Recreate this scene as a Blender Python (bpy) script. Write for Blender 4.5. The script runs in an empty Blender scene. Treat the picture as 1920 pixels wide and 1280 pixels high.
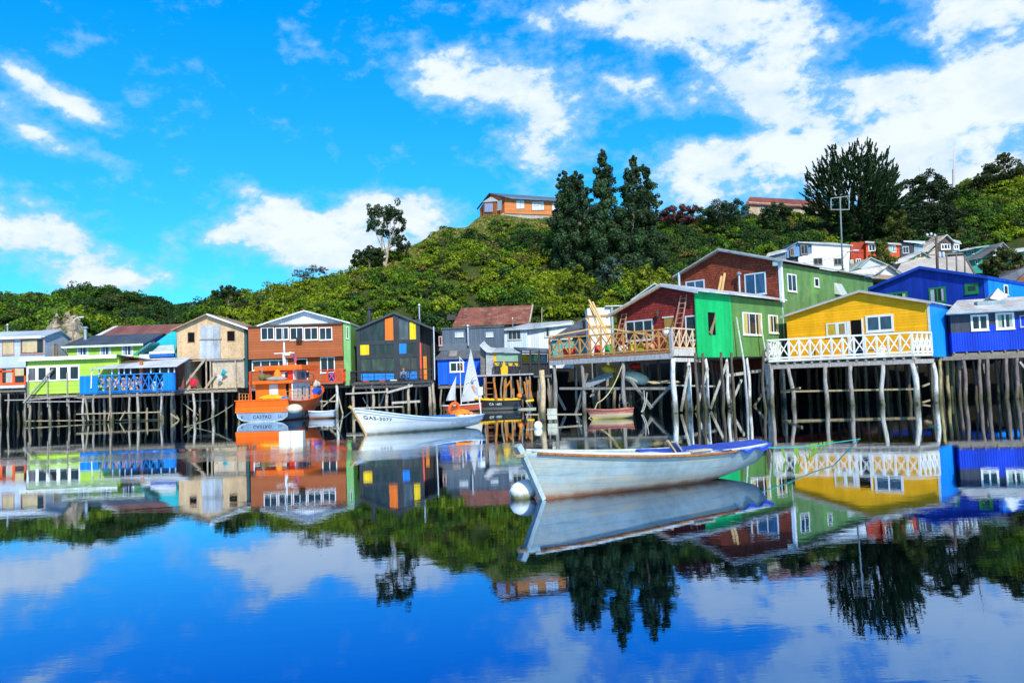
import bpy, bmesh, math, random
import numpy as np
from mathutils import Vector, Matrix, noise as mnoise
R = math.radians
sc = bpy.context.scene
col = sc.collection

# ---------------------------------------------------------------- camera
CAM_H = 2.1; F = 1500.0; PITCH = 0.0547; ROLL = 0.035
cp, sp = math.cos(PITCH), math.sin(PITCH); cr, sr = math.cos(ROLL), math.sin(ROLL)
R0 = Vector((1, 0, 0)); FW = Vector((0, cp, sp)); U0 = Vector((0, -sp, cp))
RT = R0*cr - U0*sr; UP = R0*sr + U0*cr
cam = bpy.data.cameras.new("camera"); cam.sensor_width = 36.0; cam.lens = F/1920*36
cam.clip_start = 0.1; cam.clip_end = 6000
camo = bpy.data.objects.new("camera", cam); col.objects.link(camo)
camo.matrix_world = Matrix(((RT.x, UP.x, -FW.x, 0), (RT.y, UP.y, -FW.y, 0), (RT.z, UP.z, -FW.z, CAM_H), (0, 0, 0, 1)))
sc.camera = camo
CP = Vector((0, 0, CAM_H))
def ray(px, py): return FW*F + RT*(px-960) - UP*(py-640)
def at(px, py, Y):                     # point seen at (px,py) that stands Y metres out
    d = ray(px, py); return CP + d*(Y/d.y)
def wp(px, py, z=0.0):                 # point of the water (or level z) seen at (px,py)
    d = ray(px, py); return CP + d*((z-CAM_H)/d.z)
def zat(px, py, Y): return at(px, py, Y).z

# ---------------------------------------------------------------- light
SUN_EL, SUN_AZ = R(38), R(15)          # sun behind the camera, to its right
SV = Vector((math.sin(SUN_AZ)*math.cos(SUN_EL), -math.cos(SUN_AZ)*math.cos(SUN_EL), math.sin(SUN_EL)))
sl = bpy.data.lights.new("sun", 'SUN'); sl.energy = 4.8; sl.angle = R(0.53); sl.color = (1.0, 0.94, 0.82)
so = bpy.data.objects.new("sun", sl); col.objects.link(so)
so.rotation_euler = SV.to_track_quat('Z', 'Y').to_euler(); so.location = (30, -30, 60)
sc.view_settings.view_transform = 'Standard'; sc.view_settings.look = 'None'
sc.view_settings.exposure = 0.12; sc.view_settings.gamma = 1.0; sc.view_settings.use_curve_mapping = False

class NT:                              # tiny node-tree writer
    def __init__(s, tree): s.t = tree; s.n = tree.nodes; s.l = tree.links
    def add(s, typ, ins=None, **kw):
        nd = s.n.new(typ)
        for k, v in kw.items(): setattr(nd, k, v)
        for k, v in (ins or {}).items(): s.put(nd.inputs[k], v)
        return nd
    def put(s, sock, v):
        if isinstance(v, bpy.types.NodeSocket): s.l.new(v, sock)
        elif isinstance(v, bpy.types.Node): s.l.new(v.outputs[0], sock)
        else: sock.default_value = v
    def math(s, op, a, b=0.0, c=None, clamp=False):
        nd = s.add('ShaderNodeMath', {0: a, 1: b}, operation=op, use_clamp=clamp)
        if c is not None: s.put(nd.inputs[2], c)
        return nd.outputs[0]
    def mix(s, f, a, b, blend='MIX'):
        nd = s.add('ShaderNodeMix', data_type='RGBA', blend_type=blend)
        s.put(nd.inputs[0], f); s.put(nd.inputs[6], a); s.put(nd.inputs[7], b); return nd.outputs[2]
    def mapr(s, v, a, b, c=0.0, d=1.0, smooth=False):
        nd = s.add('ShaderNodeMapRange', {0: v, 1: a, 2: b, 3: c, 4: d})
        if smooth: nd.interpolation_type = 'SMOOTHSTEP'
        return nd.outputs[0]
    def noise(s, vec, scale, detail=3.0, rough=0.5, dist=0.0):
        return s.add('ShaderNodeTexNoise', {'Vector': vec, 'Scale': scale, 'Detail': detail, 'Roughness': rough, 'Distortion': dist}).outputs[0]
    def mapping(s, vec, loc=(0,0,0), rot=(0,0,0), scale=(1,1,1), typ='POINT'):
        nd = s.add('ShaderNodeMapping', {'Vector': vec}, vector_type=typ)
        nd.inputs['Location'].default_value = loc; nd.inputs['Rotation'].default_value = rot; nd.inputs['Scale'].default_value = scale
        return nd.outputs[0]
def c4(c): return (c[0], c[1], c[2], 1.0)

# ---------------------------------------------------------------- sky
w = bpy.data.worlds.new("World"); sc.world = w; w.use_nodes = True
w.node_tree.nodes.clear(); N = NT(w.node_tree)
sky = N.add('ShaderNodeTexSky', sky_type='NISHITA', sun_disc=False, sun_elevation=SUN_EL, sun_rotation=math.pi-SUN_AZ, altitude=0, air_density=1.0, dust_density=0.3, ozone_density=3.0)
tc = N.add('ShaderNodeTexCoord').outputs['Generated']
sepd = N.add('ShaderNodeSeparateXYZ', {0: tc})
az = N.math('ARCTAN2', sepd.outputs[0], sepd.outputs[1])
el = N.math('ARCSINE', sepd.outputs[2])
ae = N.add('ShaderNodeCombineXYZ', {0: az, 1: el, 2: 0.0}).outputs[0]
nv = N.mapping(ae, rot=(0, 0, R(-18)), scale=(3.6, 5.4, 1))
nz = N.noise(nv, 2.9, 10.0, 0.58, 0.12)
nf = N.noise(N.mapping(ae, rot=(0, 0, R(-30)), scale=(3.6, 6.0, 1), loc=(3, 1, 0)), 10.0, 8.0, 0.66, 0.15)
BL = [ # centre px,py, radii px, tilt deg, weight: where the cloud banks stand in the sky
 (50, 145, 130, 42, -24, .75), (150, 205, 120, 42, -25, .8), (50, 240, 150, 38, -15, .65), (130, 285, 110, 42, -10, .75),
 (120, 460, 260, 70, -4, .7), (230, 525, 240, 45, 0, .75), (40, 430, 200, 60, 0, .5), (560, 425, 260, 100, -8, .95), (420, 440, 160, 50, 10, .6), (500, 370, 120, 30, -20, .5),
 (640, 470, 220, 70, 0, .9), (760, 420, 200, 100, 0, .65), (720, 370, 120, 50, 0, .35), (800, 400, 260, 60, 0, .4),
 (890, 145, 230, 100, -14, 1.15), (1020, 200, 160, 60, -20, .6), (860, 120, 110, 60, 0, .7), (1180, 30, 330, 80, -8, .95), (1400, 60, 300, 90, -10, .9), (1150, 150, 190, 50, -15, .5),
 (1420, 150, 260, 120, -12, 1.0), (1600, 190, 180, 70, -8, .8), (1000, 290, 170, 70, -10, .55), (1330, 330, 230, 120, 8, .9), (1480, 310, 260, 110, 0, .8),
 (1120, 320, 200, 80, 0, .5), (1650, 270, 300, 110, 0, .9), (1800, 260, 260, 190, 0, 1.0), (1900, 120, 220, 210, 0, 1.0), (1850, 30, 160, 110, 0, .9), (1900, 300, 300, 200, 0, .8),
 (840, 10, 110, 24, 0, .4), (2150, 150, 400, 300, 0, .9), (2400, 100, 500, 300, 0, .7), (-300, 350, 400, 120, 0, .6), (-400, 150, 300, 100, -10, .5),
 (1330, -120, 500, 120, 0, .7), (1090, 110, 110, 50, 0, .35), (1060, 260, 200, 60, -10, .4),
 (1745, 120, 130, 38, -32, -.8), (1255, 120, 50, 50, 0, -.5), (1330, 238, 170, 24, -8, -.7), (1650, 105, 70, 34, -20, -.5), (1200, 250, 70, 30, 0, -.3), (1620, 20, 80, 26, 0, -.4), (1500, 250, 90, 16, -8, -.3)]
acc = None
for (px, py, rx, ry, tl, wt) in BL:
    d = ray(px, py).normalized(); a0 = math.atan2(d.x, d.y); e0 = math.asin(d.z)
    m_ = N.mapping(ae, loc=(a0, e0, 0), rot=(0, 0, R(tl)), scale=(rx/F*1.25, ry/F*1.25, 1), typ='TEXTURE')
    g = N.add('ShaderNodeTexGradient', {0: m_}, gradient_type='QUADRATIC_SPHERE').outputs['Fac']
    acc = N.math('MULTIPLY', g, wt*1.25) if acc is None else N.math('MULTIPLY_ADD', g, wt*1.25, acc)
bias = N.math('MINIMUM', N.math('MAXIMUM', acc, -.3), 1.05)
behind = N.mapr(sepd.outputs[1], 0.35, -0.1, 0.0, 0.3)
f1 = N.math('ADD', N.math('MULTIPLY', nz, 2.1), N.math('MULTIPLY', nf, 0.85))
dens = N.math('ADD', N.math('ADD', f1, N.math('MULTIPLY', bias, 0.72)), behind)
mask = N.math('MAXIMUM', N.mapr(dens, 1.78, 2.15, 0, .97, True), N.mapr(dens, 1.55, 2.1, 0, .55, True))
core = N.mapr(dens, 1.85, 2.3, 0, 1, True)
ccol = N.mix(core, (4.6, 7.2, 9.9, 1), (8.9, 9.7, 10.3, 1))
shd = N.noise(N.mapping(ae, rot=(0, 0, R(-18)), scale=(3.6, 6.5, 1), loc=(.03, -.06, 0)), 3.2, 6.0, .6, .1)
ccol = N.mix(N.mapr(shd, .46, .70, 0, .55), ccol, (5.3, 7.4, 9.8, 1))
elz = N.mapr(el, 0.0, 0.45, 0.0, 1.0)
tint = N.mix(elz, (0.36, 1.26, 1.48, 1), (0.0, 1.58, 2.6, 1))
tint = N.mix(N.mapr(el, 0.5, 0.85), tint, (1.15, 1.10, 1.10, 1))
skyc = N.mix(1.0, sky.outputs[0], tint, 'MULTIPLY')
fin = N.mix(mask, skyc, ccol)
bg = N.add('ShaderNodeBackground', {'Color': fin, 'Strength': 0.095})
N.add('ShaderNodeOutputWorld', {'Surface': bg.outputs[0]})

# ---------------------------------------------------------------- materials
MATS = {}
def newmat(name):
    m = bpy.data.materials.new(name); m.use_nodes = True; m.node_tree.nodes.clear()
    n = NT(m.node_tree); n.bsdf = n.add('ShaderNodeBsdfPrincipled')
    n.out = n.add('ShaderNodeOutputMaterial', {'Surface': n.bsdf.outputs[0]}); return m, n
def key(*a): return repr(a)
def cached(fn):
    def g(*a, **k):
        kk = key(fn.__name__, a, sorted(k.items()))
        if kk not in MATS: MATS[kk] = fn(*a, **k)
        return MATS[kk]
    return g
def grime(n, c, co, amt=0.35, sc_=1.2):
    f = n.noise(n.mapping(co, scale=(1, 1, .35)), sc_, 5, .65)
    f2 = n.noise(co, sc_*6, 3, .6)
    d = [x*(1-amt) for x in c]; l = [min(1, x*(1+amt*.4)+.01) for x in c]
    k = n.mapr(n.math('ADD', n.math('MULTIPLY', f, .7), n.math('MULTIPLY', f2, .3)), .34, .64)
    return n.mix(k, c4(d), c4(l))
@cached
def M(c, rough=.6, metal=0.0, amt=.3, bump=.2, spec=.28):            # plain painted / solid surface with wear
    m, n = newmat('surface'); co = n.add('ShaderNodeTexCoord').outputs['Object']
    n.put(n.bsdf.inputs['Base Color'], grime(n, c, co, amt))
    n.bsdf.inputs['Roughness'].default_value = rough; n.bsdf.inputs['Metallic'].default_value = metal
    n.bsdf.inputs['Specular IOR Level'].default_value = spec
    n.put(n.bsdf.inputs['Normal'], n.add('ShaderNodeBump', {'Strength': bump, 'Distance': .01, 'Height': n.noise(co, 18, 3)}))
    return m
def hcoord(n):
    co = n.add('ShaderNodeTexCoord').outputs['Object']; s = n.add('ShaderNodeSeparateXYZ', {0: co})
    return co, n.math('ADD', s.outputs[0], s.outputs[1]), s.outputs[2]
@cached
def CLAP(c, per=.16, amt=.3, rough=.65):                            # horizontal lapped boards
    m, n = newmat('clapboard'); co, h, z = hcoord(n)
    q = n.math('DIVIDE', z, per); fr = n.math('FRACT', q); fl = n.math('FLOOR', q)
    rnd = n.add('ShaderNodeTexWhiteNoise', {1: fl}, noise_dimensions='1D').outputs[0]
    base = grime(n, c, co, amt)
    k = n.mapr(rnd, 0, 1, .86, 1.08); base = n.mix(1.0, base, n.add('ShaderNodeCombineXYZ', {0: k, 1: k, 2: k}).outputs[0], 'MULTIPLY')
    gap = n.mapr(fr, .0, .09, 1.0, 0.0); base = n.mix(n.math('MULTIPLY', gap, .55), base, c4([x*.35 for x in c]))
    n.put(n.bsdf.inputs['Base Color'], base); n.bsdf.inputs['Roughness'].default_value = rough; n.bsdf.inputs['Specular IOR Level'].default_value = .22
    n.put(n.bsdf.inputs['Normal'], n.add('ShaderNodeBump', {'Strength': .8, 'Distance': .03, 'Height': n.math('SUBTRACT', 1.0, fr)}))
    return m
@cached
def VERT(c, per=.12, amt=.3, rough=.6, metal=0.0, corr=True, rust=None):       # corrugated sheet / vertical boards
    m, n = newmat('corrugated'); co, h, z = hcoord(n)
    q = n.math('DIVIDE', h, per)
    if corr: hh = n.math('SINE', n.math('MULTIPLY', q, 6.2832))
    else: hh = n.mapr(n.math('PINGPONG', q, .5), 0, .06)
    base = grime(n, c, co, amt)
    rnd = n.add('ShaderNodeTexWhiteNoise', {1: n.math('FLOOR', n.math('DIVIDE', h, .85 if corr else per))}, noise_dimensions='1D').outputs[0]
    k = n.mapr(rnd, 0, 1, .84, 1.1); base = n.mix(1.0, base, n.add('ShaderNodeCombineXYZ', {0: k, 1: k, 2: k}).outputs[0], 'MULTIPLY')
    if not corr: base = n.mix(n.math('SUBTRACT', 1.0, hh), base, c4([x*.4 for x in c]))
    if rust:
        rf = n.mapr(n.noise(n.mapping(co, scale=(1, .5, .4)), 1.6, 6, .7), .5, .66); base = n.mix(rf, base, c4(rust))
    n.put(n.bsdf.inputs['Base Color'], base); n.bsdf.inputs['Roughness'].default_value = rough; n.bsdf.inputs['Metallic'].default_value = metal; n.bsdf.inputs['Specular IOR Level'].default_value = .22
    n.put(n.bsdf.inputs['Normal'], n.add('ShaderNodeBump', {'Strength': .55, 'Distance': .02, 'Height': hh}))
    return m
@cached
def ROOFM(c, per=.18, amt=.35, axis=0, metal=.0, rust=None, rough=.5):         # corrugated roof, ribs running down the slope
    m, n = newmat('roof_sheet'); co = n.add('ShaderNodeTexCoord').outputs['Object']; s = n.add('ShaderNodeSeparateXYZ', {0: co})
    h = s.outputs[axis]; hh = n.math('SINE', n.math('MULTIPLY', h, 6.2832/per))
    base = grime(n, c, co, amt, .8)
    rnd = n.add('ShaderNodeTexWhiteNoise', {1: n.math('FLOOR', n.math('DIVIDE', h, .85))}, noise_dimensions='1D').outputs[0]
    k = n.mapr(rnd, 0, 1, .8, 1.1); base = n.mix(1.0, base, n.add('ShaderNodeCombineXYZ', {0: k, 1: k, 2: k}).outputs[0], 'MULTIPLY')
    if rust:
        rf = n.mapr(n.noise(co, 1.1, 7, .72), .5, .62); base = n.mix(rf, base, c4(rust))
    n.put(n.bsdf.inputs['Base Color'], base); n.bsdf.inputs['Roughness'].default_value = rough; n.bsdf.inputs['Metallic'].default_value = metal; n.bsdf.inputs['Specular IOR Level'].default_value = .22
    n.put(n.bsdf.inputs['Normal'], n.add('ShaderNodeBump', {'Strength': .5, 'Distance': .02, 'Height': hh}))
    return m
@cached
def SHING(c, amt=.35):                                              # wooden shingles
    m, n = newmat('shingle'); co, h, z = hcoord(n)
    v = n.add('ShaderNodeCombineXYZ', {0: h, 1: z, 2: 0.0}).outputs[0]
    b = n.add('ShaderNodeTexBrick', {'Vector': v, 'Color1': c4([x*.72 for x in c]), 'Color2': c4([min(1, x*1.2) for x in c]), 'Mortar': c4([x*.35 for x in c]), 'Scale': 1.0,
        'Mortar Size': .014, 'Mortar Smooth': .1, 'Bias': 0.0, 'Brick Width': .2, 'Row Height': .2})
    g = n.mapr(n.noise(co, 1.0, 5, .6), .3, .7, 1-amt, 1.1)
    base = n.mix(1.0, b.outputs[0], n.add('ShaderNodeCombineXYZ', {0: g, 1: g, 2: g}).outputs[0], 'MULTIPLY')
    n.put(n.bsdf.inputs['Base Color'], base); n.bsdf.inputs['Roughness'].default_value = .75; n.bsdf.inputs['Specular IOR Level'].default_value = .2
    fr = n.math('FRACT', n.math('DIVIDE', z, .2))
    n.put(n.bsdf.inputs['Normal'], n.add('ShaderNodeBump', {'Strength': .8, 'Distance': .03, 'Height': n.math('SUBTRACT', 1.0, fr)}))
    return m
@cached
def OSB(c, dark=.5, joint=1.22):                                    # chipboard / plywood sheets
    m, n = newmat('sheet_wood'); co, h, z = hcoord(n)
    vo = n.add('ShaderNodeTexVoronoi', {'Vector': co, 'Scale': 9.0})
    k = n.mapr(vo.outputs['Color'], 0, 1, .78, 1.12)
    base = n.mix(1.0, grime(n, c, co, dark, 1.0), n.add('ShaderNodeCombineXYZ', {0: k, 1: k, 2: k}).outputs[0], 'MULTIPLY')
    j = n.mapr(n.math('FRACT', n.math('DIVIDE', h, joint)), 0, .02, 1, 0); j2 = n.mapr(n.math('FRACT', n.math('DIVIDE', z, joint*2)), 0, .01, 1, 0)
    base = n.mix(n.math('MULTIPLY', n.math('MAXIMUM', j, j2), .6), base, c4([x*.4 for x in c]))
    n.put(n.bsdf.inputs['Base Color'], base); n.bsdf.inputs['Roughness'].default_value = .8; n.bsdf.inputs['Specular IOR Level'].default_value = .2
    return m
@cached
def WOOD(c, amt=.45, s=1.0):                                        # bare or weathered timber
    m, n = newmat('timber'); co = n.add('ShaderNodeTexCoord').outputs['Object']
    f = n.noise(n.mapping(co, scale=(6*s, 6*s, 1.3*s)), 2.0, 6, .7)
    base = n.mix(n.mapr(f, .33, .66), c4([x*(1-amt) for x in c]), c4([min(1, x*1.2) for x in c]))
    n.put(n.bsdf.inputs['Base Color'], base); n.bsdf.inputs['Roughness'].default_value = .8; n.bsdf.inputs['Specular IOR Level'].default_value = .2
    n.put(n.bsdf.inputs['Normal'], n.add('ShaderNodeBump', {'Strength': .5, 'Distance': .01, 'Height': f}))
    return m
@cached
def PILE(c):                                                        # tide-stained stilt: algae band where the tide reaches
    m, n = newmat('tidal_timber'); co = n.add('ShaderNodeTexCoord').outputs['Object']; g = n.add('ShaderNodeNewGeometry').outputs['Position']
    z = n.add('ShaderNodeSeparateXYZ', {0: g}).outputs[2]
    f = n.noise(n.mapping(g, scale=(7, 7, 1.6)), 1.6, 6, .7)
    base = n.mix(n.mapr(f, .33, .66), c4([x*.45 for x in c]), c4([min(1, x*1.25) for x in c]))
    zz = n.math('ADD', z, n.math('MULTIPLY', n.noise(g, 1.7, 4, .6), 1.6))
    base = n.mix(n.mapr(zz, 1.75, 1.1, 0, .8), base, c4((.062, .062, .026)))
    base = n.mix(n.mapr(zz, .85, .7), base, c4((.05, .045, .032)))
    n.put(n.bsdf.inputs['Base Color'], base); n.bsdf.inputs['Roughness'].default_value = .75; n.bsdf.inputs['Specular IOR Level'].default_value = .2
    n.put(n.bsdf.inputs['Normal'], n.add('ShaderNodeBump', {'Strength': .7, 'Distance': .02, 'Height': f}))
    return m
@cached
def GLASS(c=(.015, .02, .028), seed=0):                             # window pane seen by day: dark room, curtains, reflections
    m, n = newmat('window_pane'); co, h, z = hcoord(n)
    f = n.noise(n.mapping(co, loc=(seed*3.1, seed, 0), scale=(1.6, 1.6, .5)), 1.6, 2, .5)
    n.put(n.bsdf.inputs['Base Color'], n.mix(n.mapr(f, .45, .7), c4(c), c4([x*1.6+.006 for x in c])))
    n.bsdf.inputs['Roughness'].default_value = .06; n.bsdf.inputs['Specular IOR Level'].default_value = .5
    return m
@cached
def HOLE():
    m, n = newmat('dark_opening'); n.bsdf.inputs['Base Color'].default_value = (.008, .008, .009, 1); n.bsdf.inputs['Roughness'].default_value = .9
    n.bsdf.inputs['Specular IOR Level'].default_value = .05; return m
@cached
def LEAF(name, hue=0.0):
    m, n = newmat(name); a = n.add('ShaderNodeAttribute', attribute_name='tint')
    n.put(n.bsdf.inputs['Base Color'], a.outputs['Color']); n.bsdf.inputs['Roughness'].default_value = .55; n.bsdf.inputs['Specular IOR Level'].default_value = .25
    tr = n.add('ShaderNodeBsdfTranslucent', {'Color': n.mix(1.0, a.outputs['Color'], (1.3, 1.5, .5, 1), 'MULTIPLY')})
    ms = n.add('ShaderNodeMixShader', {0: .25, 1: n.bsdf.outputs[0], 2: tr.outputs[0]}); n.put(n.out.inputs[0], ms.outputs[0]); return m

# ---------------------------------------------------------------- mesh helpers
class MB:
    def __init__(s): s.v = []; s.f = []
    def add(s, vs, fs): o = len(s.v); s.v += [tuple(v) for v in vs]; s.f += [tuple(i+o for i in f) for f in fs]; return s
    def box(s, a, b):
        x0, y0, z0 = a; x1, y1, z1 = b
        return s.add([(x0,y0,z0),(x1,y0,z0),(x1,y1,z0),(x0,y1,z0),(x0,y0,z1),(x1,y0,z1),(x1,y1,z1),(x0,y1,z1)],
            [(0,3,2,1),(4,5,6,7),(0,1,5,4),(1,2,6,5),(2,3,7,6),(3,0,4,7)])
    def beam(s, p, q, w=.1, h=None, upv=(0,0,1)):
        p = Vector(p); q = Vector(q); h = h or w; d = (q-p)
        if d.length < 1e-6: return s
        d.normalize(); u = Vector(upv)
        if abs(d.dot(u)) > .97: u = Vector((0, 1, 0))
        a = d.cross(u).normalized(); b = a.cross(d).normalized(); a *= w/2; b *= h/2
        return s.add([p-a-b, p+a-b, p+a+b, p-a+b, q-a-b, q+a-b, q+a+b, q-a+b], [(0,1,2,3),(7,6,5,4),(0,4,5,1),(1,5,6,2),(2,6,7,3),(3,7,4,0)])
    def tube(s, pts, rad, n=7, cap=True):
        pts = [Vector(p) for p in pts]; rad = rad if isinstance(rad, (list, tuple)) else [rad]*len(pts); o = []
        for i, p in enumerate(pts):
            d = (pts[min(i+1, len(pts)-1)]-pts[max(i-1, 0)]).normalized(); u = Vector((0, 0, 1)) if abs(d.z) < .9 else Vector((0, 1, 0))
            a = d.cross(u).normalized(); b = a.cross(d).normalized()
            o += [p + (a*math.cos(t)+b*math.sin(t))*rad[i] for t in [2*math.pi*k/n for k in range(n)]]
        fs = []
        for i in range(len(pts)-1):
            for k in range(n): fs.append((i*n+k, i*n+(k+1) % n, (i+1)*n+(k+1) % n, (i+1)*n+k))
        if cap: fs += [tuple(range(n))[::-1], tuple((len(pts)-1)*n+k for k in range(n))]
        return s.add(o, fs)
    def prism(s, pts, off):                                         # polygon pushed along a vector
        n = len(pts); a = [Vector(p) for p in pts]; b = [p+Vector(off) for p in a]
        return s.add(a+b, [tuple(range(n)), tuple(range(2*n-1, n-1, -1))]+[(i, i+n, (i+1) % n+n, (i+1) % n) for i in range(n)])
    def pv(s, uz, v0, v1): return s.prism([(u, v0, z) for u, z in uz], (0, v1-v0, 0))
    def pu(s, vz, u0, u1): return s.prism([(u0, v, z) for v, z in vz], (u1-u0, 0, 0))
    def slab(s, q, th): return s.prism([(a[0], a[1], a[2]) for a in q], (0, 0, -th))
    def ball(s, c, r, seg=10, rings=7):
        r = r if isinstance(r, (list, tuple)) else (r, r, r); vs = []; fs = []
        for i in range(rings+1):
            t = math.pi*i/rings
            for k in range(seg):
                p = 2*math.pi*k/seg; vs.append((c[0]+r[0]*math.sin(t)*math.cos(p), c[1]+r[1]*math.sin(t)*math.sin(p), c[2]+r[2]*math.cos(t)))
        for i in range(rings):
            for k in range(seg): fs.append((i*seg+k, i*seg+(k+1) % seg, (i+1)*seg+(k+1) % seg, (i+1)*seg+k))
        return s.add(vs, fs)
    def lathe(s, c, prof, seg=12):
        vs = []; fs = []
        for r, z in prof:
            for k in range(seg):
                p = 2*math.pi*k/seg; vs.append((c[0]+r*math.cos(p), c[1]+r*math.sin(p), c[2]+z))
        for i in range(len(prof)-1):
            for k in range(seg): fs.append((i*seg+k, i*seg+(k+1) % seg, (i+1)*seg+(k+1) % seg, (i+1)*seg+k))
        fs += [tuple(range(seg))[::-1], tuple((len(prof)-1)*seg+k for k in range(seg))]
        return s.add(vs, fs)
    def build(s, name, mat, parent=None, smooth=False, label=None):
        me = bpy.data.meshes.new(name); me.from_pydata([tuple(v) for v in s.v], [], s.f)
        bm = bmesh.new(); bm.from_mesh(me); bmesh.ops.recalc_face_normals(bm, faces=bm.faces); bm.to_mesh(me); bm.free()
        if smooth: me.polygons.foreach_set('use_smooth', [True]*len(me.polygons))
        me.materials.append(mat); o = bpy.data.objects.new(name, me); col.objects.link(o)
        if parent is not None: o.parent = parent
        if label: o['label'] = label
        return o
def tag(o, label=None, cat=None, group=None, kind=None):
    for k, v in (('label', label), ('category', cat), ('group', group), ('kind', kind)):
        if v: o[k] = v
    return o
class T:                                                            # a thing: Empty at its base, parts under it; local x right, y away, z up
    def __init__(s, name, label, cat, loc, ang=0.0, group=None):
        s.o = bpy.data.objects.new(name, None); col.objects.link(s.o); s.o.empty_display_size = .3
        s.o.location = loc; s.o.rotation_euler = (0, 0, -ang); tag(s.o, label, cat, group)
        s.M = Matrix.Translation(Vector(loc)) @ Matrix.Rotation(-ang, 4, 'Z'); s.I = s.M.inverted()
    def L(s, p): return s.I @ Vector(p)
    def W(s, p): return s.M @ Vector(p)
    def hv(s, px, py, v=0.0):                                       # (u,z) where the sight line meets local plane y=v
        o = s.I @ CP; d = s.I.to_3x3() @ ray(px, py); t = (v-o.y)/d.y; p = o+d*t; return p.x, p.z
    def hu(s, px, py, u=0.0):                                       # (v,z) on local plane x=u
        o = s.I @ CP; d = s.I.to_3x3() @ ray(px, py); t = (u-o.x)/d.x; p = o+d*t; return p.y, p.z
    def P(s, pts, v=0.0): return [s.hv(x, y, v) for x, y in pts]
    def part(s, name, mb, mat, parent=None, smooth=False, label=None): return mb.build(name, mat, parent or s.o, smooth, label)
def house(name, label, cat, px, py, Y, ang=0.0, group=None):
    p = at(px, py, Y); return T(name, label, cat, (p.x, p.y, 0), R(ang), group)

WHITE = (.78, .79, .8)
def window(t, px0, py0, px1, py1, v=0.0, cols=2, rows=1, frame=WHITE, fw=.07, glass=None, name='window', proud=.05, side=None, curtain=None):
    mx, my = (px0+px1)/2, (py0+py1)/2
    if side is None:
        a0, a1 = t.hv(px0, my, v)[0], t.hv(px1, my, v)[0]; z0, z1 = t.hv(mx, py1, v)[1], t.hv(mx, py0, v)[1]
        rect(t, a0, a1, z0, z1, v, cols, rows, frame, fw, glass, name, proud, False, curtain)
    else:
        a0, a1 = t.hu(px0, my, side)[0], t.hu(px1, my, side)[0]; z0, z1 = t.hu(mx, py1, side)[1], t.hu(mx, py0, side)[1]
        rect(t, a0, a1, z0, z1, side, cols, rows, frame, fw, glass, name, proud, True, curtain)
def rect(t, a0, a1, z0, z1, pl, cols, rows, frame, fw, glass, name, proud, onside, curtain=None, sgn=1):
    def B(mb, p, q, d0, d1):
        if onside: mb.box((pl+sgn*min(d0, d1), min(p[0], q[0]), p[1]), (pl+sgn*max(d0, d1), max(p[0], q[0]), q[1])) if sgn > 0 else mb.box((pl-max(d0, d1), min(p[0], q[0]), p[1]), (pl-min(d0, d1), max(p[0], q[0]), q[1]))
        else: mb.box((min(p[0], q[0]), pl-max(d0, d1), p[1]), (max(p[0], q[0]), pl-min(d0, d1), q[1]))
    if a0 > a1: a0, a1 = a1, a0
    f = MB(); B(f, (a0, z0), (a0+fw, z1), 0, proud); B(f, (a1-fw, z0), (a1, z1), 0, proud)
    B(f, (a0+fw, z0), (a1-fw, z0+fw), 0, proud-.004); B(f, (a0+fw, z1-fw), (a1-fw, z1), 0, proud-.004)
    B(f, (a0-.03, z0-.05), (a1+.03, z0), 0, proud+.05)
    m = fw*.75
    for i in range(1, cols):
        x = a0+(a1-a0)*i/cols; B(f, (x-m/2, z0+fw), (x+m/2, z1-fw), 0, proud-.008)
    for i in range(1, rows):
        z = z0+(z1-z0)*i/rows; B(f, (a0+fw, z-m/2), (a1-fw, z+m/2), 0, proud-.012)
    fo = t.part(name, f, M(frame, .5, amt=.15))
    g = MB(); B(g, (a0+fw*.5, z0+fw*.5), (a1-fw*.5, z1-fw*.5), 0.002, .014); g.build('pane', glass or GLASS(seed=int(abs(a0*7)) % 4), fo)
    if curtain:
        wv = (a1-a0)
        for ca, cb in ((a0+fw, a0+fw+wv*.22), (a1-fw-wv*.16, a1-fw)): c = MB(); B(c, (ca, z0+fw), (cb, z1-fw), .016, .024); c.build('curtain', M(curtain, .8), fo)
    return fo
def rail(a, b, h=1.1, n=8, w=.07, x=True, base=.0, mid=True, mb=None):          # X-braced balustrade from a to b
    mb = mb or MB(); a = Vector(a); b = Vector(b); up = Vector((0, 0, 1)); off = Vector((0, 0, base)); rnd = random.Random(int(a.x*10+b.y*7)+n)
    mb.beam(a+up*h, b+up*h, w*1.3, w); mb.beam(a+off+up*(base+w), b+off+up*(base+w), w*.8, w)
    for i in range(n+1):
        p = a.lerp(b, i/n); mb.beam(p, p+up*(h-w*.5), w, w)
        if i < n:
            q = a.lerp(b, (i+1)/n); j = [rnd.uniform(-.02, .02) for _ in range(4)]
            if x:
                s_ = (b-a).normalized().cross(up)*w*.28
                mb.beam(p+up*(base+w*1.4+j[0])+s_, q+up*(h-w+j[1])+s_, w*.55, w*.7); mb.beam(q+up*(base+w*1.4+j[2])-s_, p+up*(h-w+j[3])-s_, w*.55, w*.7)
            elif mid: mb.beam(p+up*h*.5, q+up*h*.5, w*.7, w*.7)
    return mb
PILEC = [(.42, .40, .36), (.34, .31, .27), (.48, .45, .40), (.30, .25, .19)]
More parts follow.
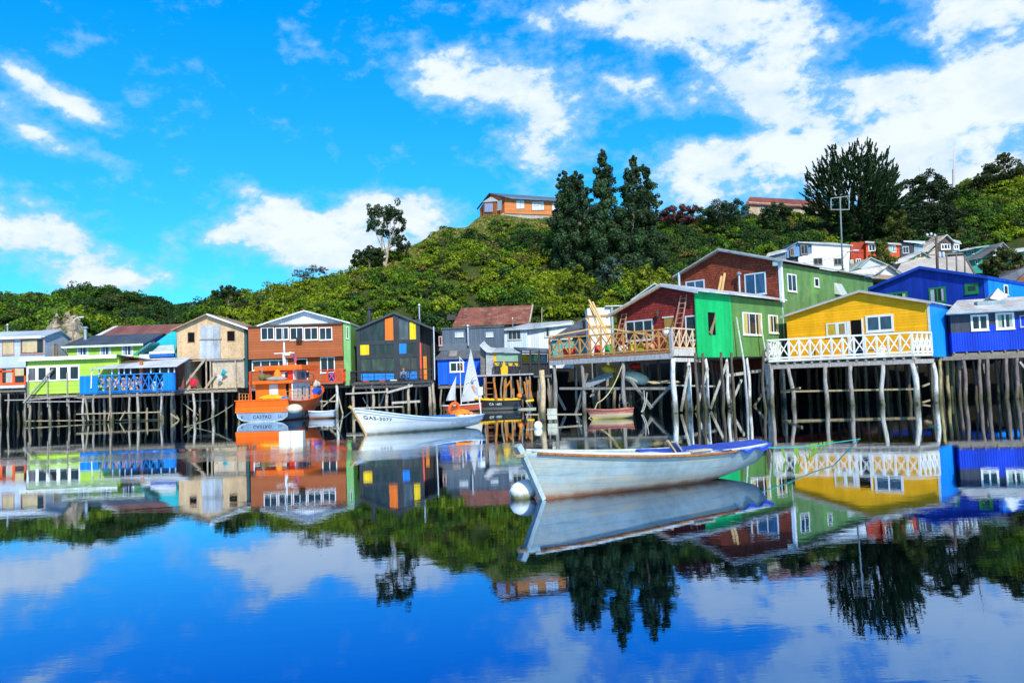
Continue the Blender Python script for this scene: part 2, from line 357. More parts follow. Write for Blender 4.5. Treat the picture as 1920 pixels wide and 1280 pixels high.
def stilt(t, u, v, z1, r=None, lean=0.0, rnd=random, matc=None, top=None):
    r = r or rnd.uniform(.09, .14); n = 7; z0 = -.8; pts = []; rad = []; bend = rnd.uniform(-.16, .16); ph = rnd.uniform(0, 6); k = rnd.uniform(-.12, .12)+lean
    for i in range(n+1):
        f = i/n; z = z0+(z1-z0)*f; pts.append((u+k*(1-f)+bend*math.sin(f*3.1)+.03*math.sin(f*9+ph), v+.03*math.sin(f*7+ph), z)); rad.append(r*(1.15-.3*f)*(1+.08*math.sin(i*2.3+ph)))
    mb = MB().tube(pts, rad, 8); return t.part('stilt', mb, PILE(matc or rnd.choice(PILEC)), smooth=True)
def joists(t, u0, u1, v0, v1, z, n=8, c=(.22, .18, .14), name='floor_frame', deck=True):
    mb = MB(); mb.box((u0, v0, z-.34), (u1, v0+.14, z-.1)); mb.box((u0, v1-.14, z-.34), (u1, v1, z-.1))
    for i in range(n+1):
        x = u0+.05+(u1-u0-.2)*i/n; mb.box((x, v0-.12, z-.098), (x+.1, v1-.15, z-.004))
    t.part(name, mb, WOOD(c)); 
    if deck: t.part('floor', MB().box((u0-.02, v0-.05, z), (u1+.02, v1, z+.06)), WOOD(tuple(x*1.3 for x in c)))
def stiltgrid(t, us, vs, z1, rnd, jit=.25, r=None):
    for j, v in enumerate(vs):
        for u in us:
            k = rnd.uniform(.6, 1.3) if v > 1.2 else 3.0  # rear rows coloured darker, painting in the shade below the floor
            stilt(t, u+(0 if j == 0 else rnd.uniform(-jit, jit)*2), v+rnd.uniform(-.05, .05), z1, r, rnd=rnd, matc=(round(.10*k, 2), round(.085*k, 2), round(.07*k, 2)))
def chevron(pts, th): return list(pts)+[(u, z-th) for u, z in reversed(pts)]
def chimney(t, u, v, z0, z1, r=.09, c=(.6, .6, .62), cap=True, name='flue'):
    mb = MB().tube([(u, v, z0), (u, v, z1)], r, 10)
    if cap: mb.lathe((u, v, z1), [(r*.6, 0), (r*.6, .1), (r*1.9, .12), (r*1.2, .26), (.01, .32)], 10)
    return t.part(name, mb, M(c, .35, .6), smooth=False)
# ---------------------------------------------------------------- water
def water_mat():
    m, n = newmat('water'); g = n.add('ShaderNodeNewGeometry').outputs['Position']
    n1 = n.noise(n.mapping(g, scale=(.55, 1.0, 1)), 1.3, 4, .55, .6)
    n2 = n.noise(n.mapping(g, rot=(0, 0, R(12)), scale=(.35, 1.0, 1)), .32, 3, .5, .3)
    n3 = n.noise(n.mapping(g, rot=(0, 0, R(-8)), scale=(1.2, 3.2, 1)), 2.6, 3, .6, .2)
    sep = n.add('ShaderNodeSeparateXYZ', {0: g}); dist = sep.outputs[1]
    patch = n.mapr(n.noise(n.mapping(g, scale=(.6, 1.6, 1)), .085, 3, .55), .46, .62, 0, 1, True)
    band = n.math('MULTIPLY', n.mapr(dist, 19, 25, 0, 1, True), n.mapr(dist, 38, 30, 0, 1, True))       # the breeze ruffles the middle of the cove
    left = n.mapr(n.math('DIVIDE', sep.outputs[0], dist), .12, -.1, .12, 1)
    ruf = n.math('ADD', n.math('MULTIPLY', n.math('MULTIPLY', patch, band), left), n.mapr(dist, 30, 10, .03, .05))
    h = n.math('ADD', n.math('MULTIPLY', n1, .0008), n.math('MULTIPLY', n2, .0045))
    h = n.math('ADD', h, n.math('MULTIPLY', n.math('MULTIPLY', n3, ruf), .0075))
    bp = n.add('ShaderNodeBump', {'Strength': 1.0, 'Distance': 1.0, 'Height': h}).outputs[0]
    fr = n.add('ShaderNodeFresnel', {'IOR': 1.45, 'Normal': bp}).outputs[0]
    gcol = n.mix(n.mapr(fr, .16, .66, 0, 1), (.13, .28, .56, 1), (.86, .90, .90, 1))
    gl = n.add('ShaderNodeBsdfGlossy', {'Color': gcol, 'Roughness': .006, 'Normal': bp})
    body = n.add('ShaderNodeBsdfDiffuse', {'Color': (.0, .008, .03, 1)})
    ms = n.add('ShaderNodeMixShader', {0: n.mapr(fr, .03, .2, .90, .97), 1: body.outputs[0], 2: gl.outputs[0]}); n.put(n.out.inputs[0], ms.outputs[0]); return m
wm = MB(); wm.add([(-1500, -1500, 0), (1500, -1500, 0), (1500, 1500, 0), (-1500, 1500, 0)], [(0, 1, 2, 3)])
tag(wm.build('water', water_mat()), kind='structure')

# ---------------------------------------------------------------- hill
def zr(px, py, Y): return at(px, py, Y).z
COLS = [  # px, [(Y, z) from the shore to the crest and beyond]
 (-700, [(84,-1),(89,3.0),(98,4),(112,9),(130,zr(-700,540,130)),(170,14),(500,10)]),
 (-100, [(84,-1),(89,3.0),(98,4),(112,9.5),(130,zr(-100,552,130)),(170,14),(500,10)]),
 (60, [(84,-1),(89,3.0),(97,4),(108,9.5),(128,zr(60,553,128)),(170,14),(500,10)]),
 (130, [(84,-1),(89,3.0),(97,4),(101,11.5),(110,13.5),(128,zr(130,556,128)),(170,14),(500,10)]),
 (200, [(84,-1),(89,3.0),(97,4),(108,10),(128,zr(200,562,128)),(170,14),(500,10)]),
 (370, [(84,-1),(89,3.0),(97,4),(108,10),(126,zr(370,578,126)),(170,12),(500,8)]),
 (440, [(84,-1),(89,3.0),(97,4),(110,11),(130,zr(440,568,130)),(170,13),(500,8)]),
 (540, [(84,-1),(89,3.0),(97,4),(112,13),(135,zr(540,545,135)),(180,15),(500,9)]),
 (640, [(84,-1),(89,3.0),(97,4),(114,14),(140,zr(640,532,140)),(190,16),(500,9)]),
 (690, [(84,-1),(89,3.0),(97,4),(115,14),(142,zr(690,492,142)),(190,20),(500,10)]),
 (760, [(84,-1),(89,3.0),(97,4),(116,15),(146,zr(760,470,146)),(200,24),(500,10)]),
 (850, [(83,-1),(88,3.2),(97,4),(118,17),(155,zr(850,430,155)),(210,28),(500,12)]),
 (915, [(82,-1),(87,3.2),(97,4),(120,18),(164,zr(915,412,164)),(220,31),(500,12)]),
 (1040, [(78,-1),(84,3.2),(95,4),(120,17),(166,zr(1040,410,166)),(230,33),(500,12)]),
 (1150, [(72,-1),(78,3.2),(93,4.5),(120,15),(168,zr(1150,425,168)),(230,33),(500,12)]),
 (1250, [(68,-1),(74,3.2),(92,6),(120,15),(170,zr(1250,418,170)),(230,33),(500,12)]),
 (1400, [(66,-1),(72,3.2),(90,8),(125,17),(172,zr(1400,408,172)),(230,36),(500,12)]),
 (1540, [(66,-1),(72,3.2),(88,8),(104,zr(1540,507,104)),(124,zr(1540,490,124)),(172,zr(1540,405,172)),(230,36),(500,12)]),
 (1640, [(66,-1),(72,3.2),(88,9),(108,zr(1640,507,108)),(128,zr(1640,488,128)),(172,zr(1640,410,172)),(230,36),(500,12)]),
 (1760, [(64,-1),(70,3.2),(88,9),(112,zr(1760,500,112)),(132,zr(1760,478,132)),(172,zr(1760,395,172)),(230,38),(500,12)]),
 (1850, [(63,-1),(69,3.2),(88,9),(112,zr(1850,500,112)),(126,zr(1850,488,126)),(168,zr(1850,352,168)),(230,42),(500,12)]),
 (1950, [(62,-1),(68,3.2),(88,9),(108,zr(1950,510,108)),(120,zr(1950,490,120)),(165,zr(1950,328,165)),(230,44),(500,12)]),
 (2100, [(60,-1),(66,3.2),(88,10),(108,16),(120,20),(165,zr(2100,312,165)),(230,44),(500,12)]),
 (2900, [(55,-1),(62,3.2),(88,10),(108,16),(120,20),(165,zr(2900,300,165)),(230,44),(500,12)])]
YS = np.concatenate([np.linspace(52, 180, 160), np.linspace(184, 500, 30)])
def smooth_interp(Y, pts):
    xs = [p[0] for p in pts]; zs = [p[1] for p in pts]; xs = [0]+xs; zs = [-1.5]+zs
    return np.interp(Y, xs, zs)
PX = np.array([c[0] for c in COLS], float); ZT = np.array([smooth_interp(YS, c[1]) for c in COLS])
ker = np.array([1, 2, 3, 2, 1.])/9
ZT = np.array([np.convolve(np.pad(r, 2, 'edge'), ker, 'valid') for r in ZT])
def ground(X, Y):
    X = np.asarray(X, float); Y = np.asarray(Y, float); p = 960+1500*X/Y
    p = np.clip(p, PX[0], PX[-1]-1e-3); i = np.clip(np.searchsorted(PX, p, 'right')-1, 0, len(PX)-2)
    f = (p-PX[i])/(PX[i+1]-PX[i]); f = f*f*(3-2*f)
    j = np.clip(np.searchsorted(YS, Y, 'right')-1, 0, len(YS)-2); g = np.clip((Y-YS[j])/(YS[j+1]-YS[j]), 0, 1)
    a = ZT[i, j]*(1-g)+ZT[i, j+1]*g; b = ZT[i+1, j]*(1-g)+ZT[i+1, j+1]*g
    z = a*(1-f)+b*f
    return z + np.clip((z-5)/6, 0, 1)*.5*(np.sin(X*.31+Y*.17)+np.sin(X*.13-Y*.23+1))
def gz(X, Y): return float(ground(X, Y))
TPX = np.concatenate([np.arange(-700, 0, 35), np.arange(0, 2000, 10), np.arange(2000, 2900, 35)])
A_ = (TPX-960)/1500.
XX = A_[:, None]*YS[None, :]; YY = np.broadcast_to(YS[None, :], XX.shape); ZZ = ground(XX, YY)
def npmesh(name, V, Fq, mat, smooth=False, tint=None, parent=None):
    me = bpy.data.meshes.new(name); k = Fq.shape[1]
    me.vertices.add(len(V)); me.vertices.foreach_set('co', np.ascontiguousarray(V, dtype=np.float32).ravel())
    me.loops.add(Fq.size); me.loops.foreach_set('vertex_index', Fq.astype(np.int32).ravel())
    me.polygons.add(len(Fq)); me.polygons.foreach_set('loop_start', np.arange(0, Fq.size, k, dtype=np.int32))
    me.polygons.foreach_set('loop_total', np.full(len(Fq), k, dtype=np.int32))
    if smooth: me.polygons.foreach_set('use_smooth', np.ones(len(Fq), dtype=bool))
    me.update(calc_edges=True)
    if tint is not None:
        a = me.color_attributes.new('tint', 'FLOAT_COLOR', 'POINT'); a.data.foreach_set('color', np.concatenate([tint, np.ones((len(tint), 1))], 1).astype(np.float32).ravel())
    me.materials.append(mat); o = bpy.data.objects.new(name, me); col.objects.link(o)
    if parent is not None: o.parent = parent
    return o
na, ny = XX.shape
idx = np.arange(na*ny).reshape(na, ny)
quads = np.stack([idx[:-1, :-1], idx[1:, :-1], idx[1:, 1:], idx[:-1, 1:]], -1).reshape(-1, 4)
DRY = [(880, 420, 160, 11), (930, 414, 163, 10), (700, 520, 135, 8), (960, 418, 163, 8), (745, 480, 143, 6), (790, 456, 148, 6), (835, 440, 154, 8), (880, 450, 158, 8), (940, 440, 160, 6)]
def hill_mat():
    m, n = newmat('hill_ground'); g = n.add('ShaderNodeNewGeometry').outputs['Position']; s = n.add('ShaderNodeSeparateXYZ', {0: g})
    f = n.noise(g, .35, 6, .65); f2 = n.noise(g, 2.5, 4, .6)
    gr = n.mix(n.mapr(f, .35, .65), (.030, .055, .010, 1), (.075, .11, .018, 1)); gr = n.mix(n.mapr(f2, .4, .7), gr, (.05, .05, .02, 1))
    dry = None
    for (px, py, Y, r) in DRY:
        p = at(px, py, Y); d = n.add('ShaderNodeVectorMath', {0: g, 1: tuple(p)}, operation='DISTANCE').outputs['Value']
        k = n.mapr(d, r, r*.4, 0, 1); dry = k if dry is None else n.math('MAXIMUM', dry, k)
    dry = n.mapr(n.math('ADD', dry, n.math('MULTIPLY', f, 1.0)), .85, 1.15)
    gr = n.mix(dry, gr, n.mix(f2, (.22, .17, .05, 1), (.12, .16, .03, 1)))
    low = n.mapr(s.outputs[2], 5.5, 3.6, 0, 1); gr = n.mix(low, gr, n.mix(f2, (.02, .018, .015, 1), (.04, .036, .03, 1)))  # low ground: shade under the houses painted in as a darker soil colour
    mud_shade = n.mapr(s.outputs[2], 3.0, 1.8, 0, 1); gr = n.mix(mud_shade, gr, n.mix(f2, (.006, .006, .005, 1), (.014, .013, .010, 1)))  # shore mud, its colour darkened further to stand for that shade
    n.put(n.bsdf.inputs['Base Color'], gr); n.bsdf.inputs['Roughness'].default_value = .95; n.bsdf.inputs['Specular IOR Level'].default_value = .1
    n.put(n.bsdf.inputs['Normal'], n.add('ShaderNodeBump', {'Strength': 1, 'Distance': .4, 'Height': n.math('ADD', f, f2)})); return m
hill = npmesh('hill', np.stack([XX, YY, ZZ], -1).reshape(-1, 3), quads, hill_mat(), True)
tag(hill, kind='structure')

# bare pale cliff in the bank behind the left houses
def cliff():
    us = np.linspace(80, 164, 40); vs = np.linspace(0, 1, 26); V = []
    for i, px in enumerate(us):
        for j, f in enumerate(vs):
            e = max(0, 1-abs(px-121)/43.0); Y = 97.6+ f*4.6 + 1.1*mnoise.noise(Vector((px*.09, f*4, 1)))
            p = at(px+4*math.sin(f*7)*(1-e), 644-f*(56*min(1, (e*1.5)**.8+.18)*(1+.05*math.sin(px*.31))), Y-1.4*min(1, e*2)+.8); V.append((p.x, p.y, p.z+.35*mnoise.noise(Vector((px*.2, f*9, 5)))))
    V = np.array(V); id_ = np.arange(len(V)).reshape(len(us), len(vs)); q = np.stack([id_[:-1, :-1], id_[1:, :-1], id_[1:, 1:], id_[:-1, 1:]], -1).reshape(-1, 4)
    m, n = newmat('pale_rock'); g = n.add('ShaderNodeNewGeometry').outputs['Position']
    f = n.noise(n.mapping(g, scale=(1, 1, .6)), .9, 6, .7); c = n.mix(n.mapr(f, .34, .62), (.16, .12, .08, 1), (.46, .38, .28, 1)); c = n.mix(n.mapr(n.noise(g, .5, 4), .58, .66), c, (.05, .07, .02, 1))
    n.put(n.bsdf.inputs['Base Color'], c); n.bsdf.inputs['Roughness'].default_value = .95
    n.put(n.bsdf.inputs['Normal'], n.add('ShaderNodeBump', {'Strength': 1, 'Distance': .3, 'Height': f}))
    tag(npmesh('cliff', V, q, m, True), kind='structure')
cliff()

# ---------------------------------------------------------------- foliage
RS = np.random.RandomState(7)
def leaves(C, Nn, size, rs, aspect=1.0, longdir=None):              # quads at C facing Nn
    n = len(C); r = rs.normal(size=(n, 3)) if longdir is None else longdir
    a = np.cross(Nn, r); a /= np.linalg.norm(a, axis=1, keepdims=True)+1e-9; b = np.cross(Nn, a); b /= np.linalg.norm(b, axis=1, keepdims=True)+1e-9
    s = (size*rs.uniform(.6, 1.4, n))[:, None]*.5
    V = np.stack([C-a*s*.5-b*s*aspect, C+a*s-b*s*.2*aspect, C+a*s*.4+b*s*aspect, C-a*s+b*s*.3*aspect], 1).reshape(-1, 3)
    return V
def unit(n, rs):
    v = rs.normal(size=(n, 3)); return v/np.linalg.norm(v, axis=1, keepdims=True)
def bush_proto(rs, n=260, lobes=12):
    L = unit(lobes, rs)*rs.uniform(.4, .95, (lobes, 1)); L[:, 2] = np.abs(L[:, 2])*.8; rr = rs.uniform(.22, .52, lobes); k = rs.randint(0, lobes, n)
    d = unit(n, rs); d[:, 2] = np.where(d[:, 2] < -.2, -d[:, 2], d[:, 2]); C = L[k]+d*(rr[k]*rs.uniform(.8, 1.05, n))[:, None]
    Nn = d+unit(n, rs)*.55; Nn /= np.linalg.norm(Nn, axis=1, keepdims=True); return C, Nn, rs.uniform(.65, 1.3, lobes)[k]
PAL = np.array([[.022, .058, .010], [.045, .105, .008], [.095, .175, .007], [.17, .225, .006], [.055, .075, .016], [.13, .11, .025]])
def bushes(name, P, rad, base, mat, rs, leaf=.245, n=560, squash=.85):    # many bushes in one mesh: P (k,3), rad (k,), base (k,3) tint
    protos = [bush_proto(rs, n) for _ in range(14)]; Vs = []; Ts = []
    for i in range(len(P)):
        C, Nn, lk = protos[i % 14]; th = rs.uniform(0, 6.28); c, s = math.cos(th), math.sin(th); Rm = np.array([[c, -s, 0], [s, c, 0], [0, 0, 1]])
        sx = rad[i]*np.array([rs.uniform(.75, 1.3), rs.uniform(.75, 1.3), squash*rs.uniform(.6, 1.5)]); m_ = max(110, int(n*min(1, (rad[i]/2.0)**1.5))); sel = rs.permutation(n)[:m_]
        Cw = (C[sel] @ Rm.T)*sx + P[i]; V = leaves(Cw, Nn[sel] @ Rm.T, leaf*(.75+.25*rad[i]/2), rs, 1.1)
        t = base[i]*rs.uniform(.7, 1.35, (m_, 1))*lk[sel][:, None]*(1+rs.normal(size=(m_, 3))*.06); Vs.append(V); Ts.append(np.repeat(t, 4, 0))
    V = np.concatenate(Vs); t = np.clip(np.concatenate(Ts), .004, .4); return npmesh(name, V, np.arange(len(V)).reshape(-1, 4), mat, False, t)
def lownoise(X, Y, s=.05, k=0.0): return np.array([mnoise.noise(Vector((x*s, y*s, k))) for x, y in zip(X, Y)])
def scatter():
    n = 10500; px = RS.uniform(-260, 2400, n*2); Y = RS.uniform(96, 176, n*2); keep = RS.uniform(0, 176, n*2) < Y; px, Y = px[keep][:n], Y[keep][:n]
    X = (px-960)/1500*Y; Z = ground(X, Y)
    crest = np.interp(px, PX, [max(c[1], key=lambda q: q[1])[0] for c in COLS])
    ok = (Y < crest+4) & (Z > 4.6)
    # open ground: houses of the slope, dry grass, the cliff
    ok &= ~((px > 1425) & (px < 1990) & (Y > 99) & (Y < 131) & ~((px > 1610) & (px < 1700) & (Y > 127)))
    ok &= ~((px > 1180) & (px < 1430) & (Y < 97))
    ok &= ~((px > 108) & (px < 136) & (Y < 99.6))
    ok &= ~((px > 893) & (px < 1060) & (Y > 157))
    ok &= ~((px > 1385) & (px < 1545) & (Y > 165))
    W = np.stack([X, Y, Z], 1)
    for (a, b, y, r) in DRY:
        p = np.array(at(a, b, y)); ok &= ~((np.linalg.norm(W-p, axis=1) < r*.72) & (RS.uniform(0, 1, len(px)) < .75))
    ok &= (px < 1760) | (Y > 60)
    px, Y, X, Z = px[ok], Y[ok], X[ok], Z[ok]
    m = lownoise(X, Y, .045)+.5*lownoise(X, Y, .13, 4)+RS.normal(size=len(X))*.22
    bright = np.interp(px, [0, 300, 640, 800, 1100, 1250, 1500, 1700, 1920], [.22, .38, .28, .34, .24, -.15, -.12, -.35, .25])
    v = m+bright; base = PAL[1]+0*np.zeros((len(X), 3)); base = base.copy()
    base[v < -.15] = PAL[0]; base[(v > .15)] = PAL[2]; base[v > .42] = PAL[3]; r_ = RS.uniform(0, 1, len(X)); base[(r_ < .09)] = PAL[4]; base[r_ > .96] = PAL[5]; base[(r_ > .3) & (r_ < .38)] = PAL[0]; base *= RS.uniform(.75, 1.25, (len(X), 1))*np.array([1, 1, 1])+RS.normal(size=(len(X), 3))*.004; base = np.clip(base, .004, .4)
    rad = RS.uniform(.6, 2.1, len(X))*np.where(RS.uniform(0, 1, len(X)) < .08, 1.5, 1); rad *= np.clip((crest[ok]+4-Y)/14+.55, .5, 1)
    rad *= np.interp(px, [640, 700, 900, 1000], [1, .75, .7, 1])*np.where((px > 1900), 1, 1)
    o = bushes('hillside_shrubs', np.stack([X, Y, Z+rad*.15], 1), rad, base, LEAF('foliage'), RS); tag(o, 'dense green and yellow-green scrub covering the hillside', 'scrub', kind='stuff')
scatter()
def grass_tufts():
    C = []; 
    for (a, b, y, r) in DRY:
        p = at(a, b, y); n = int(r*r*9); x = p.x+RS.normal(size=n)*r*.55; Y = p.y+RS.normal(size=n)*r*.55; C.append(np.stack([x, Y], 1))
    C = np.concatenate(C); Z = ground(C[:, 0], C[:, 1]); P = np.stack([C[:, 0], C[:, 1], Z+.2], 1)
    Nn = unit(len(P), RS)*[1, 1, .2]; Nn /= np.linalg.norm(Nn, axis=1, keepdims=True); up = np.tile([[0, 0, 1.]], (len(P), 1))+unit(len(P), RS)*.3
    V = leaves(P, Nn, np.full(len(P), .5), RS, 1.3, np.cross(Nn, up)); t = np.where(RS.uniform(0, 1, (len(P), 1)) < .42, [[.28, .21, .06]], [[.12, .17, .025]])*RS.uniform(.7, 1.3, (len(P), 1))
    tag(npmesh('dry_grass', V, np.arange(len(V)).reshape(-1, 4), LEAF('foliage'), False, np.repeat(t, 4, 0)), 'straw coloured dry grass below the house on the hilltop', 'grass', kind='stuff')
grass_tufts()

def crown(name, blobs, tint, rs, leaf, dens, parent, up=.0, mat=None):     # blobs: (x,y,z,rx,rz) local; leaf clumps through the volume
    Cs = []; Ns = []; Ks = []
    for (x, y, z, rx, rz) in blobs:
        n = int(dens*3.4*rx*rz)+34; d = unit(n, rs); rr = rs.uniform(.45, 1.04, n)**.6
        C = d*rr[:, None]*np.array([rx, rx, rz])+np.array([x, y, z]); Cs.append(C); Ks.append(np.full(n, rs.uniform(.5, 1.65))); nn = d+unit(n, rs)*.6; Ns.append(nn/np.linalg.norm(nn, axis=1, keepdims=True))
    C = np.concatenate(Cs); Nn = np.concatenate(Ns); V = leaves(C, Nn, np.full(len(C), leaf*.55), rs, 1.2)
    t = np.array(tint)*rs.uniform(.6, 1.4, (len(C), 1))*np.concatenate(Ks)[:, None]; return npmesh(name, V, np.arange(len(V)).reshape(-1, 4), mat or LEAF('foliage'), False, np.repeat(np.clip(t, .003, .4), 4, 0), parent)
BARK = (.16, .12, .09)
def tree(name, label, px, pyb, Y, blobs_px, tint, leaf=.4, dens=60, trunks=None, group=None, cat='tree', seed=1, bark=BARK, tr=.22, limbs=6, sub=7, wide=1.25):
    # blobs_px: (px,py,rpx,rpy[,dy]) outlines of foliage masses; each is broken into smaller clumps
    b = at(px, pyb, Y); zb = gz(b.x, b.y) if Y > 84 else b.z; zb = min(zb, b.z); t = T(name, label, cat, (b.x, b.y, zb), 0, group); rs = np.random.RandomState(seed); s = Y/1500.
    bl = []; tops = []
    for q in blobs_px:
        q = (q[0], q[1], q[2]*wide, q[3]*1.18)+tuple(q[4:])
        p = at(q[0], q[1], Y)-Vector((b.x, b.y, zb)); dy = q[4] if len(q) > 4 else 0; rx, rz = q[2]*s, q[3]*s; tops.append(Vector((p.x, dy, p.z)))
        for _ in range(int(sub*2.6)):
            d = unit(1, rs)[0]; f = rs.uniform(0, 1)**.38*.92; k = rs.uniform(.16, .34); bl.append((p.x+d[0]*rx*f, dy+d[1]*rx*f, p.z+d[2]*rz*f, rx*k, min(rx, rz)*k*rs.uniform(.8, 1.5)))
    mb = MB(); rnd = random.Random(seed)
    for (tx, ty) in (trunks or [(px, blobs_px[0][1])]):
        p = at(tx, ty, Y)-Vector((b.x, b.y, zb)); pts = [Vector((rnd.uniform(-.1, .1), 0, -.5))+(Vector((p.x, 0, p.z+.5)))*f+Vector((.25*math.sin(f*5+seed), .2*math.sin(f*4), 0)) for f in [i/7 for i in range(8)]]
        mb.tube(pts, [tr*(1-.75*i/7) for i in range(8)], 7)
    for i in range(min(limbs, len(tops))):
        q = tops[i % len(tops)]; p0 = pts[2+i % 4]; mid = p0.lerp(q, .55)+Vector((0, 0, -.3)); mb.tube([p0, mid, q], [tr*.45, tr*.3, tr*.1], 6)
    t.part('trunk', mb, WOOD(bark), smooth=True)
    crown('crown', bl, tint, rs, leaf, dens, t.o); return t
# lone two-stemmed eucalyptus on the left shoulder
tree('eucalyptus_tree', 'lone airy eucalyptus with two pale bare stems on the left shoulder of the hill', 722, 480, 139,
     [(708, 400, 17, 20), (733, 392, 18, 18, .5), (722, 412, 16, 16), (750, 418, 14, 22), (700, 425, 13, 13), (744, 445, 18, 20), (756, 460, 11, 14), (716, 436, 12, 9)],
     (.034, .062, .028), .42, 34, [(712, 415), (738, 420)], seed=3, bark=(.42, .36, .28), tr=.24, sub=6)
tree('dark_tree', 'small dark rounded tree at the left foot of the lone eucalyptus', 690, 500, 138, [(690, 480, 24, 16), (672, 492, 14, 14), (710, 474, 12, 10)], (.02, .042, .010), .42, 60, seed=5)
EG = 'tall eucalyptus trees clumped behind the hill house'
EU = [(1056, 540, 128, [(1056, 340, 8, 18), (1060, 372, 17, 26), (1062, 415, 22, 30), (1064, 460, 24, 34), (1070, 505, 26, 30)], 'leftmost and slimmest of the tall dark eucalyptus trees right of the hill house'),
 (1088, 545, 127, [(1080, 338, 11, 14), (1084, 365, 18, 24), (1090, 405, 22, 30), (1092, 455, 24, 34), (1096, 510, 26, 30)], 'round-topped tall eucalyptus, second from the left in the clump right of the hill house'),
 (1130, 548, 126, [(1129, 297, 6, 14), (1130, 325, 13, 22), (1130, 360, 20, 28), (1128, 405, 24, 34), (1130, 455, 28, 38), (1134, 510, 30, 34)], 'tallest spire-topped eucalyptus, left of the gap in the tall clump'),
 (1186, 545, 127, [(1187, 303, 5, 13), (1187, 328, 12, 20), (1184, 360, 19, 26), (1182, 405, 24, 34), (1180, 455, 26, 38), (1182, 508, 26, 34)], 'sharp-pointed tall eucalyptus just right of the gap in the tall clump'),
 (1214, 545, 128, [(1210, 320, 6, 12), (1214, 348, 12, 22), (1216, 385, 16, 28), (1214, 430, 22, 34), (1216, 480, 24, 38)], 'rightmost of the tall dark eucalyptus trees in the clump')]
for i, (px, py, Y, bl, lab) in enumerate(EU): tree('eucalyptus_tree', lab, px, py, Y, bl, (.030, .064, .024), .46, 44, [(px, bl[0][1])], group=EG, seed=20+i, bark=(.25, .2, .15), tr=.3, sub=13, wide=1.55)
tree('yellow_green_tree', 'bright yellow-green tree at the foot of the tall eucalyptus clump', 1222, 560, 104, [(1216, 520, 22, 22), (1240, 528, 18, 20), (1195, 535, 16, 20), (1222, 545, 26, 20)], (.15, .18, .010), .36, 90, seed=31)
tree('yellow_green_tree', 'small yellow-green tree on the slope left of the tall eucalyptus clump', 1082, 560, 112, [(1084, 522, 14, 28), (1074, 538, 16, 20), (1092, 545, 14, 18)], (.11, .15, .010), .36, 80, seed=32)
tree('silver_leaf_tree', 'blue-grey leaved young eucalyptus low in front of the tall clump', 1148, 545, 122, [(1146, 505, 18, 20), (1130, 520, 14, 18), (1160, 525, 14, 16)], (.055, .10, .085), .34, 70, seed=33)
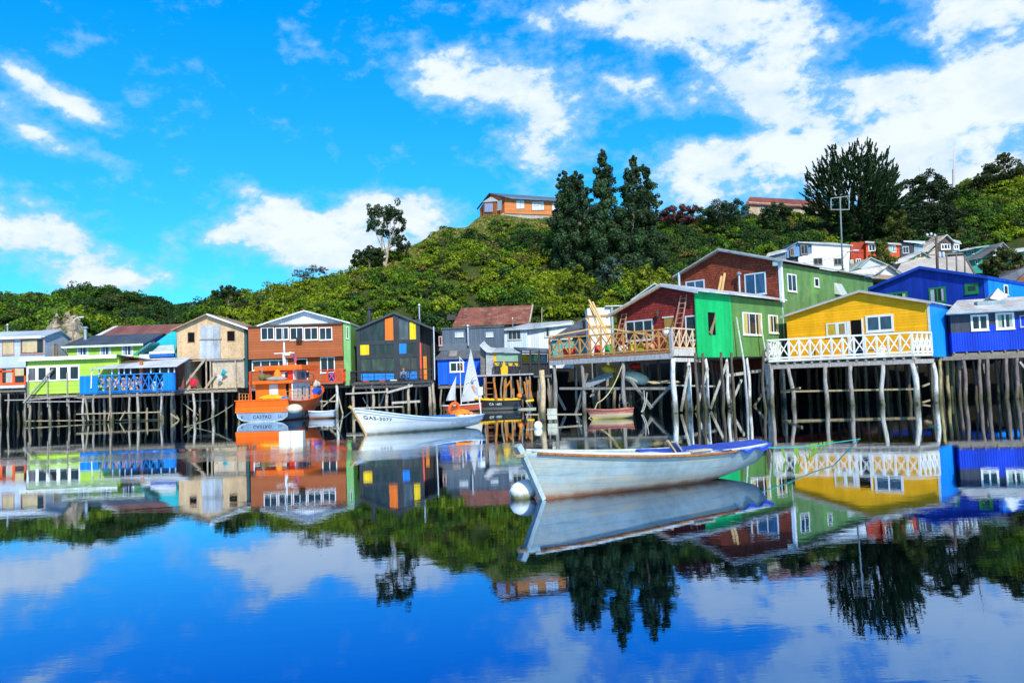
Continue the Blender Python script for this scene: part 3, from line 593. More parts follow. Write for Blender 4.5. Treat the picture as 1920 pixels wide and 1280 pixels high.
# broad fan-crowned cypress
def cypress():
    Y = 138; b = at(1612, 455, Y); zb = min(gz(b.x, b.y), b.z); rs = np.random.RandomState(11); rnd = random.Random(4)
    t = T('cypress_tree', 'huge dark cypress with a spiky fan-shaped crown above the hillside houses', 'tree', (b.x, b.y, zb-.3), 0)
    tr = MB(); fork = t.L(at(1602, 408, Y)); tr.tube([(0, 0, -1), (.2, 0, fork.z*.5), tuple(fork)], [.75, .6, .45], 8)
    OUT = [(-8, 100), (2, 106), (14, 108), (24, 98), (35, 104), (45, 118), (55, 132), (65, 142), (75, 143), (85, 146), (95, 140), (105, 143), (115, 132), (125, 134), (135, 126), (145, 114), (155, 102), (165, 96), (172, 96), (180, 60), (190, 40)]
    S = Y/1500.
    def place(th, r, dy): x, y = 1602+r*math.cos(R(th)), 408-r*math.sin(R(th)); p = t.L(at(x, y, Y)); p.y = dy; return p
    C = []; Nn = []; LD = []
    def spray(p, d, L, wd, n):
        for _ in range(n):
            f = rnd.uniform(0, 1)**.8; o = Vector(tuple(unit(1, rs)[0]))*wd*(1.05-f)*rnd.uniform(.2, 1); g = (d+o/wd*.5+Vector((0, 0, .12))).normalized(); q = Vector(tuple(unit(1, rs)[0]))
            C.append(tuple(p+d*L*f+o)); LD.append(tuple(g)); Nn.append(tuple((q-g*q.dot(g)).normalized()))
    def Rr(th): return float(np.interp(th, [o[0] for o in OUT], [o[1] for o in OUT]))
    for i in range(1900):
        th = rnd.uniform(-6, 178); rr_ = Rr(th); f = rnd.uniform(.12, 1)**.55; lobes = .86+.14*math.sin(th*.42)+.07*math.sin(th*1.1+2)
        if th > 100 and f < .75 and rnd.random() < .55+.25*math.sin(th*.5): continue
        if th > 140 and rnd.random() < .45: continue
        r = rr_*f*lobes*.93; dy = rnd.uniform(-1, 1)*6.5*math.sqrt(max(.04, 1-f*f)); p = place(th, r, dy); d = (p-(fork+Vector((0, 0, -2.5)))).normalized(); d = (d+Vector((rnd.uniform(-.3, .3), rnd.uniform(-.4, .4), rnd.uniform(-.05, .35)))).normalized()
        spray(p, d, rnd.uniform(.9, 1.9), rnd.uniform(.22, .42), 26)
        if i % 22 == 0: mid = fork.lerp(p, .5)+Vector((0, 0, -.5)); tr.tube([fork+Vector((rnd.uniform(-.3, .3), rnd.uniform(-.3, .3), rnd.uniform(-1, .5))), mid, p], [.10, .07, .02], 5)
    for i in range(620):                                            # dark hanging skirt
        x, y = rnd.uniform(1568, 1700), rnd.uniform(375, 452)
        if x < 1592 and y < 400 and rnd.random() < .7: continue
        p = t.L(at(x, y, Y)); p.y = rnd.uniform(-6.5, 5); d = Vector((p.x*.12+rnd.uniform(-.6, .6), rnd.uniform(-.8, .2), rnd.uniform(-.3, .7))).normalized(); spray(p, d, rnd.uniform(.9, 1.6), .4, 26)
    for th0, r0, th1, r1 in [(172, 20, 171, 98), (168, 30, 165, 88)]:
        for k in range(14): f = k/13; th = th0+(th1-th0)*f; p = place(th, r0+(r1-r0)*f, -.5+.3*math.sin(k)); spray(p, Vector((-.85, rnd.uniform(-.3, .3), .35)).normalized(), 1.0, .25, 14)
    C = np.array(C); V = leaves(C, np.array(Nn), np.full(len(C), .19), rs, 2.4, np.array(LD))
    tt = np.array([.014, .038, .010])*rs.uniform(.5, 1.5, (len(C), 1)); t.part('trunk', tr, WOOD((.05, .04, .03)), smooth=True)
    npmesh('crown', V, np.arange(len(V)).reshape(-1, 4), LEAF('foliage'), False, np.repeat(tt, 4, 0), t.o)
cypress()
tree('broadleaf_tree', 'dark bushy tree right of the big cypress on the ridge', 1745, 450, 142, [(1742, 345, 26, 22), (1765, 362, 24, 24), (1718, 360, 20, 26), (1742, 385, 38, 30), (1730, 420, 38, 28), (1770, 415, 34, 28), (1750, 440, 40, 20)], (.016, .032, .010), .42, 50, seed=41, sub=9)
tree('broadleaf_tree', 'olive-green upright tree in front of the big cypress trunk', 1686, 455, 128, [(1684, 405, 14, 16), (1680, 425, 20, 18), (1692, 442, 22, 16), (1676, 450, 18, 12)], (.06, .075, .012), .36, 70, seed=42)
tree('broadleaf_tree', 'light green leafy tree between the orange-red house windows', 1656, 505, 103, [(1655, 457, 11, 13), (1652, 475, 17, 14), (1664, 488, 16, 12), (1645, 490, 12, 10)], (.085, .115, .014), .3, 90, seed=43)
tree('broadleaf_tree', 'wide olive tree with yellow-brown blossom behind the right-hand blue house', 1878, 528, 88, [(1878, 478, 22, 14), (1860, 496, 18, 16), (1895, 495, 20, 18), (1876, 512, 28, 14), (1912, 505, 12, 20)], (.062, .07, .016), .3, 100, seed=44, sub=9)
for i, (x, y, r, ty, lab) in enumerate([(1880, 318, 34, .0, 'bushy dark tree on the skyline at the far right'), (1840, 345, 26, .0, 'lower dark bush on the skyline right of the thin mast'), (1915, 335, 34, .0, 'dark bush on the skyline cut by the right edge')]):
    tree('broadleaf_tree', lab, x, y+30, 160, [(x, y, r, r*.5), (x-r*.6, y+8, r*.6, r*.4), (x+r*.6, y+6, r*.6, r*.45), (x+3, y-r*.55, r*.35, r*.3)], (.035, .05, .012), .42, 44, seed=50+i)
tree('reddish_tree', 'purple-brown leaved bush on the skyline right of the tall eucalyptus clump', 1275, 420, 160, [(1262, 400, 18, 12), (1285, 398, 16, 13), (1300, 396, 14, 11), (1275, 410, 26, 10), (1250, 408, 14, 10)], (.09, .035, .03), .4, 60, seed=60)
tree('broadleaf_tree', 'feathery blue-green tree on the skyline left of the long ridge-top house', 1350, 410, 155, [(1345, 392, 26, 14), (1375, 388, 20, 16), (1325, 398, 16, 12), (1355, 404, 34, 12)], (.03, .06, .025), .4, 55, seed=61)
tree('broadleaf_tree', 'round green bush in front of the long ridge-top house', 1460, 412, 158, [(1458, 390, 22, 13), (1440, 398, 14, 10), (1475, 400, 14, 9)], (.03, .058, .022), .4, 60, seed=62)
for i, (x, y) in enumerate([(590, 505), (562, 514)]):
    tree('bare_shrub', ['thin leafless grey shrub on the skyline above the beige house, the right of two', 'thin leafless grey shrub on the skyline above the beige house, the left of two'][i], x, y+22, 134, [(x, y, 16, 7), (x+14, y+3, 12, 6)], (.10, .09, .08), .22, 30, seed=70+i, tr=.06, limbs=2)
tree('broadleaf_tree', 'small feathery tree standing up at the dip of the left skyline', 425, 566, 122, [(425, 545, 14, 10), (410, 552, 10, 10), (440, 552, 12, 10)], (.03, .06, .018), .36, 70, seed=80)
# ================================================================ LEFT ROW
GL = 'stilt houses of the left row'; GRT = 'stilt houses of the right row'
rnd = random.Random(5)
def body(t, px_out, D, mat, v=0.0, name='wall'): return t.part(name, MB().pv(t.P(px_out, v), v, v+D), mat)
def flat_roof(t, u0, u1, zs, v0, v1, zb, th, mat, name='roof'):      # mono-pitch plane
    return t.part(name, MB().pu([(v0, zs), (v1, zb), (v1, zb-th), (v0, zs-th)], u0, u1), mat)
def midp(u0, u1, n): return [u0+(u1-u0)*(i+.5)/n for i in range(n)]
SLATE = (.06, .075, .095); GALV = (.50, .52, .55); LIME = (.36, .58, .075)

# --- grey two-storey house with orange ground-floor frames
t = house('stilt_house', 'pale grey stilt house with beige blinds and orange-red ground floor frames, leftmost', 'house', 84, 725, 78.5, 0, GL)
u0 = -9.5; zt = t.hv(82, 630)[1]; zm = t.hv(60, 688)[1]; zb = t.hv(40, 722)[1]; ze = zt; D = 4.4; ap = t.hu(112, 620, 0)
GREY = CLAP((.44, .50, .60), .2, .15)
t.part('wall', MB().pu([(0, zm), (0, ze), (2.6, ap[1]), (D, ze-.1), (D, zm)], u0, 0), GREY)
t.part('lower_wall', MB().box((u0, .25, zb), (-.15, D, zm)), CLAP((.40, .42, .44), .2, .25))
t.part('roof', MB().pu([(-.35, ze-.02), (2.6, ap[1]+.1), (D+.3, ze-.05), (D+.3, ze-.15), (2.6, ap[1]-.02), (-.35, ze-.14)], u0-.4, .18), ROOFM((.48, .55, .66), .2, .2))
t.part('fascia', MB().box((u0, -.42, ze-.2), (-.1, -.36, ze+.02)), M(WHITE, .5))
BL = M((.55, .42, .24), .8, bump=.05)
for (a, b, c, d) in [(4, 637, 27, 665), (38.5, 635, 83, 663.5)]:
    window(t, a, b, c, d, 0, 1 if a < 10 else 2, 1, (.42, .22, .18), .09, BL if a < 10 else None)
bl = t.P([(42, 639), (70, 637), (70, 660), (42, 661)]); t.part('blind', MB().pv(bl, -.045, -.03), BL)
wside = rect(t, 1.45, 2.1, zm+1.1, zm+2.35, 0, 1, 1, (.42, .25, .2), .07, BL, 'window', .04, True)
f = MB()
for x in (0, 24, 46): a = t.hv(x, 705, -.0)[0]; f.box((a-.13, .12, zb+.05), (a+.13, .25, zm))
a = t.hv(0, 720)[0]; b = t.hv(47, 720)[0]; f.box((a-3, .1, zb), (b, .24, zb+.28)); f.box((a-3, .12, zb+1.35), (t.hv(24, 705)[0], .24, zb+1.5)); t.part('window_frame', f, M((.70, .10, .02), .5))
t.part('pane', MB().box((t.hv(27, 705)[0], .2, zb+.3), (t.hv(46, 705)[0], .24, zm-.35)), GLASS(seed=1)); t.part('pane', MB().box((t.hv(-2, 705)[0], .2, zb+.3), (t.hv(8, 705)[0], .24, zm-.1)), GLASS(seed=2))
t.part('blind', MB().box((t.hv(26, 705)[0], .12, zm-.8), (t.hv(47, 705)[0], .16, zm-.02)), BL); t.part('blind', MB().box((t.hv(9, 705)[0], .2, zb+.3), (t.hv(23, 705)[0], .24, zm-.1)), M((.45, .42, .36)))
t.part('deck_edge', MB().box((u0, -.5, zb-.25), (-1.7, .3, zb)), M((.6, .66, .72), .7)); joists(t, u0, -1.8, -.2, 6, zb-.28, 7, deck=False)
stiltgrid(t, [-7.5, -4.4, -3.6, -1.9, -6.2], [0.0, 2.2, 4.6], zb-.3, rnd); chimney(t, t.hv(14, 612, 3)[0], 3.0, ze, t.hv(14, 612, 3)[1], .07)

# --- lime green two-storey house, set back
t = house('stilt_house', 'lime green house with dark slate roof, set back behind the low lime green building', 'house', 126, 725, 80, 0, GL)
uR = t.hv(269, 650)[0]; ze = t.hv(200, 645)[1]; D = 4.2; rz = t.hv(240, 627, D)[1]
t.part('wall', MB().pu([(0, 2.5), (0, ze), (D, rz-.15), (2*D, ze), (2*D, 2.5)], 0, uR), CLAP(LIME, .2, .12))
t.part('side_wall', MB().pu([(0.01, 2.5), (0.01, ze-.05), (D, rz-.25), (2*D, ze-.05), (2*D, 2.5)], uR+.002, uR+.03), M((.02, .07, .55), .5))
t.part('roof', MB().pu([(-.5, ze-.12), (D, rz+.02), (2*D+.4, ze), (2*D+.4, ze-.12), (D, rz-.12), (-.5, ze-.24)], -.35, uR+.3), ROOFM(SLATE, .2, .25))
t.part('fascia', MB().box((-.3, -.56, ze-.3), (uR+.2, -.51, ze-.1)), M((.62, .72, .6), .5)); t.part('downpipe', MB().tube([(-.3, -.55, ze-.25), (.1, -.1, ze-.9), (.1, -.1, ze-2.4)], .05), M(SLATE))
for (a, b, c, d) in [(145, 649, 166, 667), (187.5, 648, 208, 666.5), (229, 646.6, 249.5, 667)]: window(t, a, b, c, d, 0, 2, 1, WHITE, .11, curtain=(.35, .42, .75))
chimney(t, t.hv(160, 612, 2.5)[0], 2.5, ze+.5, t.hv(160, 612, 2.5)[1]-.3, .16, (.55, .6, .65)); stiltgrid(t, midp(.5, uR, 4), [1, 5], 2.6, rnd)

# --- brown roofed house behind
t = house('house', 'low house showing only its brown hipped roof with a white edge, behind the left row', 'house', 190, 640, 87, 0)
g = lambda px, py, Y: tuple(t.L(at(px, py, Y)))
t.part('wall', MB().box((0, .3, 3), (8.8, 6, t.hv(200, 632)[1])), M((.5, .5, .5)))
a, b, c, d = g(182, 632, 86.6), g(222, 611, 90), g(345, 607, 90), g(350, 628, 86.6); t.part('roof', MB().slab([a, d, c, b], .12), ROOFM((.22, .085, .065), .25, .3))
e, h = g(212, 612, 90), g(172, 632, 86.6); t.part('roof_edge', MB().slab([h, (a[0], a[1], a[2]+.06), (b[0], b[1], b[2]+.06), e], .15), M((.68, .7, .74), .5))

# --- turquoise house between
t = house('stilt_house', 'turquoise lean-to house wedged between the lime green and the bare chipboard house', 'house', 262, 728, 78, 0, GL)
TQ = (.015, .42, .50); pts = t.P([(262, 690), (262, 664), (320, 622), (331, 620), (331, 690)]); t.part('wall', MB().pv(pts, 0, 5), CLAP(TQ, .22, .1))
pts = t.P([(258, 666), (290, 643), (300, 643), (272, 666)]); t.part('lean_to_roof', MB().pv(pts, -1.1, -.05), ROOFM((.05, .35, .36), .2))
t.part('gutter', MB().beam(t.hv(259, 663, -1.2)[0:1]+(-1.2,)+t.hv(259, 663, -1.2)[1:], t.hv(290, 640, -1.2)[0:1]+(-1.2,)+t.hv(290, 640, -1.2)[1:], .1), M(SLATE))
q = [t.hv(284, 664, -1.0), t.hv(331, 662, -1.0), t.hv(326, 646, .0), t.hv(298, 648, .0)]
t.part('skylight_roof', MB().slab([(q[0][0], -1.4, q[0][1]), (q[1][0], -1.4, q[1][1]), (q[2][0], -.06, q[2][1]), (q[3][0], -.06, q[3][1])], .06), M((.45, .5, .52), .4))
z = t.hv(300, 661, -1.4)[1]; t.part('fascia', MB().box((q[0][0], -1.5, z-.1), (q[1][0], -1.42, z+.12)), M(WHITE)); t.part('trim', MB().box((q[0][0], -1.49, z-.42), (q[1][0]-.05, -1.42, z-.105)), M((.01, .12, .6)))
t.part('porch_wall', MB().box((t.hv(262, 670, -1.3)[0], -1.4, z-1.6), (q[0][0], -.02, z-.1)), M((.62, .66, .68)))
t.part('lower_roof', MB().slab([(q[0][0], -2.3, z-1.15), (q[1][0], -2.3, z-1.1), (q[1][0], -1.3, z-.5), (q[0][0], -1.3, z-.5)], .06), M((.6, .64, .66), .4))
stiltgrid(t, [.5, 2.2], [2, 4], 2.9, rnd)

# --- low lime green front building
t = house('stilt_house', 'low lime green stilt building with a strip of five white-framed windows in the left row', 'house', 49.5, 738, 74.4, 0, GL)
uR = t.hv(223, 690)[0]; z0 = t.hv(100, 738)[1]; z1 = t.hv(120, 672)[1]; D = 4.6
t.part('wall', MB().box((0, 0, z0), (uR, D, z1)), CLAP((.40, .62, .07), .17, .15)); t.part('corner_post', MB().box((-.03, -.03, z0), (.1, .1, z1)), M((.04, .07, .04)))
flat_roof(t, -.35, uR+.1, z1+.14, -.4, 4.7, z1+.0, .1, ROOFM(SLATE, .2)); t.part('fascia', MB().box((-.35, -.5, z1-.14), (uR, -.41, z1+.2)), M((.74, .8, .72), .5))
t.part('side_roof', MB().slab([(uR+.02, -.35, z1+.2), (uR+2.6, 1.4, z1-.35), (uR+2.6, 4, z1-.55), (uR+.02, 4, z1-.0)], .1), M(SLATE)); t.part('side_wall', MB().box((uR, .3, z1-1.6), (uR+1.5, 3.6, z1-.5)), M((.06, .05, .05)))
fr = t.P([(50.5, 688), (149.5, 686), (149.5, 711), (50.5, 712)]); a0, a1 = fr[0][0], fr[1][0]; zz0, zz1 = fr[2][1], fr[0][1]
mb = MB(); mb.box((a0, -.06, zz0-.06), (a1, 0, zz0+.06)); mb.box((a0, -.06, zz1-.12), (a1, 0, zz1+.06))
xs = [(50.5, 54), (67, 72.5), (86.5, 93.5), (106, 112.5), (127, 132.5), (147, 149.5)]
for (a, b) in xs: mb.box((t.hv(a, 700)[0], -.055, zz0+.06), (t.hv(b, 700)[0], 0, zz1-.12))
wo = t.part('window', mb, M(WHITE, .5, amt=.12))
for i in range(5): MB().box((t.hv(xs[i][1], 700)[0], -.02, zz0+.06), (t.hv(xs[i+1][0], 700)[0], -.004, zz1-.12)).build('pane', GLASS(seed=i % 3) if i else GLASS((.10, .09, .10), 5), wo)
mb = MB()
for x in (52, 88.5, 125): a = t.hv(x, 720, -.2)[0]; mb.beam((a, -.12, z0-1.2), (a, -.12, z0+1.9), .09)
p, q = t.hv(44, 755, -.35), t.hv(99, 692, -.35); mb.beam((p[0], -.35, p[1]), (q[0], -.35, q[1]), .13); t.part('prop_pole', mb, WOOD((.34, .30, .26)))
joists(t, 0, uR, .1, D, z0-.02, 9, deck=False); stiltgrid(t, [.15, 2.0, 3.85, 5.5, 7.2], [.05, 1.8, 3.6], z0-.1, rnd)
mb = MB(); 
for (a, b, c, d, vv) in [(48, 753, 178, 752, -.25), (55, 749, 145, 742, -.3), (120, 742, 175, 749, -.2), (9, 750, 60, 749, -.2)]:
    p, q = t.hv(a, b, vv), t.hv(c, d, vv); mb.beam((p[0], vv, p[1]), (q[0], vv, q[1]), .09)
t.part('walkway_rail', mb, WOOD((.38, .35, .31)))

# --- blue deck with awning
t = house('deck_terrace', 'bright blue cross-braced terrace on stilts under a pale corrugated awning', 'terrace', 149.5, 738, 73.0, 0, GL)
uR = t.hv(327, 730)[0]; z0 = t.hv(200, 735)[1]; zr_ = t.hv(200, 703)[1]; h = zr_-z0; BLUE = M((.0, .20, .68), .5)
a = t.hv(182.5, 720)[0]; b = t.hv(307, 720)[0]
t.part('railing', rail((a, 0, z0), (b, 0, z0), h, 9, .085), BLUE)
t.part('panel', MB().box((0, -.03, z0-.05), (a, .05, z0+h)), VERT((.0, .20, .70), .16, .1, corr=False)); mb = MB(); mb.box((b, -.03, z0), (uR-.5, .05, z0+h+.02)); mb.tube([(uR-.45, .35, z0), (uR-.45, .35, z0+h+.02)], .42, 14); t.part('panel', mb, VERT((.0, .20, .70), .16, .1, corr=False))
t.part('floor', MB().box((0, -.1, z0-.14), (uR+.1, 4, z0-.02)), M((.0, .12, .4))); joists(t, 0, uR, -.05, 4, z0-.15, 6, deck=False)
p = t.P([(172, 691), (335, 686), (335, 677), (205, 683)], 0); t.part('roof', MB().slab([(p[0][0], -.35, p[0][1]), (p[1][0], -.35, p[1][1]), (p[1][0]+.2, 2.6, p[1][1]+.95), (p[0][0]+.9, 2.6, p[0][1]+.55)], .07), ROOFM((.50, .54, .60), .22, .25))
mb = MB()
for x in (186, 210, 223, 233, 245, 283, 300, 316, 327): u = t.hv(x, 695, .05)[0]; mb.box((u-.05, .02, z0+h), (u+.05, .1, t.hv(x, 690, .05)[1])) 
t.part('awning_post', mb, M((.5, .56, .6))); u = t.hv(265, 695, .3)[0]; t.part('awning_post', MB().box((u-.13, .2, z0), (u+.13, .4, z0+h+1.2)), M((.42, .14, .04)))
mb = MB().tube([(t.hv(172, 718)[0], -.12, z0+.4), (t.hv(173, 700)[0], -.12, z0+h+.1), (t.hv(175, 692)[0], -.12, z0+h+.55), (t.hv(180, 690)[0], -.1, z0+h+.7)], .06); t.part('drainpipe', mb, M(WHITE))
t.part('wall', MB().box((a-.3, 1.9, z0), (uR+.1, 2.1, z0+h+1.35)), CLAP((.16, .055, .045), .2)); t.part('pane', MB().box((t.hv(275, 700, 1.8)[0], 1.86, z0+.9), (t.hv(320, 700, 1.8)[0], 1.9, z0+h+1.0)), GLASS(seed=3))
fw = MB(); r2 = random.Random(3)
for i in range(60): x = r2.uniform(a+.2, t.hv(257, 720)[0]); fw.tube([(x, .3, z0+.1+r2.uniform(0, h-.3)), (x+.02, .75, z0+.15+r2.uniform(0, h-.4))], r2.uniform(.07, .13), 7)
tag(fw.build('firewood_stack', WOOD((.78, .48, .24), .5)), 'stack of cut firewood logs behind the blue cross-braced railing', 'firewood').matrix_world = t.M
for x, l in ((289, 'left'), (306, 'right')):
    u = t.hv(x, 720, .5)[0]; b_ = MB().lathe((0, 0, 0), [(.25, 0), (.3, .2), (.3, .65), (.22, .8), (.12, .85)], 12).build('plastic_drum', M((.45, .6, .68), .4)); b_.matrix_world = t.M @ Matrix.Translation((u, .7, z0)); tag(b_, 'pale blue plastic drum on the blue terrace, %s of the pair' % l, 'drum', 'pale drums on the blue terrace')
for x in (156, 176, 207, 242, 258, 303): stilt(t, t.hv(x, 745)[0], .05, z0-.15, rnd=rnd)
for v in (1.6, 3.2): stiltgrid(t, midp(.3, uR, 6), [v], z0-.2, rnd)
stilt(t, t.hv(207, 745)[0], -.2, z0+h-.2, .1, .25, rnd)
mb = MB()
for (a_, b_, c_, d_, vv) in [(143, 776, 302, 772, -.15), (50, 789, 300, 786, 3.0), (160, 745, 166, 788, -.1), (203, 788, 207, 765, 1.2), (320, 775, 335, 786, .1), (225, 788, 235, 770, 1.2), (276, 787, 276, 764, 1.2)]:
    p, q = t.hv(a_, b_, vv), t.hv(c_, d_, vv); mb.beam((p[0], vv, p[1]), (q[0], vv, q[1]), .1)
t.part('brace', mb, WOOD((.38, .31, .20)))

# --- chipboard house under construction
t = house('stilt_house', 'unfinished chipboard stilt house with two dark square openings and a grey sheet-metal hatch', 'house', 333, 728, 76, 0, GL)
OS = OSB((.62, .42, .24), .35)
o_ = t.P([(332.5, 673.5), (331, 617), (391, 590.5), (457.5, 617), (458.5, 671.5)]); t.part('wall', MB().pv(o_, 0, 8), OS)
t.part('roof', MB().pv(chevron(t.P([(324, 618.5), (391, 588), (467, 615)]), .12), -.45, 8.3), M((.34, .22, .13), .6)); t.part('roof_edge', MB().pv(chevron(t.P([(391, 588.3), (467.5, 615.5)]), .16), -.5, -.455), M(WHITE)); 
for (a, b, c, d) in [(352.4, 623.5, 364.6, 641.5), (426.3, 621, 440, 639)]:
    p = t.P([(a, b), (c, b), (c, d), (a, d)]); t.part('window_opening', MB().pv(p, -.01, .02), HOLE())
    x0, x1, za, zc = p[0][0], p[1][0], p[2][1], p[0][1]; mb = MB()
    for q in (((x0-.06, za-.06), (x0, zc+.06)), ((x1, za-.06), (x1+.06, zc+.06)), ((x0, zc), (x1, zc+.06)), ((x0, za-.06), (x1, za))): mb.box((q[0][0], -.03, q[0][1]), (q[1][0], 0, q[1][1]))
    t.part('trim', mb, WOOD((.45, .27, .14)))
p = t.P([(376, 611), (413, 610), (414, 672.5), (375, 673.5)]); t.part('sheet_hatch', MB().pv(p, -.06, -.002), VERT((.42, .45, .5), .12, .45)); 
p = t.P([(375, 635.5), (416, 634.5)]); t.part('batten', MB().beam((p[0][0], -.12, p[0][1]), (p[1][0], -.12, p[1][1]), .12), WOOD((.42, .37, .32)))
zf = t.hv(390, 729)[1]; zm = t.hv(390, 674)[1]
GRB = OSB((.46, .38, .29), .35); L_ = lambda x, vv=.25: t.hv(x, 700, vv)[0]
t.part('lower_wall', MB().box((L_(334), .25, zf), (L_(357), 7, zm)), GRB); t.part('lower_wall', MB().box((L_(398.5), .25, zf), (L_(458), 7, zm)), OSB((.52, .42, .31), .4)); t.part('interior', MB().box((L_(357), 3.0, zf), (L_(398.5), 3.1, zm)), HOLE())
mb = MB()
for x in (348, 387, 395, 442): u = L_(x, .1); mb.beam((u, .1, zf), (u, .1, zm+ (1.0 if x in (348, 442) else 0)), .12)
for (a_, b_, c_, d_) in [(345, 724, 386, 671), (385, 728, 405, 700)]:
    p, q = t.hv(a_, b_, -.1), t.hv(c_, d_, -.1); mb.beam((p[0], -.1, p[1]), (q[0], -.1, q[1]), .2, .06, (0, 1, 0))
mb.box((L_(334), -.02, zm-.12), (L_(458), .1, zm-.0)); t.part('post', mb, WOOD((.42, .34, .26)))
joists(t, L_(305, 0), L_(450, 0), -.9, 6, zf, 8, (.34, .28, .2))
for x in (304, 324.5, 362, 398.5): stilt(t, t.hv(x, 745, -.8)[0], -.75, zf-.12, .13, rnd=rnd, matc=PILEC[2])
for v in (.9, 2.6, 4.2): stiltgrid(t, midp(L_(308), L_(455), 6), [v], zf-.15, rnd)
mb = MB()
for (a_, b_, c_, d_, vv) in [(341, 754, 372, 778, .4), (355, 752, 408, 750, .6), (330, 777, 336, 786, -.7), (365, 777, 370, 786, -.7)]:
    p, q = t.hv(a_, b_, vv), t.hv(c_, d_, vv); mb.beam((p[0], vv, p[1]), (q[0], vv, q[1]), .07)
t.part('brace', mb, WOOD((.38, .33, .24)))
t.part('side_wall', MB().box((t.hv(458.6, 640)[0], .05, zf), (t.hv(463, 640)[0], 8, t.hv(460, 620)[1])), M((.015, .09, .11)))
cl = [('red', (.6, .02, .06), 362, 716, .5, .32), ('white and turquoise', (.0, .4, .6), 418, 702, .38, .75)]
def cloth(name, label, cat, c, X, px, py, Y, w_, h_, tilt=0.0):
    mb = MB(); n = 6; vs = []; p = at(px, py, Y)
    for k in range(2):
        for i in range(n+1):
            for j in range(4):
                f = i/n; vs.append((w_*(f-.5)*(1-.15*j), .05*math.sin(f*9)*j+k*.015, h_*(.5-j/3.0)))
    fs = []
    for k in range(2):
        for i in range(n):
            for j in range(3): a = k*(n+1)*4+i*4+j; fs.append((a, a+4, a+5, a+1))
    mb.add(vs, fs); o = mb.build(name, M(c, .8)); o.location = p; o.rotation_euler = (0, tilt, 0); return tag(o, label, cat)
cloth('hanging_cloth', 'red cloth hung over a plank in the dark opening of the chipboard house', 'cloth', (.65, .02, .06), 0, 362, 717, 75.8, .8, .7, .3)
cloth('hanging_cloth', 'turquoise and white cloth leaning on the wall of the chipboard house', 'cloth', (.0, .40, .55), 0, 419, 699, 75.7, .5, .55, .6); cloth('hanging_cloth', 'white cloth with blue print low on the chipboard house wall', 'cloth', (.7, .75, .8), 0, 411, 709, 75.6, .5, .5, .6)

# --- orange-brown clapboard house
t = house('stilt_house', 'orange-brown clapboard stilt house with pale gable and green side behind the fishing boat', 'house', 467, 722, 74, 0, GL)
OB = CLAP((.36, .095, .028), .24, .14); zf = t.hv(600, 720)[1]
z1 = t.hv(550, 610)[1]; zm = t.hv(550, 670.5)[1]; uR = t.hv(643, 650)[0]
t.part('wall', MB().box((0, 0, zm), (uR, 9, z1)), OB); t.part('lower_wall', MB().box((.1, .5, zf-.1), (uR, 9, zm)), OB)
t.part('gable', MB().pv(t.P([(486, 609), (571, 583.5), (643, 603), (643, 607)], 0), .25, 9), VERT((.60, .62, .66), .2, .12))
t.part('roof', MB().pv(chevron(t.P([(483, 610), (571, 581.5), (657, 604.5)]), .13), -.25, 9.3), M((.68, .7, .72), .4)); t.part('eave_board', MB().box((-.15, -.2, z1-.02), (uR, .3, z1+.1)), M((.09, .07, .06)))
for (a, b) in [(489.3, 514.3), (516.3, 541.7), (543.7, 569), (570.5, 596.5), (598.5, 623)]: window(t, a, 613.5, b, 637.5, 0, 2, 1, WHITE, .08)
window(t, 472.6, 674.7, 539.6, 694, .5, 4, 1, WHITE, .1); window(t, 600.6, 668.7, 628, 699, .5, 2, 1, WHITE, .09)
window(t, 553.9, 672, 577.2, 716, .5, 1, 1, WHITE, .1, HOLE(), 'door')
t.part('green_fin', MB().pv(t.P([(643, 603), (657, 605), (658, 722), (646, 722.5)], -.02), -.02, .12), M((.18, .42, .14), .6)); t.part('side_wall', MB().box((t.hv(657, 640)[0]-.12, .1, zf), (t.hv(657, 640)[0], 9, t.hv(657, 606)[1])), M((.17, .40, .10), .6))
window(t, 649.5, 612, 653.5, 635, -.02, 1, 1, (.6, .65, .6), .05)
lamp = t.hv(561, 636, -.3); t.part('floodlight', MB().box((lamp[0]-.25, -.45, lamp[1]-.18), (lamp[0]+.25, -.2, lamp[1]+.18)).box((lamp[0]-.04, -.2, lamp[1]-.05), (lamp[0]+.04, 0, lamp[1]+.05)), M((.02, .02, .02)))
OR = M((.72, .06, .012), .45); zb = zf; a, b = t.hv(548, 720, -1.2)[0], t.hv(643, 720, -1.2)[0]
t.part('balcony_floor', MB().box((a, -1.3, zb-.02), (b, .5, zb+.12)), M((.3, .12, .06))); t.part('railing', rail((t.hv(615, 718, -1.2)[0], -1.2, zb+.1), (b, -1.2, zb+.1), 1.15, 2, .09), OR); t.part('railing', rail((a, -1.2, zb+.1), (t.hv(615, 718, -1.2)[0]-.1, -1.2, zb+.1), 1.15, 3, .07, False), OR)
t.part('railing', rail((b, -1.2, zb+.1), (b, .4, zb+.1), 1.15, 5, .1, False), OR)
drum = MB().lathe((0, 0, 0), [(.3, 0), (.34, .1), (.34, .8), (.3, .9)], 14).build('plastic_drum', M((.01, .09, .42), .4)); drum.location = t.W((t.hv(623, 712, -.6)[0], -.6, zb+.12)); tag(drum, 'blue plastic drum on the orange balcony', 'drum')
joists(t, 0, uR+.5, .3, 8, zb-.05, 8, deck=False)
for x in (631,): stilt(t, t.hv(x, 740, -1.1)[0], -1.05, zb, .14, rnd=rnd, matc=(.6, .58, .55))
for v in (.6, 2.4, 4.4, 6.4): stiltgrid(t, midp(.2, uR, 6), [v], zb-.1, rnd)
mb = MB()
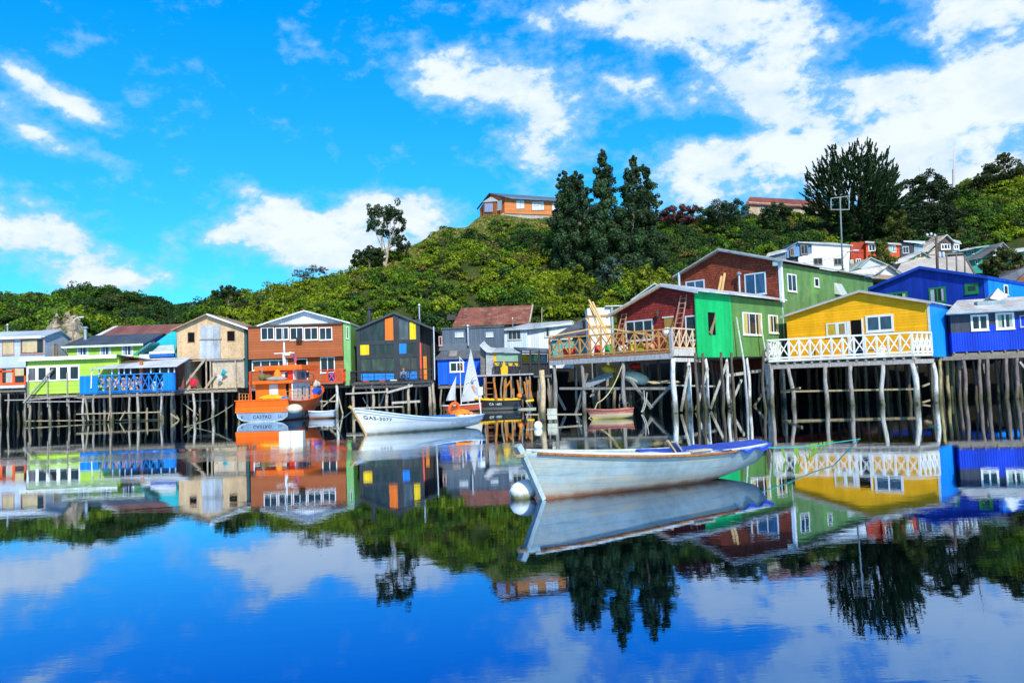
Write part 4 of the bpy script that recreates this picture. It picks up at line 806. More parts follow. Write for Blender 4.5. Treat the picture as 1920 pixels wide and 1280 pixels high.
for (a_, b_, c_, d_, vv) in [(600, 752, 631, 752, -1), (606, 762, 631, 738, -1), (634, 740, 643, 776, -.9)]: p, q = t.hv(a_, b_, vv), t.hv(c_, d_, vv); mb.beam((p[0], vv, p[1]), (q[0], vv, q[1]), .11)
t.part('brace', mb, WOOD((.42, .38, .28)))

# --- black house with coloured panels
t = house('stilt_house', 'modern black stilt house with orange, yellow and blue panels among big windows', 'house', 671.5, 718, 74, 0, GL)
BK = VERT((.028, .033, .04), .18, .2, corr=False); BKS = M((.026, .03, .036), .5)
out = t.P([(671.5, 716), (671, 616), (739, 588), (787, 606), (787.5, 716)]); t.part('wall', MB().pv(out, .12, 9), BKS)
out = t.P([(787, 716), (786.5, 604), (811, 616.5), (812, 716)], 1.5); t.part('side_bay', MB().pv(out, 1.5, 9), VERT((.035, .028, .026), .3, .2, corr=False))
t.part('roof', MB().pv(chevron(t.P([(666.5, 616), (739, 584.5), (814, 615)]), .2), -.25, 9.2), M((.045, .055, .065), .5))
C3 = lambda x, y: (640+x/4.921, 560+y/4.921)
def q3(pts, v0, v1, name, mat): 
    pp = [C3(*p) for p in pts]; return t.part(name, MB().pv(t.P(pp, 0), v0, v1), mat)
frame = MB()
def fbar(x0, y0, x1, y1, wd=.16, v0=-.04, v1=.12):
    a = t.hv(*C3(x0, y0)); b = t.hv(*C3(x1, y1)); frame.beam((a[0], (v0+v1)/2, a[1]), (b[0], (v0+v1)/2, b[1]), wd, v1-v0, (0, 1, 0)) if False else frame.box((min(a[0], b[0])-wd/2, v0, min(a[1], b[1])-wd/2), (max(a[0], b[0])+wd/2, v1, max(a[1], b[1])+wd/2))
for x in (160, 510, 712): fbar(x, 300 if x == 160 else (200 if x == 712 else 150), x, 765, .22 if x != 510 else .36)
for y in (400, 528): fbar(160, y, 712, y, .17, -.034, .116)
for (a, b, c, d) in [(265, 215, 265, 395), (398, 175, 398, 395), (625, 190, 625, 395), (268, 410, 268, 520), (606, 400, 606, 520), (275, 535, 275, 680), (415, 540, 415, 680), (640, 535, 640, 680)]: fbar(a, max(b, 215), c, d, .07, -.02)
t.part('frame', frame, BKS)
GB = GLASS((.02, .023, .022), 2)
q3([(175, 290), (400, 200), (400, 388), (175, 388)], .03, .11, 'window', GB); q3([(520, 180), (622, 195), (622, 388), (520, 385)], .03, .11, 'window', GLASS((.06, .07, .08), 6)); q3([(275, 415), (485, 415), (485, 515), (275, 515)], .03, .11, 'window', GB)
q3([(600, 410), (702, 412), (702, 515), (600, 515)], .03, .11, 'window', GB); q3([(175, 540), (487, 540), (487, 675), (175, 675)], .03, .11, 'window', GLASS((.035, .045, .035), 3)); q3([(535, 540), (705, 540), (705, 675), (535, 675)], .03, .11, 'window', GLASS((.05, .045, .04), 4))
OP = VERT((.80, .16, .012), .2, .08, corr=False); YP = VERT((.86, .55, .005), .2, .08, corr=False); BP = VERT((.01, .22, .78), .2, .08, corr=False)
q3([(403, 190), (478, 170), (482, 388), (405, 390)], -.03, .1, 'orange_panel', OP); q3([(630, 208), (697, 235), (698, 393), (632, 390)], -.03, .1, 'yellow_panel', YP); q3([(170, 420), (255, 418), (257, 532), (172, 533)], -.03, .1, 'yellow_panel', YP)
q3([(534, 410), (600, 408), (600, 520), (536, 520)], -.03, .1, 'blue_panel', BP); q3([(724, 400), (737, 410), (744, 745), (728, 745)], -.05, .1, 'red_panel', M((.75, .08, .04), .5))
q3([(180, 690), (487, 688), (487, 752), (180, 755)], -.02, .1, 'blue_panel', BP); q3([(540, 672), (704, 670), (704, 752), (540, 752)], -.02, .1, 'blue_panel', BP)
p0, p1 = t.hv(*C3(762, 745), 1.4), t.hv(*C3(786, 530), 1.4); mb = MB(); mb.box((p0[0], 1.35, p0[1]), (p0[0]+.14, 1.45, p1[1])); mb.box((p1[0]-.14, 1.35, p0[1]), (p1[0], 1.45, p1[1])); mb.box((p0[0]+.14, 1.36, p1[1]-.14), (p1[0]-.14, 1.44, p1[1])); mb.box((p0[0]+.14, 1.36, p0[1]), (p1[0]-.14, 1.44, p0[1]+.9)); t.part('door', mb, M((.75, .25, .02), .5))
zf = t.hv(700, 717)[1]; a, b = t.hv(658, 717, -1.1)[0], t.hv(812, 717, -1.1)[0]
t.part('deck_floor', MB().box((a, -1.2, zf-.2), (b, 1.4, zf)), WOOD((.06, .065, .07))); t.part('railing', rail((a, -1.15, zf), (b, -1.15, zf), 1.05, 7, .07, False), M((.03, .03, .035))); t.part('railing', rail((t.hv(765, 717, -1.1)[0], -1.22, zf), (t.hv(784, 717, -1.1)[0], -1.22, zf), 1.0, 1, .06), M((.03, .03, .035))); t.part('railing', rail((a, -1.15, zf), (a, 1.0, zf), 1.05, 9, .06, False), M((.03, .03, .035)))
t.part('drainpipe', MB().tube([t.L(at(813, 612, 73.7)), t.L(at(814, 655, 73.7)), t.L(at(815, 712, 73.7))], .06), M((.5, .55, .6)))
chimney(t, t.hv(692.4, 580, 3)[0], 3, t.hv(692, 603, 3)[1]-1, t.hv(692.4, 582, 3)[1], .15, (.08, .08, .09)); chimney(t, t.hv(786, 575, 3)[0], 3, t.hv(786, 603, 3)[1]-1, t.hv(786, 575, 3)[1], .07, (.6, .62, .65))
joists(t, a+.1, b, -1.1, 8, zf-.2, 8, (.08, .08, .08), deck=False)
for x in (664.5, 698, 726, 767, 806, 811): stilt(t, t.hv(x, 740, -1)[0], -1.0, zf-.2, .14, rnd=rnd, matc=(.46, .38, .28))
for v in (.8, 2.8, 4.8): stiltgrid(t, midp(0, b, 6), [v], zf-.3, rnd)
mb = MB()
for (a_, b_, c_, d_, vv, w_) in [(648, 738, 728, 734, -1.25, .13), (725, 736, 774, 722, -1.2, .2), (735, 755, 788, 752, -.9, .2), (664, 765, 755, 762, -1.2, .12), (680, 745, 695, 770, 1, .1), (722, 735, 712, 762, 1, .1)]: p, q = t.hv(a_, b_, vv), t.hv(c_, d_, vv); mb.beam((p[0], vv, p[1]), (q[0], vv, q[1]), w_)
t.part('brace', mb, WOOD((.46, .42, .36)))
for k, (x, c, l) in enumerate([(685, (.6, .02, .02), 'small red toy-sized seat on the black deck, beside the yellow mat'), (718, (.7, .03, .03), 'red folded cushion on the black deck floor'), (738, (.75, .75, .75), 'white folded cushion at the middle of the black deck floor')]):
    o = MB().box((-.35, -.2, 0), (.35, .2, .12)).box((-.3, .1, .12), (.3, .2, .2)).build('deck_cushion', M(c)); o.location = t.W((t.hv(x, 712, -.9)[0], -.9, zf)); tag(o, l, 'cushion')
o = MB().box((-1.6, -.2, 0), (1.2, .2, .04)).build('deck_mat', M((.8, .5, .01))); o.location = t.W((t.hv(697, 715, -1)[0], -.95, zf+.004)); tag(o, 'long yellow mat along the edge of the black deck', 'mat')

# --- dark corrugated house, brown roofed house, light-blue house
t = house('stilt_house', 'long dark blue-grey corrugated house with two small white windows behind the sail', 'house', 828, 700, 77, 0, GL)
DG = VERT((.085, .12, .17), .22, .25, corr=False); out = t.P([(828, 690), (829, 617), (883, 613), (945, 612.5), (946, 690)]); t.part('wall', MB().pv(out, 0, 6), DG)
p = t.P([(829, 617), (945, 612)]); t.part('roof', MB().slab([(p[0][0]-.1, -.12, p[0][1]+.08), (p[1][0], -.12, p[1][1]+.08), (p[1][0], 6.1, p[1][1]+.5), (p[0][0]-.1, 6.1, p[0][1]+.5)], .1), ROOFM((.1, .13, .17)))
for (a, b) in [(853, 869), (911, 925)]: window(t, a, 622.5, b, 631.5, 0, 1, 1, (.55, .6, .66), .05, M((.5, .52, .55), .3))
window(t, 822.5, 630, 829.5, 648, -.3, 1, 1, (.5, .3, .3), .1); chimney(t, t.hv(878, 640, -.5)[0], -.5, t.hv(878, 648, -.5)[1], t.hv(878, 614, -.5)[1], .1, (.65, .65, .68))
o1 = t.P([(822, 657), (826, 644), (901, 643), (903, 660)], -.4); t.part('lean_to_wall', MB().pv(o1, -.3, -.02), M((.10, .13, .17)))
t = house('stilt_house', 'small cobalt blue shed on stilts with a white window behind the little sailing boat', 'house', 821.5, 720, 74.5, 0, GL)
u1 = t.hv(903, 700)[0]; z0, z1 = t.hv(860, 720)[1], t.hv(860, 673)[1]; t.part('wall', MB().box((0, 0, z0), (u1, 3, z1)), VERT((.0, .10, .68), .22, .12, corr=False))
t.part('roof', MB().slab([(-.3, -.3, z1+.08), (u1+.15, -.3, z1+.1), (u1+.1, 2.6, t.hv(900, 655, 2.6)[1]), (.3, 2.6, t.hv(830, 656, 2.6)[1])], .1), ROOFM((.10, .125, .16), .22, .3, rust=(.16, .13, .12))); t.part('roof_patch', MB().slab([(t.hv(841, 670, 0)[0], .3, z1+.33), (t.hv(856, 670, 0)[0], .3, z1+.33), (t.hv(858, 660, 1.6)[0], 1.7, z1+.87), (t.hv(844, 660, 1.6)[0], 1.7, z1+.87)], .03), M((.3, .27, .25)))
window(t, 843, 678, 870, 697.5, 0, 2, 1, WHITE, .12); joists(t, 0, u1, 0, 3, z0, 4, deck=False); stiltgrid(t, [.3, 1.6, 2.8, 3.7], [.1, 1.7], z0-.1, rnd)
t = house('house', 'old house with a big rusty brown sheet roof behind the dark corrugated house', 'house', 850, 640, 86, 0)
a, b, c, d = [tuple(t.L(at(*p))) for p in [(848, 611, 85), (993, 604, 85), (999, 571.5, 90), (864.5, 577.5, 90)]]
t.part('roof', MB().slab([a, b, c, d], .12), ROOFM((.23, .075, .05), .25, .3, rust=(.30, .16, .10))); t.part('wall', MB().box((a[0]+.5, .2, 4), (b[0]-.3, 7, a[2]-.1)), M((.3, .26, .22))); t.part('verge', MB().beam(b, c, .16), M((.5, .42, .32)))
t.part('side_roof', MB().box((t.hv(838, 592, 3)[0], 3, t.hv(840, 600, 3)[1]), (t.hv(855, 592, 3)[0], 5, t.hv(840, 590, 3)[1])), M((.05, .05, .05)))
t = house('stilt_house', 'pale light-blue sheet-metal house with a white side, right of the dark corrugated house', 'house', 938, 700, 79, 0, GL)
u1 = t.hv(989, 630)[0]; z1 = t.hv(960, 617)[1]; t.part('wall', MB().box((0, 0, 3.6), (u1, 6, z1)), VERT((.50, .60, .72), .2, .12, corr=False))
t.part('white_wall', MB().pv(t.P([(989.3, 690), (989, 615), (1055, 607), (1072, 604), (1076, 690)], .3), .3, 6), VERT((.66, .68, .70), .2, .12)); window(t, 952, 619, 977, 637, 0, 3, 1, (.42, .42, .40), .08); window(t, 1020.5, 613, 1032, 631.5, .3, 1, 1, (.5, .52, .5), .07, curtain=(.6, .6, .55))
p = [tuple(t.L(at(*q))) for q in [(929, 618.5, 78.6), (990, 615.5, 78.6), (1077, 607, 79.1), (1074, 600.5, 84), (990, 606, 84), (960, 613, 81)]]; t.part('roof', MB().prism(p, (0, 0, -.1)), ROOFM((.46, .50, .54), .2, .35)); chimney(t, t.hv(961, 600, 1)[0], 1, z1, t.hv(961, 600, 1)[1], .06, (.3, .3, .3))
t.part('mast', MB().tube([t.L(at(1016, 604, 82)), t.L(at(1016, 576, 82))], .04), M((.5, .45, .3)))
stiltgrid(t, [.5, 2.5, 5], [1, 3.5], 3.7, rnd)

# --- shack with patched roof on a black frame deck
t = house('stilt_house', 'patched shack with curved grey roof sheets, green tarpaulin wall and a black balcony frame', 'house', 900, 702, 71, 0, GL)
z0 = t.hv(950, 702)[1]; S = lambda x, y: (880+x/6.735, 620+y/6.735)
def qs(pts, v0, v1, name, mat): return t.part(name, MB().pv(t.P([S(*p) for p in pts], 0), v0, v1), mat)
qs([(135, 190), (210, 262), (215, 560), (140, 560)], .4, .5, 'side_wall', CLAP((.18, .17, .15), .2)); qs([(210, 265), (300, 268), (310, 560), (212, 560)], .0, .1, 'metal_wall', CLAP((.42, .43, .46), .12, .5))
qs([(290, 275), (660, 280), (660, 440), (310, 440)], .05, .12, 'yellow_board', M((.75, .45, .01), .6)); qs([(335, 280), (640, 285), (640, 400), (350, 420)], .0, .045, 'tarpaulin', M((.22, .36, .26), .5, amt=.25))
qs([(310, 440), (650, 440), (650, 560), (318, 560)], 1.0, 1.1, 'back_wall', M((.35, .33, .35))); qs([(650, 295), (780, 290), (780, 400), (650, 400)], .6, .7, 'yellow_board', M((.75, .48, .02)))
qs([(780, 290), (990, 290), (990, 400), (780, 400)], .6, .7, 'signboard_wall', M((.03, .35, .38)))
for k, (a, b, c, m) in enumerate([(815, 875, (.55, .65, .25), 0), (905, 975, (.55, .6, .8), 0)]): qs([(a, 298), (b, 298), (b, 390), (a, 390)], .5, .58, 'poster', OSB(c, .6))
P_ = lambda x, y, v: (t.hv(*S(x, y), v)[0], v, t.hv(*S(x, y), v)[1])
def curved(pts, name, mat, dv=1.6):
    mb = MB(); vs = []
    for (x, y, v) in pts: a = P_(x, y, v); vs += [a, (a[0]+.35, a[1]+dv, a[2]+.45)]
    n = len(pts); vs += [(a[0], a[1], a[2]-.05) for a in vs]; m_ = 2*n; fs = []
    for i in range(n-1):
        a = 2*i; fs += [(a, a+2, a+3, a+1), (a+m_, a+1+m_, a+3+m_, a+2+m_), (a, a+m_, a+2+m_, a+2), (a+1, a+3, a+3+m_, a+1+m_)]
    mb.add(vs, fs); return t.part(name, mb, mat)
curved([(130, 180, -.3), (170, 225, -.3), (215, 262, -.3), (290, 272, -.3)], 'roof_sheet', M((.55, .58, .6), .4)); curved([(285, 268, -.32), (400, 262, -.32), (480, 270, -.32), (660, 262, -.32)], 'roof_sheet', M((.42, .46, .48), .4, amt=.4), 2.2)
t.part('dark_roof', MB().slab([P_(640, 240, -.8), P_(1020, 272, -.8), P_(1020, 225, 1.6), P_(560, 205, 1.6)], .08), ROOFM((.11, .13, .16), .2))
mb = MB()
for x in (655, 770, 880, 1002): a = P_(x, 560, -.75); b = P_(x, 245, -.75); mb.beam(a, b, .16)
for y in (275, 405): mb.beam(P_(650, y, -.75), P_(1010, y+ (6 if y < 300 else 0), -.75), .13)
t.part('balcony_frame', mb, M((.02, .02, .022))); qs([(655, 405), (1005, 405), (1005, 575), (655, 575)], -.7, -.62, 'balcony_panel', VERT((.02, .022, .022), .3, .2, corr=False))
t.part('railing', rail(P_(315, 560, -.6), P_(650, 560, -.6), 1.15, 4, .1), M((.04, .035, .03)))
t.part('deck', MB().box((P_(90, 575, -.8)[0], -.9, z0-.1), (P_(810, 575, -.8)[0], 2, z0+.02)), WOOD((.42, .42, .44))); t.part('deck', MB().box((P_(810, 575, -.8)[0]+.01, -.9, z0-.35), (P_(1040, 575, -.8)[0], 2, z0-.2)), WOOD((.12, .12, .12)))
for v in (-.7, .6, 2.2): stiltgrid(t, midp(P_(130, 600, v)[0], P_(1050, 600, v)[0], 8), [v], z0-.15, rnd, r=.09)
fig = MB(); 
# yellow rain gear hung on the rail
gx = P_(440, 500, -.75); fig.add([(gx[0]-.28, -.78, gx[2]-.55), (gx[0]+.3, -.78, gx[2]-.55), (gx[0]+.34, -.8, gx[2]+.3), (gx[0]+.1, -.84, gx[2]+.45), (gx[0], -.84, gx[2]+1.0), (gx[0]-.1, -.84, gx[2]+.45), (gx[0]-.3, -.8, gx[2]+.25)], [(0, 1, 2, 3, 4, 5, 6)]); o = MB().prism([Vector(v) for v in fig.v], (0, .12, 0)).build('rain_coat', M((.85, .50, .01), .4)); o.matrix_world = t.M; tag(o, 'yellow oilskin hung on the dark cross-braced rail of the patched shack', 'coat')

# --- small dark roofed shed behind the big deck
t = house('house', 'low shed with a plain dark slate roof behind the left end of the wooden deck', 'house', 1030, 650, 70, 0)
a, b, c, d = [tuple(t.L(at(*p))) for p in [(1030, 635, 70), (1150, 622, 70), (1128, 596, 75), (1098, 594, 75)]]; t.part('roof', MB().slab([a, b, c, d], .12), ROOFM((.09, .10, .13), .2)); t.part('wall', MB().box((.3, .4, 4.05), (b[0]-.2, 5, a[2]-.1)), CLAP((.08, .35, .33), .2))
chimney(t, t.hv(1095, 608, 1.2)[0], 1.2, a[2], t.hv(1095, 606, 1.2)[1], .13, (.03, .03, .03)); stiltgrid(t, [.5, 2.4, 4.2, 5.5], [.5, 3], 3.5, rnd)
t = house('shed', 'white panel shed with orange timber frame behind the leaning lumber', 'shed', 1104, 650, 66, 0)
z0 = 4.3; u1 = t.hv(1150, 600)[0]; z1 = t.hv(1120, 577)[1]; zq = t.hv(1120, 592)[1]; t.part('wall', MB().box((0, 0, z0), (u1, 2, z1)), M((.72, .72, .70), .6, amt=.1)); mb = MB()
for z in (zq, t.hv(1120, 612)[1]): mb.box((0, -.08, z-.07), (u1, 0, z+.07))
for u in (0.05, u1*.5, u1-.05): mb.box((u-.05, -.06, z0), (u+.05, 0, zq))
t.part('frame', mb, WOOD((.62, .28, .08))); t.part('roof_board', MB().box((u1*.7, -.3, z1+.05), (u1+1.1, 1, z1+.12)), M(WHITE)); t.part('flue', MB().tube([(u1-.1, -.2, z0), (u1-.1, -.2, z1)], .1), M((.6, .62, .66), .3, .5)); stiltgrid(t, [.3, 1.6], [.3, 1.6], z0, rnd)
# ================================================================ RIGHT ROW (turned about 45 degrees to the left)
ANG = 45.0
def deckpoly(t, pts, z, name='deck_floor', c=(.3, .24, .18), th=.18): return t.part(name, MB().slab([(p[0], p[1], z) for p in pts], th), WOOD(c))
# --- red shingle house with green side
t = RED = house('stilt_house', 'red shingled stilt house with a bright green corrugated side and the wooden deck in front', 'house', 1309, 668, 52.6, ANG, GRT)
zf = t.hv(1306, 667)[1]; RS_ = SHING((.27, .035, .028))
o_ = t.P([(1306, 668), (1306, 549), (1247, 535), (1156, 583)]); uL = o_[3][0]; zL = o_[3][1]; D1 = t.hu(1467, 600, 0)[0]
t.part('wall', MB().pv([(0, zf), (0, o_[1][1]), (o_[2][0], o_[2][1]), (uL, zL), (uL, zf)], 0, D1), RS_)
RT_ = t.hu(1367, 555, .03)[1]
zt0, zt1 = t.hu(1312, 547, .03)[1], t.hu(1467, 567, .03)[1]
vb = t.hu(1371, 600, .03)[0]
t.part('side_wall', MB().pu([(vb, zf-.05), (vb, zt0+(zt1-zt0)*vb/D1), (D1, zt1), (D1, zf-.05)], .003, .05), VERT((.11, .27, .065), .12, .35, rust=(.10, .20, .06)))
t.part('side_panel', MB().pu([(-.15, zf-.1), (-.15, zt0+.1), (vb-.004, zt0+(zt1-zt0)*vb/D1), (vb-.004, zf-.1)], .003, .08), VERT((.0, .48, .13), .12, .22))
rp = [(uL-.5, zL-.25), (o_[2][0], o_[2][1]+.12), (.55, zt0+.02)]
t.part('roof', MB().pv(chevron(rp, .1), -.55, D1-.15), ROOFM((.55, .58, .62), .2, .35, 1)); t.part('verge_board', MB().pv(chevron([(a, z-.11) for a, z in rp[:2]], .16), -.6, -.54), WOOD((.45, .30, .17))); t.part('verge_board', MB().pv(chevron([(a, z-.1) for a, z in rp[1:]], .14), -.6, -.54), M((.42, .46, .5)))
c8 = lambda x, y: (1090+x/8, 540+y/8)
def w8(x0, y0, x1, y1, **k): a, b = c8(x0, y0), c8(x1, y1); window(t, a[0], a[1], b[0], b[1], **k)
w8(665, 480, 1080, 790, cols=3, frame=(.55, .6, .68), fw=.1); w8(1565, 410, 1735, 790, cols=1, frame=(.6, .68, .78), fw=.09)
p, q = t.hv(*c8(1245, 450)), t.hv(*c8(1400, 900)); t.part('doorway', MB().box((p[0], -.03, zf+.3), (q[0], .0, p[1])), M((.36, .22, .05), .7)); t.part('door_lintel', MB().box((p[0]-.15, -.06, p[1]), (q[0]+.05, 0, p[1]+.08)), M(WHITE))
l = t.hv(*c8(1170, 390)); mb = MB().lathe((l[0], -.25, l[1]-.25), [(.02, 0), (.12, .05), (.15, .3), (.08, .42), (.02, .5)], 10); mb.beam((l[0], 0, l[1]), (l[0], -.25, l[1]+.1), .05); t.part('wall_lantern', mb, M((.05, .03, .03)))
# opening with leaning boards in the green side
a, b = t.hu(1327, 585, .08), t.hu(1342, 628, .08); t.part('side_opening', MB().box((.06, a[0], b[1]), (.09, b[0], a[1])), HOLE()); mb = MB(); mb.beam((.12, a[0]+.05, b[1]+.1), (.12, b[0]-.1, a[1]-.5), .12); mb.beam((.13, a[0]+.25, b[1]), (.13, b[0]-.02, a[1]-.2), .08); t.part('opening_board', mb, WOOD((.30, .22, .12)))
C6 = lambda x, y: (1260+x/3.555, 440+y/3.555)
for (x0, y0, x1, y1, n_) in [(470, 520, 598, 670, 3), (642, 535, 705, 657, 2)]: a, b = C6(x0, y0), C6(x1, y1); window(t, a[0], a[1], b[0], b[1], side=.05, cols=n_, frame=WHITE, fw=.1, curtain=(.5, .38, .12))
joists(t, uL, 0, .1, D1+1, zf-.02, 8, deck=False)
for v in np.linspace(1.0, D1, 5):
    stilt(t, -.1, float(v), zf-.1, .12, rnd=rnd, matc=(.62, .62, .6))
    for u in (-1.6, -3.2, -4.8, -6.4): stilt(t, u+rnd.uniform(-.4, .4), float(v)+rnd.uniform(-.4, .4), zf-.15, .11, rnd=rnd, matc=(.12, .095, .075))  # inner stilts: under-house shade put into a darker timber colour
mb = MB()
def seg(x0, y0, x1, y1, u=0.15, w_=.12): a, b = t.hu(x0, y0, u), t.hu(x1, y1, u); mb.beam((u, a[0], a[1]), (u+.01, b[0], b[1]), w_)
for s_ in [(1277, 771, 1292, 685), (1305, 769, 1327, 690), (1332, 767, 1363, 678), (1368, 764, 1390, 712), (1412, 766, 1439, 722)]: seg(*s_)
seg(1362, 704, 1445, 692, -.4, .2); seg(1260, 722, 1340, 724, -1.2, .1); t.part('brace', mb, PILE((.5, .48, .42)))
# tall leaning poles standing outside the green wall
for (x0, y0, x1, y1, l) in [(1383, 594, 1402, 768, 'tall thin grey pole leaning against the green wall, the left of two'), (1427, 600, 1447, 765, 'tall thin grey pole leaning against the green wall, the right of two')]:
    a, b = t.hu(x0, y0, .5), t.hu(x1, y1, .9); o = MB().tube([t.W((.4, a[0], a[1])), t.W((.75, (a[0]+b[0])/2+.1, (a[1]+b[1])/2)), t.W((.9, b[0], b[1]-.5))], [.05, .08, .11], 8).build('mooring_pole', WOOD((.50, .50, .50)), smooth=True); tag(o, l, 'pole')
# deck of natural timber, its own corner posts
A = at(1259.5, 657, 50.3); B = at(1031, 668, 57.0); zD = 3.95; Cc = at(1312, 660, 53.2); LA, LB, LC = t.L(A), t.L(B), t.L(Cc)
LA.z = LB.z = LC.z = 0
w = deckpoly(t, [LA, LC, (LC.x-.02, .0), (uL, 0), (uL-3, 1.5), (LB.x, LB.y)], zD, c=(.28, .2, .13))
mb = MB(); mb.beam((LA.x, LA.y, zD-.36), (LB.x, LB.y, zD-.36), .16, .34); t.part('edge_beam', mb, WOOD((.38, .38, .40))); mb = MB().beam((LA.x, LA.y, zD-.1), (LC.x, LC.y, zD-.1), .08, .5); mb.beam((LA.x+.1, LA.y+.1, zD-.6), (LC.x, LC.y, zD-.62), .1, .25); t.part('edge_board', mb, WOOD((.60, .56, .50)))
t.part('edge_trim', MB().beam((LA.x, LA.y-.06, zD-.1), (LB.x, LB.y-.06, zD-.1), .08, .12), WOOD((.40, .16, .06)))
NT_ = WOOD((.56, .27, .085), .45)
t.part('railing', rail((LA.x, LA.y, zD), (LB.x, LB.y, zD), 1.35, 11, .1), NT_); t.part('railing', rail((LA.x+.05, LA.y+.05, zD+.1), (LC.x, LC.y, zD+.1), 1.3, 4, .08), WOOD((.70, .52, .32), .2), label='pale railing at the short end of the deck')
t.part('corner_post', MB().box((LA.x-.1, LA.y-.1, zD-.4), (LA.x+.1, LA.y+.1, zD+1.4)), WOOD((.4, .38, .36)))
for (x, fr) in [(1262, 0), (1179, .38), (1105, .72), (1045, .97)]:
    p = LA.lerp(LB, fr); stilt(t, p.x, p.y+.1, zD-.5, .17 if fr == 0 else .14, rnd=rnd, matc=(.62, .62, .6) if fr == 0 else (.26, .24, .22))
for fr in (.08, .25, .5, .62, .85): p = LA.lerp(LB, fr); [stilt(t, p.x+1.4*k+rnd.uniform(-.4, .4), p.y+1.6*k+rnd.uniform(-.3, .3), zD-.2, .1, rnd=rnd, matc=(.11, .09, .07)) for k in (1, 2, 3)]  # stilts behind the deck front, colour darkened for the shade there
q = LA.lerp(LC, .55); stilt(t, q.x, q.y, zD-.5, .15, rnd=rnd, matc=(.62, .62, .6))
mb = MB(); pv_ = lambda x, y, f: (lambda p: tuple(p))(t.L(at(x, y, f)))
for (x0, y0, Y0, x1, y1, Y1, w_) in [(1050, 728, 56.3, 1258, 728, 51, .16), (1177, 705, 53.5, 1222, 765, 52.2, .16), (1258, 722, 51, 1218, 766, 52.5, .14), (1100, 735, 56, 1085, 768, 56, .1), (1045, 740, 57, 1060, 768, 57.5, .14), (1101, 700, 55, 1078, 780, 56, .12), (1106, 744, 55.5, 1125, 722, 55.5, .1)]: mb.beam(pv_(x0, y0, Y0), pv_(x1, y1, Y1), w_)
t.part('brace', mb, WOOD((.27, .25, .22)))
# things kept on the shelf under the deck
t.part('storage_shelf', MB().beam(pv_(1060, 727, 56.8), pv_(1255, 726, 53), 1.3, .08), WOOD((.2, .18, .16)))
def boat_lump(name, label, cat, px, py, Y, r, c, rot, rough=.5):
    mb = MB(); mb.ball((0, 0, 0), r, 14, 8); o = mb.build(name, M(c, rough), smooth=True); o.location = at(px, py, Y); o.rotation_euler = rot; return tag(o, label, cat)
boat_lump('upturned_dinghy', 'small off-white upturned dinghy stored on the shelf under the wooden deck', 'dinghy', 1192, 708, 53.6, (.95, .55, .42), (.42, .44, .36), (.2, .3, -.3))
o = MB(); o.box((-1.1, -.5, -.04), (1.1, .5, .04)); [o.box((-1.1, -.5+.25*k, .04), (1.1, -.46+.25*k, .08)) for k in range(5)]; o = o.build('boarding_plank', WOOD((.34, .38, .42))); o.location = at(1123, 712, 55.3); o.rotation_euler = (R(25), R(-22), R(-20)); tag(o, 'grey slatted board lying tilted on the shelf under the wooden deck', 'plank')
boat_lump('plastic_sack', 'yellow plastic sack hanging under the wooden deck', 'sack', 1142, 693, 55.2, (.55, .3, .3), (.50, .34, .02), (0, .4, 0)); boat_lump('plastic_sack', 'red bag on the shelf in the dark under the wooden deck', 'sack', 1192, 687, 55.5, (.5, .3, .22), (.45, .01, .01), (0, 0, 0)); boat_lump('net_bundle', 'dangling bundle of yellow-green net beside the shelf under the deck', 'net', 1148, 718, 55.0, (.22, .2, .75), (.20, .17, .02), (0, .1, 0))
mb = MB()
for k in range(5): mb.beam((-.9, -.25+.12*k, .03*k), (1.5, -.2+.1*k, .02+.03*k), .1, .05)
o = mb.build('plank_stack', WOOD((.55, .42, .25))); o.location = at(1238, 718, 52.3); o.rotation_euler = (0, 0, R(30)); tag(o, 'pile of pale planks on the shelf under the deck corner', 'planks')
# lumber leaning on the railing, ladders, toys
NW = WOOD((.66, .42, .18), .25)
LUM = [(1104, 562, 57.5, 1152, 658, 54.6), (1111, 566, 57.6, 1146, 640, 55.2), (1106, 572, 57.8, 1128, 634, 55.5), (1099, 597, 57.8, 1127, 645, 55.5)]
for i, (a, b, c, d, e, f) in enumerate(LUM):
    o = MB().beam(at(a, b, c), at(d, e, f), .13, .07).build('lumber_board', NW); tag(o, ['longest pale board leaning up out of the wooden deck', 'pale board leaning just right of the longest one on the deck', 'pale board leaning just left of the longest one on the deck', 'short board leaning at the left of the upright lumber on the deck'][i], 'board', 'boards leaning on the deck')
o = MB().beam(at(1030, 631, 56.5), at(1127, 613, 54.4), .12, .1).beam(at(1127, 613, 54.4), at(1256, 634, 50.9), .12, .1).build('handrail_beam', NW); tag(o, 'long pale timbers laid as a low peak over the deck railing', 'beam')
def ladder(name, label, p0, p1, wid, n, mat, side):
    p0, p1 = Vector(p0), Vector(p1); s_ = Vector(side).normalized()*wid/2; L0 = bpy.data.objects.new(name, None); col.objects.link(L0); L0.location = p0; tag(L0, label, 'ladder')
    for k in (-1, 1): MB().beam(s_*k, p1-p0+s_*k*.75, .07, .05).build('side_rail', mat, L0)
    mb = MB()
    for i in range(n): f = (i+.7)/(n+.4); c = (p1-p0)*f; w_ = 1-.25*f; mb.beam(c-s_*w_*1.05, c+s_*w_*1.05, .045)
    mb.build('rung', mat, L0); return L0
ux = RED.M.to_3x3() @ Vector((1, 0, 0))
ladder('wooden_ladder', 'tall wooden ladder of eight rungs leaning against the red shingle wall', at(1267, 640, 52.4), at(1282, 553, 53.2), .62, 9, WOOD((.42, .26, .18)), ux)
ladder('wooden_ladder', 'shorter tapered wooden ladder against the left end of the red shingle wall', at(1159, 640, 56.3), at(1172, 583, 56.8), .55, 6, WOOD((.46, .28, .16)), ux)
